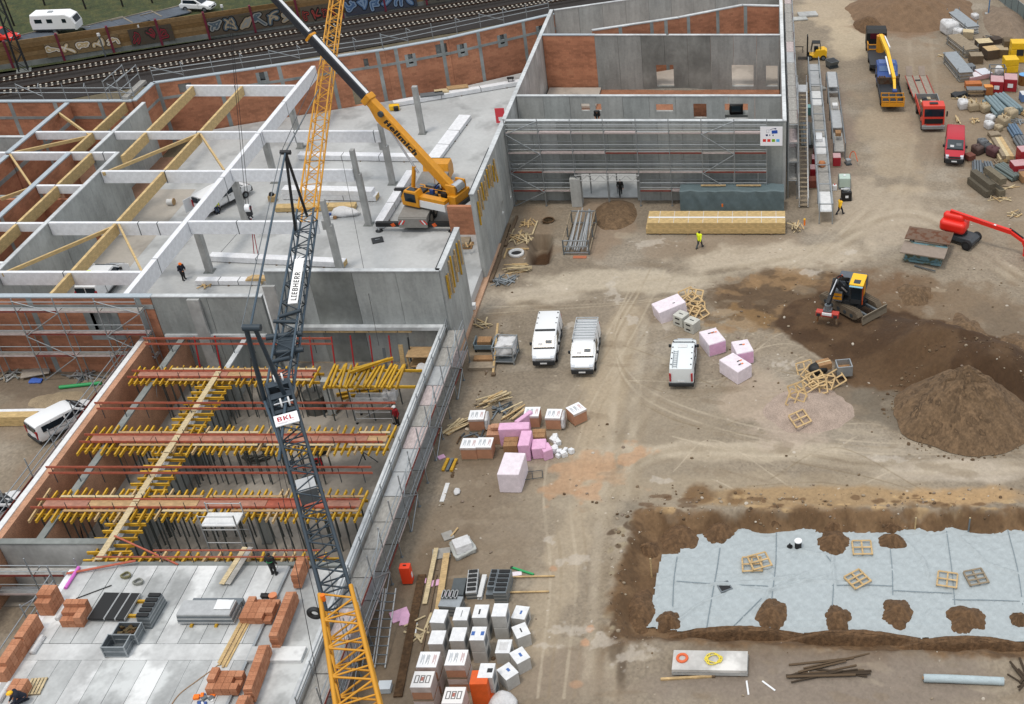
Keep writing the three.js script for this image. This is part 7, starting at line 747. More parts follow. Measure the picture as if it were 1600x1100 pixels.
const m2=thing('open_shaft','open round shaft beside the scaffold foot','shaft',at(857,344,0.02));mesh('rim',new THREE.TorusGeometry(0.52,0.06,8,26).rotateX(Math.PI/2).translate(0,0.03,0),P.soil,m2);mesh('lining',new THREE.CylinderGeometry(0.52,0.52,1.1,26,1,true).translate(0,-0.5,0),M('#7a684f',1,T.soil,{side:1}),m2);
const ln=thing('wall_kerb','line of brown timber edging along the tall concrete wall','edging',[0,0,0]);for(const[p0,p1]of[[[808,338],[790,384]],[[796,350],[780,400]],[[782,400],[767,440]]])mesh('timber',bar(at(p0[0],p0[1],0.12),at(p1[0],p1[1],0.12),0.25,0.22),P.timberD,ln);mesh('timber',bar(at(840,345,0.1),at(832,366,0.1),0.12,0.1),P.timberP,ln);}
{const p0=at(1445,402),t=thing('steel_plate_stack','two rusty steel plates on a blue metal frame','plate stack',[p0.x,groundH(p0.x,p0.z),p0.z],-0.3);mesh('blue_frame',[bb(-1.7,0.1,-1.4,1.7,0.3,-1.2),bb(-1.7,0.1,1.2,1.7,0.3,1.4),bb(-1.7,0.1,-1.2,-1.5,0.3,1.2),bb(1.5,0.1,-1.2,1.7,0.3,1.2),bb(-1.6,0.3,1.1,1.6,1.05,1.2),bb(1.5,0.3,-1.2,1.6,1.1,1.15),bb(-1.6,0.3,-1.2,-1.5,1.1,1.15)],P.blueL,t);mesh('plate',bb(-2.0,1.14,-0.3,2.0,1.24,1.9),P.rustplate,t);mesh('painted_edge',bb(-1.4,1.242,-0.28,1.95,1.25,0.05),P.blueL,t);mesh('plate',bb(-2.0,1.5,-2.4,2.1,1.58,-0.1),M('#7b6a5e',0.75,T.rust),t);mesh('support',[bb(-1.6,0,-2.2,-1.4,1.5,-2.0),bb(1.4,0,-2.2,1.6,1.5,-2.0)],P.steelD,t);mesh('skid_rail',bar(V(-0.6,0.08,1.9),V(1.4,0.08,2.3),0.1,0.1),P.galvD,t);
const c=thing('site_cart','grey blue metal cart with a carton near the gateway','cart',G(759,545),0);mesh('tray',[bb(-0.8,0.35,-0.6,0.8,0.42,0.6),bb(-0.8,0.42,0.55,0.8,0.75,0.6),bb(-0.8,0.42,-0.6,-0.74,0.9,0.6),bb(0.74,0.42,-0.6,0.8,0.9,0.6)],M('#7b8d96',0.6,T.metal),c);mesh('carton',rb(1.1,0.5,0.8,0.04,0,0.43,-0.05),P.card,c);wheels(c,0.7,[-0.4,0.4],0.18,0.1);
const pb=thing('board_stack','flat stack of grey boards and cartons below the metal cart','board stack',G(755,572),0.02);mesh('board',bb(-1.0,0,-0.2,1.0,0.3,0.65),M('#a89a86',0.9,T.wood),pb);mesh('carton',rb(1.6,0.45,0.6,0.04,0,0,-0.6),P.card,pb);
const fr=thing('mesh_crate','tall wire crate with white film beside the timber post','crate',G(792,560),-0.05);for(const a of[-0.8,0.8])for(const b of[-0.9,0.9])mesh('post',bb(a-0.04,0,b-0.04,a+0.04,1.7,b+0.04),P.galv,fr);for(const y of[0.3,0.9,1.65]){for(const b of[-0.9,0.9])mesh('rail',bb(-0.8,y-0.03,b-0.03,0.8,y+0.03,b+0.03),P.galv,fr);for(const a of[-0.8,0.8])mesh('rail',bb(a-0.03,y-0.03,-0.9,a+0.03,y+0.03,0.9),P.galv,fr);}mesh('floor_panel',bb(-0.8,0.2,-0.9,0.8,0.25,0.9),P.galvD,fr);mesh('film',wob(new THREE.BoxGeometry(1.4,0.9,1.3,7,5,7).translate(0.1,1.1,-0.2),0.28,1.6),P.bagW,fr);
const tp=thing('timber_post','long yellow timber post lying by the wire crate','timber',G(778,575));mesh('post',bar(V(-0.2,0.1,0.9),at(780,520,0.1).sub(at(778,575)).add(V(0,0.9,0)),0.16,0.14),P.timber,tp);mesh('wedge',bx(0.3,0.2,0.3,-0.15,0,1.0),P.timberD,tp);
const ws=thing('white_sheet','white film sheet leaning on the corner of the tall wall','sheet',at(723,500,0.2));mesh('sheet',wob(new THREE.BoxGeometry(0.15,1.5,0.9,2,8,6).translate(0,0.8,0),0.12,2),P.bagW,ws);const wb=thing('white_box','white box on the gateway threshold','box',at(739,482,0.25),0.1);mesh('body',rb(0.5,0.4,0.5,0.04,0,0,0),P.white,wb);mesh('lid',rb(0.54,0.06,0.54,0.02,0,0.4,0),P.whiteM,wb);
const gp=thing('pallet_pile','brown crates and pallets in front of the brick stub wall','crates',at(727,398,0.2),0.05);for(let k=0;k<3;k++)mesh('crate',rb(1.9-k*0.3,0.5,1.2,0.05,rr(-0.1,0.1),k*0.52,0),[P.timberD,P.card,P.timberG][k],gp);sticks('scrap_timber','scrap pieces on top of the gateway crates',727,385,8,0.8,0.5,[P.card,P.timber],0.3,1.9);const bd=thing('board_stack','brown plates lying in the gateway','board stack',at(738,432,0.24),0.4);for(let k=0;k<2;k++)mesh('board',bb(-0.8,k*0.1,-0.5-k*0.15,0.8,k*0.1+0.08,0.5-k*0.15),P.timberD,bd);}
{const crateBlk=(label,u,v,w,d,h,yaw,m,ribs)=>{const t=thing('formwork_panel_stack',label,'panel stack',G(u,v),yaw);const n=Math.max(2,Math.round(h/0.14));for(let k=0;k<n;k++)mesh('panel',bb(-w/2+rr(-0.02,0.02),k*h/n,-d/2+rr(-0.03,0.03),w/2,(k+1)*h/n-0.02,d/2),k%2?m:P.galvD,t);for(let k=0;k<(ribs||0);k++)mesh('rib',bb(-w/2+0.06,h+0.002,-d/2+0.08+k*(d-0.1)/ribs,w/2-0.06,h+0.05,-d/2+0.08+(k+0.6)*(d-0.1)/ribs),P.black,t);return t;};
crateBlk('dark flat formwork stack nearest the timber boards',718,925,0.8,1.5,0.5,0.05,M('#565d60',0.7,T.metal));crateBlk('ribbed silver formwork stack with dark windows',740,918,0.65,2.0,0.6,0.12,P.alu,5);crateBlk('rounded dark formwork stack with peg holes',772,915,0.45,1.5,0.7,0,P.greyplastic,4);crateBlk('tall double ribbed formwork stack beside the green rail',788,925,0.8,2.0,1.0,0,P.galv,5);crateBlk('wide ribbed frame stack above the white blocks',708,955,1.3,0.9,0.9,-0.08,P.galv,0);crateBlk('small grey formwork offcut',768,932,0.6,0.4,0.4,0,P.galvD);
for(let k=0;k<4;k++){const t=thing('formwork_grid','open dark formwork frame leaning in the wide frame stack','frame',G(697+k*6.5,945),0,'leaning formwork frames');mesh('frame_rail',[bb(-0.1,0.9,-0.3,-0.06,1.0,0.35),bb(0.06,0.9,-0.3,0.1,1.0,0.35),bb(-0.1,0.9,-0.3,0.1,1.0,-0.25),bb(-0.1,0.9,0.3,0.1,1.0,0.35)],P.alu,t);mesh('dark_inlay',bb(-0.06,0.9,-0.25,0.06,0.93,0.3),P.black,t);}
const beamW=thing('white_beam','white steel beam between the formwork stacks','beam',G(754,920),0.02);mesh('web',bb(-0.06,0.08,-0.95,0.06,0.26,0.95),P.alu,beamW);mesh('flange',[bb(-0.14,0.26,-0.95,0.14,0.3,0.95),bb(-0.14,0.03,-0.95,0.14,0.08,0.95)],P.whiteM,beamW);
[[[683,862],[664,946],'pale board lying toward the cable duct'],[[699,870],[685,956],'wide yellow board reaching the white blocks'],[[705,840],[716,827],'short yellow lath by the grey plate'],[[800,903],[867,902],'long thin lath next to the green rail'],[[797,927],[858,926],'thin lath pointing away from the formwork stacks']].forEach(([a,b,l],i)=>{const p=G(...a),q=G(...b),t=thing('timber_board',l,'board',p);mesh('board',bar(V(0,0.1+(i<2?0.2:0),0),q.sub(p).add(V(0,0.12,0)),i===1?0.4:i===0?0.28:0.1,0.07),i?P.timber:P.timberP,t);});
const gr=thing('green_rail','green plastic rail on the ground by the formwork stacks','rail',G(800,888));mesh('rail',bar(V(0,0.08,0),G(834,899).sub(G(800,888)).add(V(0,0.08,0)),0.13,0.1),P.green,gr);mesh('end_cap',bx(0.16,0.12,0.12,0,0.02,0),P.dark,gr);const pp=thing('paper_sheet','pale pink paper sheet beside the green rail','sheet',G(808,897),0.2);mesh('sheet',wob(new THREE.BoxGeometry(0.6,0.04,0.35,5,1,4).translate(0,0.04,0),0.02,3),P.foam,pp);
const gp=thing('green_pipe','green plastic pipe lying beside the low wing','pipe',G(94,608));mesh('pipe',tube(V(0,0.15,0),G(160,601).sub(G(94,608)).add(V(0,0.15,0)),0.14,12),P.green,gp);mesh('mouth',tube(V(-0.03,0.15,0),V(0.01,0.15,0),0.11,12),P.dark,gp);
const rx=thing('red_box','bright red orange cabinet hung beside the low wing scaffold','box',topAt(632,884,1.5),0.05);mesh('body',rb(0.65,1.4,0.5,0.05,0,0.1,0),M('#e5421c',0.5),rx);mesh('handle',bb(-0.1,1.52,-0.03,0.1,1.56,0.03),P.dark,rx);mesh('label_patch',bb(0.326,0.5,-0.12,0.335,0.9,0.12),P.white,rx);
[[690,866,0.2,'grey plate under the pale board',1.15,0.95],[700,838,0.5,'small grey plate at the end of the trench',0.7,0.8]].forEach(([u,v,a,l,w,d])=>{const t=thing('grey_plate',l,'plate',G(u,v),a);mesh('plate',rb(w,0.06,d,0.02,0,0.03,0),M('#b9b7b1',0.8,T.conc),t);mesh('rim',bb(-w/2,0,-d/2,w/2,0.03,d/2),P.galvD,t);});
const tb=thing('plastic_tub','white plastic tub turned over in clear film','tub',G(724,860),0.5);mesh('tub',prismB([[-0.6,0.35],[-0.45,0.8],[0.45,0.8],[0.6,0.35]],1.1,0.06),P.bagW,tb);mesh('film',wob(new THREE.BoxGeometry(1.4,0.4,1.4,6,3,6).translate(0,0.2,0),0.18,2),M('#b9bcb8',0.4,T.metal),tb);
[[625,962,0.5,1.1,'pink foam sheet on the ground by the ladder frames'],[634,972,0.1,0.7,'second pink foam sheet overlapping the first'],[660,909,0.1,0.5,'small pink foam scrap near the boards'],[681,912,0.3,0.6,'pink foam scrap under the wide board'],[698,932,0,0.6,'pink foam scrap behind the wide frame stack'],[690,715,0.6,0.5,'small pink scrap beside the yellow beams']].forEach(([u,v,a,s,l])=>{const t=thing('foam_scrap',l,'foam scrap',G(u,v),a);mesh('sheet',rb(s,0.07,s*0.85,0.02,0,0.01,0),P.pink,t);});
const lf=thing('ladder_set','dark ladder frames leaning against the low wing','frames',G(590,1000),0.0);for(const x of[0,0.75]){for(const s of[-0.3,0.3])mesh('stile',bar(V(x+s,0.1,2.2),V(x+s-0.5,1.2,-3.0),0.06,0.1),P.alu,lf);for(let k=0;k<9;k++)mesh('rung',bar(V(x-0.3-0.055*k,0.2+k*0.12,2.0-k*0.58),V(x+0.3-0.055*k,0.2+k*0.12,2.0-k*0.58),0.06,0.06),P.galvD,lf);}
const du=thing('cable_duct','brown timber covered trench running beside the low wing','duct',[0,0,0]);const dp=[[660,900],[648,960],[636,1020],[622,1090]].map(q=>G(...q));for(let k=0;k<3;k++){mesh('cover_board',bar(dp[k].clone().add(V(0,0.08,0)),dp[k+1].clone().add(V(0,0.08,0)),0.5,0.1),P.soilD,du);mesh('side_board',bar(dp[k].clone().add(V(0.9,0.05,0)),dp[k+1].clone().add(V(0.9,0.05,0)),0.12,0.16),P.timberD,du);}
const wp=thing('white_panel','narrow white panel lying near the cable duct','panel',G(646,985),0.15);mesh('panel_board',rb(0.4,0.06,1.1,0.02,0,0.02,0),P.white,wp);mesh('batten',bb(-0.15,0,-0.5,0.15,0.03,0.5),P.timberP,wp);wp.name='white_board';const gb=thing('grey_box','pale blue grey box at the scaffold foot','box',G(603,1078),0.05);mesh('body',rb(0.7,0.4,0.6,0.05,0,0,0),M('#b9c4cb',0.6),gb);mesh('lid',rb(0.74,0.06,0.64,0.02,0,0.4,0),M('#c9d2d8',0.6),gb);
const yb=thing('yellow_beam_pair','pair of yellow formwork beams on the ground by the brick pallets','beams',G(703,728),-0.08);for(const x of[-0.3,0,0.3])inst('joist',joistG,x?P.joist:P.galvD,yb,[x,0.02,0],[0,0,0],[2.2,0.8,1.3]);const wl=thing('white_lath','white board lying alone on the yard','board',G(695,770));mesh('lath',bb(-0.14,0.01,-0.95,0.14,0.07,0.95),P.whiteM,wl);const wf=thing('film_scrap','crumpled white film scrap on the yard','scrap',G(715,771));mesh('scrap',wob(new THREE.IcosahedronGeometry(0.3,2).scale(0.8,0.5,1).translate(0,0.15,0),0.14,3),P.bagW,wf);const ob=thing('wire_frame','rusty wire frame on a dark stain by the foam packs','frame',G(832,745),0.2);for(const z of[-0.4,0.4])mesh('wire',tube(V(-0.7,0.15,z),V(0.7,0.15,z),0.025),P.steelD,ob);for(const x of[-0.7,0,0.7])mesh('wire',tube(V(x,0.15,-0.4),V(x,0.15,0.4),0.025),P.steelD,ob);
const ww=thing('white_sheet','white dish lying beside the scaffold posts','dish',at(707,594,0.7));mesh('dish',new THREE.SphereGeometry(0.4,20,10,0,6.3,0,1.2).scale(1,0.3,0.8),P.white,ww);mesh('stand',cyl(0.05,0.7,0,-0.7,0,8),P.galvD,ww);}
{const p=thing('grey_plate','pale board leaning on rubble by the brick wall','plate',G(58,586),0.35);mesh('plate',rb(2.0,0.08,1.1,0.02,0,0.25,0),M('#b9b1a5',0.85,T.wood),p);mesh('rim',bb(-0.9,0,-0.4,0.9,0.24,0.3),P.soilM,p);sticks('scrap_timber','grey rubble and slats at the foot of the scaffolded brick wall',18,588,20,1.2,0.9,[P.concL,P.timberG,P.concDD],0.3);sticks('scrap_metal','grey frames lying behind the green pipe',135,588,14,2.0,1.0,[P.galv,P.galvD,P.concL],0.3);const b=thing('beam_stack','yellow timber beam pair beside the white minibus','beam stack',G(18,662),0.03);for(const y of[0,0.42])mesh('beam',bb(-4,y+0.05,-0.35,2.1,y+0.45,0.35),P.glulam,b);mesh('paper_wrap',bb(-4,0.05,-0.75,3.2,0.8,-0.4),P.wrap,b);heap('sand_heap','small pale sand spread behind the white minibus','sand heap',88,628,50,22,0.25,M('#a8977c',1,T.soil),{rag:0.3});const bl=thing('tarp_scrap','blue tarp scrap beside the scaffold post','tarp',G(57,597));mesh('tarp',wob(new THREE.BoxGeometry(0.9,0.15,0.5,6,2,4).translate(0,0.1,0),0.08,3),M('#3f63b5',0.7),bl);}
{const lay=(label,a,b,w,h,mat,o={})=>{const p=at(a[0],a[1],HF+h/2),q=at(b[0],b[1],HF+h/2),t=thing('stored_beam',label,'beam',p),d=q.clone().sub(p),n=o.n||1;t.rotation.y=Math.atan2(-d.z,d.x);t.position.y=HF;const L=d.length();for(let k=0;k<n;k++)mesh('beam',bb(k*0.1,0.08+k*(h+0.02),-w/2,L-k*0.3,0.08+h+k*(h+0.02),w/2),mat,t);for(const s of[0.15,0.5,0.85])mesh('bearer',bb(L*s-0.06,0,-w/2-0.1,L*s+0.06,0.075,w/2+0.1),P.timberD,t);mesh('end_grain',bb(L,0.09,-w/2+0.01,L+0.015,0.07+h,w/2-0.01),P.glulam,t);for(const s of[0.35,0.65])mesh('strap',bb(L*s,0.08,-w/2-0.005,L*s+0.05,0.085+h+0.006,w/2+0.005),P.dark,t);};
lay('white wrapped beam lying slantwise toward the brick back wall',[673,256],[727,183],1.3,0.4,P.wrap);lay('white wrapped beam lying beside the mobile crane carrier',[593,352],[642,272],0.75,0.7,P.wrap);lay('white wrapped beam on the floor behind the tall columns',[468,244],[662,247],0.9,0.5,P.wrap);lay('white wrapped beam bundle beside the yellow timbers',[444,305],[590,308],1.0,0.5,P.wrap,{n:2});lay('yellow timber bundle beside the white beam bundle',[432,326],[556,323],0.9,0.4,P.glulam);lay('white wrapped beam slung from the crane hook',[330,402],[540,412],0.8,0.5,P.wrap);lay('white wrapped beam closest to the front wall',[308,440],[410,440],0.7,0.4,P.wrap);lay('long white wrapped beam along the brick back wall',[615,163],[820,128],0.8,0.45,P.wrap);
for(const[u,v,w,m,l]of[[675,148,2.6,P.greyplastic,'grey mats on the long beam by the back wall'],[690,143,1.6,P.timberP,'pale board on the long beam by the back wall'],[715,137,2.4,P.ply,'plywood board on the long beam by the back wall']]){const t=thing('board_stack',l,'board stack',at(u,v,HF+0.58),0.3);for(let k=0;k<2;k++)mesh('board',bb(-w/2,k*0.07,-0.5,w/2-k*0.1,k*0.07+0.06,0.45),m,t);}
const dr=thing('cable_drum','small white drum with cable on the hall floor','drum',at(268,320,HF));mesh('drum',wheelG(0.3,0.6,0,0.3,0,18),P.whiteM,dr);mesh('end_disc',wheelG(0.34,0.05,0.32,0.34,0,18),P.ply,dr);const cb=thing('carton','small yellow carton by the white beam bundle','carton',at(427,314,HF),0.1);mesh('body',rb(0.7,0.6,0.6,0.03,0,0,0),P.timber,cb);mesh('dark_bag',wob(new THREE.IcosahedronGeometry(0.25,2).translate(0,0.7,0),0.08,3),P.black,cb);const fl=thing('film_scrap','white film heap beside the yellow timber bundle','scrap',at(540,335,HF));mesh('film',wob(new THREE.IcosahedronGeometry(0.9,3).scale(1.5,0.4,0.8).translate(0,0.25,0),0.3,1.5),P.bagW,fl);const kt=thing('tool_kit','blue and white power tools near the yellow timber bundle','tools',at(523,338,HF));for(let k=0;k<6;k++)mesh('tool',rb(0.3,0.3,0.25,0.05,(k%3)*0.3-0.4,0,(k>2?0.5:-0.1)),[P.blue,P.whiteM,P.card][k%3],kt);const yt=thing('yellow_machine','small yellow machine near the lone column','machine',at(617,172,HF),0.2);mesh('body',wob(new RoundedBoxGeometry(1.1,0.6,0.6,3,0.1).translate(0,0.35,0),0.06,2),P.yelP,yt);mesh('drum',wheelG(0.3,0.5,0.2,0.3,0.2),P.black,yt);const bt=thing('folding_trestle','black folding trestle against the tall wall','trestle',at(799,134,HF),0.2);for(const a of[-0.3,0.3])for(const b of[-0.25,0.25])mesh('leg',tube(V(a,0,b),V(a*0.8,0.9,0),0.04),P.black,bt);mesh('top',rb(0.8,0.15,0.4,0.03,0,0.88,0),P.black,bt);const rs=thing('red_sign','red sign board leaning on the tall wall top','sign',at(783,192,HF+0.2),0.1);mesh('board',bb(-0.5,0,-0.03,0.5,1.7,0.03),M('#d8414c',0.5),rs);mesh('white_patch',bb(-0.2,0.25,0.031,0.25,0.7,0.036),P.white,rs);sticks('scrap_timber','timber offcuts below the lone worker',322,447,7,1.1,0.4,[P.timber],0.2,HF);const pd=thing('yellow_board_stack','yellow boards on the end of the front beam','boards',at(402,436,HF+0.5));for(let k=0;k<3;k++)mesh('board',bb(-0.9+k*0.2,k*0.09,-0.3,0.9,k*0.09+0.08,0.35),P.timber,pd);const ps=thing('white_sheet','white panel leaning in front of the grey partition','sheet',at(90,432,HF));mesh('panel',bx(1.2,1.1,0.05,0,0.1,0,0.3,-0.3),P.white,ps);}
// ---------------------------------------------------------------- far storage yard
function bundle(name,label,cat,u,v,yaw,n,L,r,mat,o={}){const t=thing(name,label,cat,G(u,v),yaw,o.group);let k=0;for(let row=0;k<n;row++)for(let i=0;i<(o.w||4)-row%2&&k<n;i++,k++){const x=(i-((o.w||4)-1-row%2)/2)*r*2.05,y=r+row*r*1.8+0.1;mesh(o.part||'pipe',o.square?bb(x-r,y-r,-L/2+rr(-0.15,0.15),x+r,y+r*0.8,L/2+rr(-0.15,0.15)):tube(V(x,y,-L/2+rr(-0.1,0.1)),V(x,y,L/2+rr(-0.1,0.1)),r,8),Array.isArray(mat)?mat[k%mat.length]:mat,t);}for(const z of[-0.3,0.3])mesh('bearer',bb(-r*(o.w||4),0,z*L-0.06,r*(o.w||4),0.1,z*L+0.06),P.timberD,t);return t;}
function sack(label,u,v,s,mat,o={}){const t=thing(o.name||'bulk_bag',label,'bag',G(u,v),rr(0,1),o.group);mesh('sack',wob(new RoundedBoxGeometry(s,s*0.85,s,5,s*0.2).translate(0,s*0.42,0),0.14*s,2/s),mat,t);if(o.fill)for(let k=0;k<7;k++)mesh('filling',bar(V(rr(-0.3,0.3)*s,s*0.6,rr(-0.3,0.3)*s),V(rr(-0.5,0.5)*s,s*rr(0.9,1.25),rr(-0.5,0.5)*s),0.1,0.07),k%2?P.timberP:P.timber,t);else for(const a of[-1,1])mesh('loop',new THREE.TorusGeometry(0.12*s,0.03,6,12,3.14).translate(a*0.25*s,s*0.82,0),mat,t);return t;}
const pk=(label,u,v,w,d,h,yaw,mat,o={})=>{const t=thing(o.name||'wrapped_pallet',label,o.cat||'pallet',G(u,v),yaw,o.group);mesh('pallet_base',[bb(-w/2,0,-d/2,w/2,0.12,-d/2+0.1),bb(-w/2,0,d/2-0.1,w/2,0.12,d/2)],P.timberG,t);const n=o.layers||1;for(let k=0;k<n;k++)mesh('pack',wob(new RoundedBoxGeometry(w,(h-0.12)/n-0.02,d,3,0.06).translate(0,0.12+(k+0.5)*(h-0.12)/n,0),0.03,1.5),Array.isArray(mat)?mat[k%mat.length]:mat,t);if(o.cover)mesh('cover',rb(w*0.98,0.03,d*0.98,0.01,0,h,0),o.cover,t);if(o.patch)mesh('label_patch',bb(-w*0.2,h*0.4,d/2+0.03,w*0.2,h*0.7,d/2+0.05),o.patch,t);return t;};
const rdp=M('#a3202c',0.5,T.metal),rdl=M('#c9a0a2',0.4,T.metal);
pk('tall yellow wrapped pallet at the picture edge',1590,96,2.2,1.6,2.6,0,M('#f0c21c',0.5,T.metal),{layers:3,patch:P.dark});pk('lower yellow wrapped pallet in front of the tall one',1577,112,1.7,1.5,1.8,0.1,M('#f0c21c',0.5,T.metal),{layers:2});pk('red and white wrapped pallet beside its twin',1556,142,1.5,1.9,1.5,-0.15,rdp,{cover:rdl,patch:P.white});pk('red and white wrapped pallet nearest the picture edge',1577,140,1.5,1.9,1.6,-0.15,rdp,{cover:rdl,patch:P.white});pk('flat pink and white sheet pack behind the orange cartons',1520,124,1.6,1.4,0.6,0.4,rdl,{cover:M('#d9d3d6',0.4)});pk('flat pink and white sheet pack leaning on its neighbour',1536,120,1.5,1.8,0.7,0.4,rdl,{cover:M('#c9ccd4',0.4)});pk('orange carton pack beside the grey table',1520,138,1.9,1.0,0.8,0.05,M('#c2743e',0.8,T.soil),{});pk('orange brown carton next to the red pallets',1543,148,1.0,0.9,1.1,0.05,M('#b8743f',0.8,T.soil),{cover:M('#d08d4a',0.8)});pk('brown carton pallet with a plywood lid',1536,78,1.9,1.6,1.2,0.2,M('#57493b',0.9,T.soil),{cover:P.timberP});pk('brown carton pallet with an open lid',1524,98,1.6,1.4,1.1,0.05,M('#6d5c48',0.9,T.soil),{cover:P.timberG});pk('brown carton pallet in the middle of its row',1547,91,1.7,1.6,1.3,0.3,M('#5a4b3c',0.9,T.soil),{cover:P.timber});pk('brown carton pallet behind the yellow pallets',1563,88,1.7,1.5,1.1,-0.1,M('#7a6850',0.9,T.soil),{cover:P.bag});pk('brown sack pallet touching the tall yellow pallet',1573,84,1.2,1.4,1.9,0,M('#6d5e49',0.9,T.soil),{});pk('red boxed pallet at the right yard edge',1590,272,1.5,1.4,1.3,0.2,rdp,{cover:rdl,patch:rdl});pk('red boxed pallet stacked high at the yard edge',1600,258,1.6,1.4,1.9,0.2,rdp,{layers:2,cover:rdl});pk('brown plywood pallet below the red boxes',1604,283,1.5,1.2,0.9,0.2,P.card,{});
{const d=thing('barrel','blue lidded brown barrel by the yellow pallet','barrel',G(1598,132));mesh('drum',cyl(0.6,1.2,0,0,0,20),M('#8a6a30',0.7,T.rust),d);mesh('lid',cyl(0.58,0.05,0,1.2,0,20),M('#6aa6d8',0.5),d);const w=thing('mesh_crate','wire crate with white film between the red and yellow pallets','crate',G(1557,122),0);for(const a of[-0.9,0.9])for(const b of[-0.6,0.6])mesh('post',bb(a-0.05,0,b-0.05,a+0.05,1.5,b+0.05),P.galvD,w);for(const y of[0.3,1.45]){for(const b of[-0.6,0.6])mesh('rail',bb(-0.9,y-0.04,b-0.04,0.9,y+0.04,b+0.04),P.galvD,w);for(const a of[-0.9,0.9])mesh('rail',bb(a-0.04,y-0.04,-0.6,a+0.04,y+0.04,0.6),P.galvD,w);}mesh('floor_panel',bb(-0.9,0.15,-0.6,0.9,0.2,0.6),P.galvD,w);mesh('film',wob(new THREE.IcosahedronGeometry(0.55,3).translate(0.2,1.0,0),0.2,2),P.bagW,w);
const t=thing('grey_table','grey metal table in front of the orange cartons','table',G(1524,150));mesh('top',bb(-1.1,0.9,-0.5,1.1,0.98,0.5),P.greyplastic,t);for(const a of[-1,1])for(const b of[-0.4,0.4])mesh('leg',bb(a-0.04,0,b-0.04,a+0.04,0.9,b+0.04),P.steelD,t);mesh('shelf',bb(-1,0.4,-0.4,1,0.45,0.4),P.ply,t);
const bl=thing('black_tarp','black tarp crumpled beside the grey table','tarp',G(1500,150),0.5);mesh('tarp',wob(new THREE.BoxGeometry(2.0,0.4,0.8,10,4,6).translate(0,0.2,0),0.25,1.6),P.dark,bl);}
sack('white bulk bag in the front row of the storage yard',1505,169,1.2,P.bagW,{name:'bulk_bag'});sack('beige sack filled with light timber offcuts',1520,172,1.2,P.bag,{fill:1});sack('brown paper sack beside the timber sack',1538,174,1.1,P.bag,{fill:1});sack('brown sack with sticks near the grey tarp bundles',1568,195,1.2,P.bag,{fill:1});sack('tall brown sack leaning on the grey tarp bundles',1579,184,1.3,P.bag,{});sack('white folded film pack',1547,190,0.95,P.bagW,{name:'film_pack'});sack('white film pack in front of the folded one',1545,200,0.95,P.bagW,{name:'film_pack'});sack('dark brown sack in the heap behind the pipe bundles',1527,240,1.1,M('#5d4a44',0.9,T.soil),{});sack('dark grey sack in the middle of the sack heap',1540,236,1.1,M('#4d4f52',0.8,T.metal),{});sack('dark red striped sack in the sack heap',1551,243,1.2,M('#5b3a3c',0.8,T.metal),{});sack('grey sack on top of the sack heap',1535,229,1.0,M('#6a6f73',0.8,T.metal),{});sack('large white torn bag at the far soil bank',1483,52,2.0,P.bagW,{});sack('white torn bag beside the far racks',1497,56,1.2,P.bagW,{});sack('white torn plastic lying near the fence',1523,30,0.9,P.bagW,{});
bundle('pipe_bundle','grey wrapped pipe bundle nearest the red pallets','pipe bundle',1556,172,0.22,7,4.2,0.22,M('#7e9298',0.5,T.metal),{w:4});bundle('pipe_bundle','grey wrapped pipe bundle beside the tall brown sack','pipe bundle',1575,168,0.3,7,4.6,0.22,M('#7e9298',0.5,T.metal),{w:4});bundle('pipe_bundle','silver pipe bundle fanned out in front of the sack heap','pipe bundle',1527,267,-0.12,7,2.8,0.14,P.galvD,{w:4});bundle('pipe_bundle','silver pipe bundle next to the fanned one','pipe bundle',1546,269,0.02,7,2.8,0.14,P.galvD,{w:4});bundle('pipe_bundle','dark green pipe bundle lying diagonally','pipe bundle',1575,273,0.5,9,3.0,0.16,M('#6b7774',0.5,T.metal),{w:5});bundle('pipe_bundle','blue grey pipe bundle at the yard edge','pipe bundle',1586,210,0.1,7,2.6,0.16,M('#60788f',0.5,T.metal),{w:4});bundle('pipe_bundle','grey pipe bundle above the red boxes','pipe bundle',1596,228,0.1,7,2.4,0.17,P.greyplastic,{w:4});
bundle('timber_stack','stack of long pale timbers behind the red boxes','timber stack',1568,240,0.1,9,4.6,0.2,[P.timberP,P.timber,P.timberG],{w:5,square:1,part:'timber'});bundle('timber_stack','dark beam pair at the front of the storage yard','timber stack',1534,296,0.42,3,3.4,0.36,[M('#6b6455',0.9,T.wood),M('#7d7464',0.9,T.wood)],{w:2,square:1,part:'beam'});bundle('timber_stack','greenish beam next to the dark beam pair','timber stack',1553,299,0.42,2,3.0,0.36,M('#837a66',0.9,T.wood),{w:1,square:1,part:'beam'});bundle('timber_stack','yellow boards at the upper yard edge','timber stack',1598,178,0.5,4,2.6,0.13,P.timber,{w:3,square:1,part:'board'});
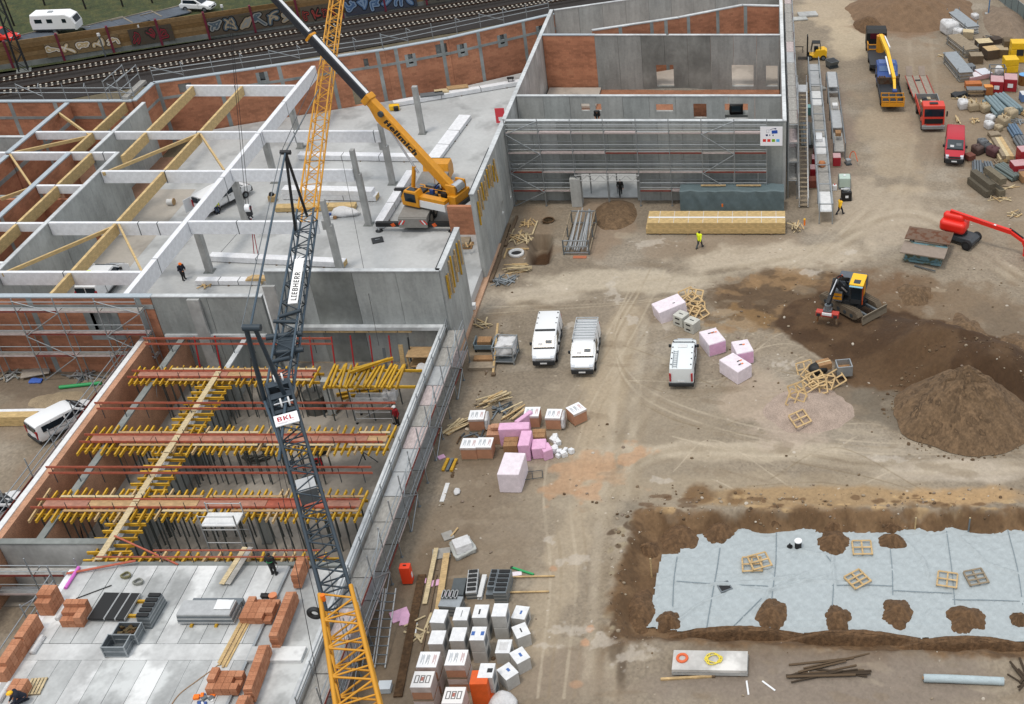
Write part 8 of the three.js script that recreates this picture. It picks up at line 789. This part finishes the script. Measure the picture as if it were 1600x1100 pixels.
{
const decks=(label,u,v,yaw,n,L,w,m)=>{const t=thing('deck_stack',label,'deck stack',G(u,v),yaw);for(let k=0;k<n;k++)mesh('deck',bb(-w/2+rr(-0.1,0.1),0.1+k*0.13,-L/2+rr(-0.2,0.2),w/2+rr(-0.1,0.1),0.2+k*0.13,L/2),m[k%m.length],t);for(const z of[-L*0.4,L*0.4])for(const x of[-w/2-0.1,w/2+0.1])mesh('stack_post',bb(x-0.04,0,z-0.04,x+0.04,n*0.13+0.4,z+0.04),P.galv,t);return t;};
decks('long grey scaffold deck stack slanting in the storage yard',1496,112,0.18,9,6.5,1.6,[P.planks,P.timberG,P.galv]);decks('upper grey scaffold deck stack behind the slanting one',1503,78,0.32,8,5.5,1.8,[P.planks,P.timberG]);decks('bright metal frame stack near the white bags',1502,40,0.3,8,7,1.6,[P.alu,P.galv,P.whiteM]);
const a=at(1290,350),b=at(1291,116),t=thing('deck_rack','very long rack of scaffold decks standing beside the side wall','rack',[a.x,0,a.z]),L=a.z-b.z,n=9;for(const x of[-0.62,0.62]){for(let k=0;k<=n;k++)mesh('post',bb(x-0.05,0,-k*L/n-0.05,x+0.05,2.2,-k*L/n+0.05),P.galv,t);mesh('rail',bb(x-0.05,1.15,-L,x+0.05,1.25,0),P.galv,t);mesh('rail',bb(x-0.05,2.1,-L,x+0.05,2.2,0),P.galv,t);}for(let k=0;k<n;k++){mesh('deck',bb(-0.55,1.26,-(k+1)*L/n+0.05,0.55,1.34,-k*L/n-0.05),k%3?P.planks:P.whiteM,t);mesh('cross_bar',bb(-0.6,2.1,-k*L/n-0.05,0.6,2.18,-k*L/n+0.05),P.galv,t);}mesh('orange_bag',wob(new THREE.IcosahedronGeometry(0.4,2).translate(0,1.6,-9.5),0.12,3),M('#b87a50',0.8),t);mesh('white_box',rb(0.7,0.35,1.6,0.05,-0.1,1.36,-16),P.white,t);mesh('bright_deck',bb(-0.5,1.36,-L+0.5,0.5,1.44,-L+7),P.alu,t);
const c=at(1311,248),d=at(1312,136),s=thing('deck_rack','shorter rack of scaffold decks beside the long rack','rack',[c.x,0,c.z]),L2=c.z-d.z;for(const x of[-0.6,0.6]){for(let k=0;k<=4;k++)mesh('post',bb(x-0.05,0,-k*L2/4-0.05,x+0.05,1.8,-k*L2/4+0.05),P.galvD,s);mesh('rail',bb(x-0.05,1.7,-L2,x+0.05,1.8,0),P.galvD,s);}for(let k=0;k<4;k++)mesh('deck',bb(-0.55,0.7+(k%2)*0.5,-(k+1)*L2/4+0.1,0.55,0.8+(k%2)*0.5,-k*L2/4-0.1),k%2?P.alu:P.planks,s);for(let k=0;k<3;k++)mesh('load',rb(0.6,0.4,0.8,0.05,0,1.32-(k%2)*0.5,-3-k*3.6),[P.card,P.bag,P.whiteM][k],s);mesh('bright_deck',bb(-0.5,1.82,-L2,0.5,1.9,-L2+4.5),P.alu,s);
for(let k=0;k<4;k++)pk(`red striped pallet under the long deck rack, ${['nearest', 'second', 'third', 'farthest'][k]} from the stair foot`,1273+k*2.6,276-k*16,1.0,1.1,1.1,0,rdp,{cover:rdl,group:'red striped pallets under the rack'});pk('brown red carton at the rack end',1272,292,1.3,1.0,1.0,0.1,M('#8a4d3d',0.8,T.soil),{});pk('red striped pallet between the two deck racks',1307,258,0.8,1.1,1.1,0,rdp,{cover:rdl});
const ib=thing('water_tank','pale green translucent water tank in a cage','tank',G(1319,292),0);mesh('tank',rb(1.15,1.1,1.1,0.12,0,0.15,0),M('#b5c8bd',0.4),ib);mesh('cap',cyl(0.14,0.08,0,1.25,0,12),P.white,ib);for(const x of[-0.6,0.6])for(const z of[-0.57,0,0.57])mesh('cage_bar',bb(x-0.02,0,z-0.02,x+0.02,1.25,z+0.02),P.galv,ib);mesh('base',bb(-0.6,0,-0.58,0.6,0.14,0.58),P.galvD,ib);const bc=thing('black_bin','black waste bin piled with grey scraps','bin',G(1322,312),0.1);mesh('bin',rb(1.0,1.0,0.8,0.08,0,0,0),P.black,bc);mesh('white_mark',bb(-0.15,0.4,0.41,0.15,0.65,0.42),P.white,bc);for(let k=0;k<6;k++)mesh('scrap',bx(rr(0.3,0.8),0.06,0.15,rr(-0.3,0.3),1.0+k*0.05,rr(-0.2,0.2),rr(-0.4,0.4)),k%2?P.galv:P.whiteM,bc);const tl=thing('teal_box','teal plastic box beside the long deck rack','box',G(1269,178),0.05);mesh('body',rb(1.1,0.9,0.9,0.05,0,0,0),M('#5f9a9a',0.5,T.metal),tl);mesh('lid',rb(1.14,0.08,0.94,0.03,0,0.9,0),M('#8ec4c6',0.5),tl);const bs=thing('grey_plate','grey concrete plates behind the forklift','plate',G(1262,24),0.2);mesh('plate',rb(2.6,0.3,1.6,0.08,0,0,0),P.concL,bs);mesh('rim',rb(2.4,0.2,1.2,0.06,-1.6,0,1.3),P.concB,bs);const wc=thing('concrete_chunk','broken concrete plates by the firewood','plate',G(1280,140),0.4);mesh('plate',wob(new THREE.BoxGeometry(1.3,0.3,1.0,5,2,4).translate(0,0.15,0),0.12,2),P.concB,wc);mesh('chunk',wob(new THREE.BoxGeometry(0.8,0.3,0.6,4,2,3).translate(-0.4,0.45,0.2),0.1,2),P.concL,wc);
const sd=thing('stair_shed','corrugated grey sheet stack under the yard scaffold stair','sheet stack',G(1262,215),0);for(let k=0;k<6;k++)mesh('sheet',bb(-0.75+k*0.27,0.1,-3.2,-0.52+k*0.27,0.35+(k%2)*0.04,2.6),k%2?P.galvD:P.concDD,sd);mesh('bearer',bb(-0.8,0,-0.3,0.8,0.1,0.3),P.timberD,sd);const og=thing('orange_machine','orange and grey compactor beside the water tank','machine',G(1325,256),0.3);mesh('plate',bb(-0.3,0,-0.4,0.3,0.12,0.4),P.steelD,og);mesh('engine',rb(0.5,0.45,0.5,0.06,0,0.12,0),P.galv,og);mesh('handle',curveTube([V(0.2,0.4,-0.2),V(0.5,1.0,-0.5),V(0.7,1.2,-0.2),V(0.7,0.6,0.9)],0.05,16,6),M('#c85a2a',0.5),og);const wb=thing('white_canister','white canister beside the long deck rack','canister',G(1304,297));mesh('body',rb(0.45,0.6,0.4,0.08,0,0,0),P.white,wb);mesh('cap',cyl(0.07,0.08,0,0.6,0,8),P.red,wb);const yp=thing('orange_cone','small yellow orange post on the timber tangle','post',at(1257,352,0.5));mesh('post',cyl(0.08,0.6,0,0,0,8),P.hivisO,yp);mesh('cap',cyl(0.1,0.08,0,0.6,0,8),P.yelP,yp);}
sticks('scrap_timber','loose laths scattered between the cartons and the sheet packs',1510,108,12,1.6,0.9,sm,0.25);sticks('scrap_timber','short planks strewn behind the white bulk bag',1503,156,10,1.3,0.8,sm,0.25);sticks('scrap_metal','grey metal strips beside the pipe bundles',1590,192,12,1.6,0.7,[P.galv,P.galvD],0.3);sticks('scrap_timber','brown boards below the sack heap',1560,256,9,1.5,0.6,[P.timberD,P.timberG],0.25);sticks('scrap_timber','pale laths beside the dark beam pair',1560,310,8,1.7,0.7,sm,0.2);sticks('scrap_metal','dark rods near the far brown cartons',1548,60,10,1.4,0.8,[P.steelD,P.timberD],0.3);
pk('grey carton pallet behind the pink sheet packs',1514,112,1.2,1.1,0.9,0.3,P.greyplastic,{});pk('beige carton pallet beside the far deck stack',1512,60,1.4,1.2,1.0,-0.2,P.bag,{cover:P.timberP});pk('blue film pallet at the yard edge above the boards',1602,158,1.3,1.2,1.0,0.1,M('#5f7fae',0.5,T.metal),{cover:P.bagW});pk('dark carton under the far brown cartons',1556,68,1.3,1.1,0.8,0.4,M('#4c4036',0.9,T.soil),{});pk('low grey pallet between sack heap and timbers',1553,214,1.2,1.0,0.5,0.2,P.timberG,{});pk('red brown carton next to the dark sacks',1515,250,0.9,0.9,0.7,0.5,M('#7d4a3d',0.8,T.soil),{});sack('beige sack lying beside the white film packs',1560,204,0.8,P.bag,{});sack('grey sack between the two pipe bundles',1563,182,0.7,M('#7d8386',0.8,T.metal),{});
{
const a=at(1552,-6),b=at(1640,66),d=b.clone().sub(a),L=d.length(),t=thing('site_fence','green grey mesh site fence at the far yard corner','fence',a,Math.atan2(-d.z,d.x)),n=9;for(let k=0;k<=n;k++)mesh('post',bb(k*L/n-0.05,0,-0.05,k*L/n+0.05,2.1,0.05),P.galvD,t);for(let k=0;k<n;k++)mesh('panel',bb(k*L/n+0.06,0.1,-0.015,(k+1)*L/n-0.06,1.95,0.015),M('#7c8a8a',0.7,T.metal),t);for(const y of[0.1,1.98])mesh('rail',bb(0,y,-0.03,L,y+0.06,0.03),P.galv,t);const p=thing('lamp_post','blue painted pole standing before the far fence','pole',G(1544,24));mesh('pole',cyl(0.09,4.5,0,0,0,10),M('#5a7fa5',0.5),p);mesh('foot',bx(0.9,0.3,0.6,0,0,0),P.concL,p);}
// ---------------------------------------------------------------- people
function mcGeo(f,c,s,res){const mc=new MarchingCubes(res,new THREE.MeshBasicMaterial(),false,false,60000),h=res/2;mc.isolation=0;const q=V(0,0,0);for(let k=0;k<res;k++)for(let j=0;j<res;j++)for(let i=0;i<res;i++){q.set(c.x+(i-h)/h*s,c.y+(j-h)/h*s,c.z+(k-h)/h*s);mc.field[i+j*res+k*res*res]=-f(q);}mc.update();const n=mc.count,g=new THREE.BufferGeometry();g.setAttribute('position',new THREE.BufferAttribute(mc.positionArray.slice(0,n*3),3));g.setAttribute('normal',new THREE.BufferAttribute(mc.normalArray.slice(0,n*3),3));g.scale(s,s,s);g.translate(c.x,c.y,c.z);g.computeVertexNormals();return g;}
const cap=(q,a,b,r0,r1)=>{const ab=b.clone().sub(a),t=clamp(q.clone().sub(a).dot(ab)/ab.lengthSq());return q.distanceTo(a.clone().addScaledVector(ab,t))-lerp(r0,r1,t);};
const smin=(a,b,k=0.06)=>{const h=clamp(0.5+0.5*(b-a)/k);return lerp(b,a,h)-k*h*(1-h);};
const POSES={
stand:{hip:[0,0.92,0],chest:[0,1.32,0.01],head:[0,1.62,0.03],kl:[-0.11,0.5,0.03],kr:[0.11,0.5,0.02],fl:[-0.12,0.08,0],fr:[0.13,0.08,0.02],el:[-0.29,1.13,-0.02],er:[0.29,1.13,-0.02],hl:[-0.28,0.88,0.1],hr:[0.28,0.88,0.1]},
walk:{hip:[0,0.91,0],chest:[0,1.31,0.04],head:[0,1.61,0.07],kl:[-0.1,0.52,0.2],kr:[0.1,0.48,-0.04],fl:[-0.11,0.08,0.32],fr:[0.12,0.12,-0.34],el:[-0.28,1.12,-0.14],er:[0.28,1.12,0.1],hl:[-0.27,0.9,-0.2],hr:[0.26,0.92,0.26]},
carry:{hip:[0,0.91,0],chest:[0,1.3,0.06],head:[0,1.58,0.12],kl:[-0.12,0.5,0.1],kr:[0.12,0.5,-0.02],fl:[-0.14,0.08,0.06],fr:[0.15,0.08,-0.12],el:[-0.3,1.1,0.08],er:[0.3,1.1,0.08],hl:[-0.16,1.05,0.34],hr:[0.16,1.05,0.34]},
bend:{hip:[0,0.86,-0.1],chest:[0,1.1,0.26],head:[0,1.22,0.5],kl:[-0.12,0.48,0.1],kr:[0.12,0.48,0.06],fl:[-0.13,0.08,0],fr:[0.14,0.08,-0.05],el:[-0.27,0.86,0.36],er:[0.27,0.86,0.36],hl:[-0.18,0.58,0.45],hr:[0.18,0.58,0.45]},
kneel:{hip:[0,0.52,-0.05],chest:[0,0.86,0.2],head:[0,1.06,0.4],kl:[-0.14,0.1,0.3],kr:[0.14,0.42,0.38],fl:[-0.14,0.08,-0.15],fr:[0.15,0.08,0.32],el:[-0.28,0.66,0.36],er:[0.28,0.66,0.38],hl:[-0.16,0.46,0.58],hr:[0.17,0.46,0.6]}
};
function person(label,pos,yaw,pose,jacket,trousers,headM,helmet,o={}){
const t=thing('person',label,'person',pos,yaw),J={};for(const[k,v]of Object.entries(POSES[pose]))J[k]=V(...v);
const sl=J.chest.clone().add(V(-0.19,0.1,0)),sr=J.chest.clone().add(V(0.19,0.1,0)),hl=J.hip.clone().add(V(-0.1,0,0)),hr=J.hip.clone().add(V(0.1,0,0)),neck=J.chest.clone().lerp(J.head,0.55);
const torso=(q,e=0)=>{let d=cap(q,J.hip,J.chest,0.15+e,0.17+e);d=smin(d,cap(q,sl,sr,0.09+e,0.09+e));return d;};
const arms=(q,e=0)=>Math.min(smin(cap(q,sl,J.el,0.065+e,0.05+e),cap(q,J.el,J.hl,0.05+e,0.036+e),0.03),smin(cap(q,sr,J.er,0.065+e,0.05+e),cap(q,J.er,J.hr,0.05+e,0.036+e),0.03));
const legs=(q,e=0)=>Math.min(smin(cap(q,hl,J.kl,0.095+e,0.065+e),cap(q,J.kl,J.fl,0.062+e,0.045+e),0.03),smin(cap(q,hr,J.kr,0.095+e,0.065+e),cap(q,J.kr,J.fr,0.062+e,0.045+e),0.03));
const head=q=>{let d=q.clone().sub(J.head).divide(V(0.082,0.115,0.1)).length()*0.085-0.085;d=smin(d,cap(q,neck,J.head.clone().add(V(0,-0.05,0)),0.055,0.055),0.03);d=smin(d,q.distanceTo(J.head.clone().add(V(0,-0.01,0.1)))-0.018,0.015);return d;};
const c=V(0,pose==='kneel'?0.6:0.88,0.1),S=0.98;
const body=mcGeo(q=>smin(smin(smin(torso(q),arms(q),0.04),legs(q),0.05),head(q),0.03),c,S,52);const parts=[prep(body)];
for(const[e,h]of[[J.el,J.hl],[J.er,J.hr]]){const d=h.clone().sub(e).normalize(),s=V(0,0,1).cross(d).normalize();if(s.length()<0.1)s.set(1,0,0);parts.push(prep(bar(h,h.clone().addScaledVector(d,0.085),0.075,0.035)));for(let k=0;k<4;k++){const b=h.clone().addScaledVector(d,0.08).addScaledVector(s,(k-1.5)*0.02);parts.push(prep(tube(b,b.clone().addScaledVector(d,[0.065,0.078,0.072,0.055][k]).add(V(0,0,0.012)),0.0095,5,0.008)));}const b=h.clone().addScaledVector(d,0.025).addScaledVector(s,-0.035);parts.push(prep(tube(b,b.clone().addScaledVector(d,0.045).addScaledVector(s,-0.03),0.011,5,0.009)));}
const bd=mesh('body',mergeGeometries(parts),P.skin,t);
mesh('jacket',mcGeo(q=>Math.max(smin(torso(q,0.022),arms(q,0.02),0.04),-(q.y-(J.hip.y-0.12))),c,S,48),jacket,bd);mesh('trousers',mcGeo(q=>Math.max(smin(legs(q,0.02),q.distanceTo(J.hip)-0.16,0.06),q.y-(J.hip.y+0.06)),c,S,48),trousers,bd);
for(const f of[J.fl,J.fr])mesh('boot',rb(0.11,0.11,0.28,0.04,f.x,f.y-0.08,f.z+0.06),P.dark,bd);
if(helmet){const g=new THREE.SphereGeometry(0.135,18,10,0,6.3,0,1.65).scale(1,0.95,1.15);mesh('helmet',[g.translate(J.head.x,J.head.y+0.04,J.head.z),cyl(0.15,0.02,J.head.x,J.head.y+0.03,J.head.z+0.03,18)],helmet,bd);}else mesh('hair',new THREE.SphereGeometry(0.115,16,10,0,6.3,0,1.7).scale(0.92,1.05,1.05).translate(J.head.x,J.head.y+0.02,J.head.z-0.015),headM||P.black,bd);
for(const s of[-1,1])mesh('eye',new THREE.SphereGeometry(0.012,6,5).translate(J.head.x+s*0.032,J.head.y+0.005,J.head.z+0.094),P.black,bd);
if(o.band)mesh('reflective_band',new THREE.TorusGeometry(0.185,0.02,6,22).rotateX(Math.PI/2).translate(J.chest.x,J.chest.y-0.15,J.chest.z-0.02),o.band,bd);return t;
}
person('person in a bright yellow green coat walking past the beam stack',G(1093,388),2.6,'walk',P.hivis,P.steelD,null,null);
person('person in a yellow jacket bending beside the black bin',G(1312,335),2.2,'walk',P.yelP,P.navy,P.black,null);
person('person in black standing in the scaffolded doorway',V(...at(970,305,0.2).toArray()),0.2,'walk',P.black,P.black,P.black,null);
person('person in black carrying something on the hall floor',V(...at(288,437,HF).toArray()),1.0,'carry',P.navy,P.black,P.black,P.hivisO);
person('person in black with a green band standing at the deck edge',V(...at(429,898,PH).toArray()),3.0,'stand',P.black,P.black,P.black,null,{band:P.green});
person('person with a yellow helmet kneeling beside the clay blocks',V(...at(40,1098,PH).toArray()),-0.9,'kneel',P.navy,P.navy,null,P.yelP);
person('person in a dark red vest working at the rolling scaffold',V(...at(622,663,0.12).toArray()),-0.6,'stand',M('#8e1420',0.8),P.black,P.white,P.white);
person('person in a red jacket bending over the screed by the boom',V(...at(500,735,0.12).toArray()),0.3,'bend',M('#c31c28',0.8),P.black,P.black,null);
person('person in black leaning over the top of the second wall',V(...at(934,190,6.4).toArray()),0.1,'bend',P.black,P.black,P.black,null);
person('person with a lime vest beside the open van',V(...at(340,334,HF).toArray()),0.8,'stand',P.hivis,P.jeans,P.black,P.hivisO);
{const s=thing('wall_platform','narrow work platform behind the front wall coping','platform',[-16,6.2,-105.0]);mesh('board',bb(-1.5,0,-0.5,1.5,0.08,0.6),P.planks,s);for(const x of[-1.3,1.3])mesh('post',bb(x-0.06,-6.1,-0.06,x+0.06,0,0.06),P.galv,s);}
renderer.render(scene,camera);
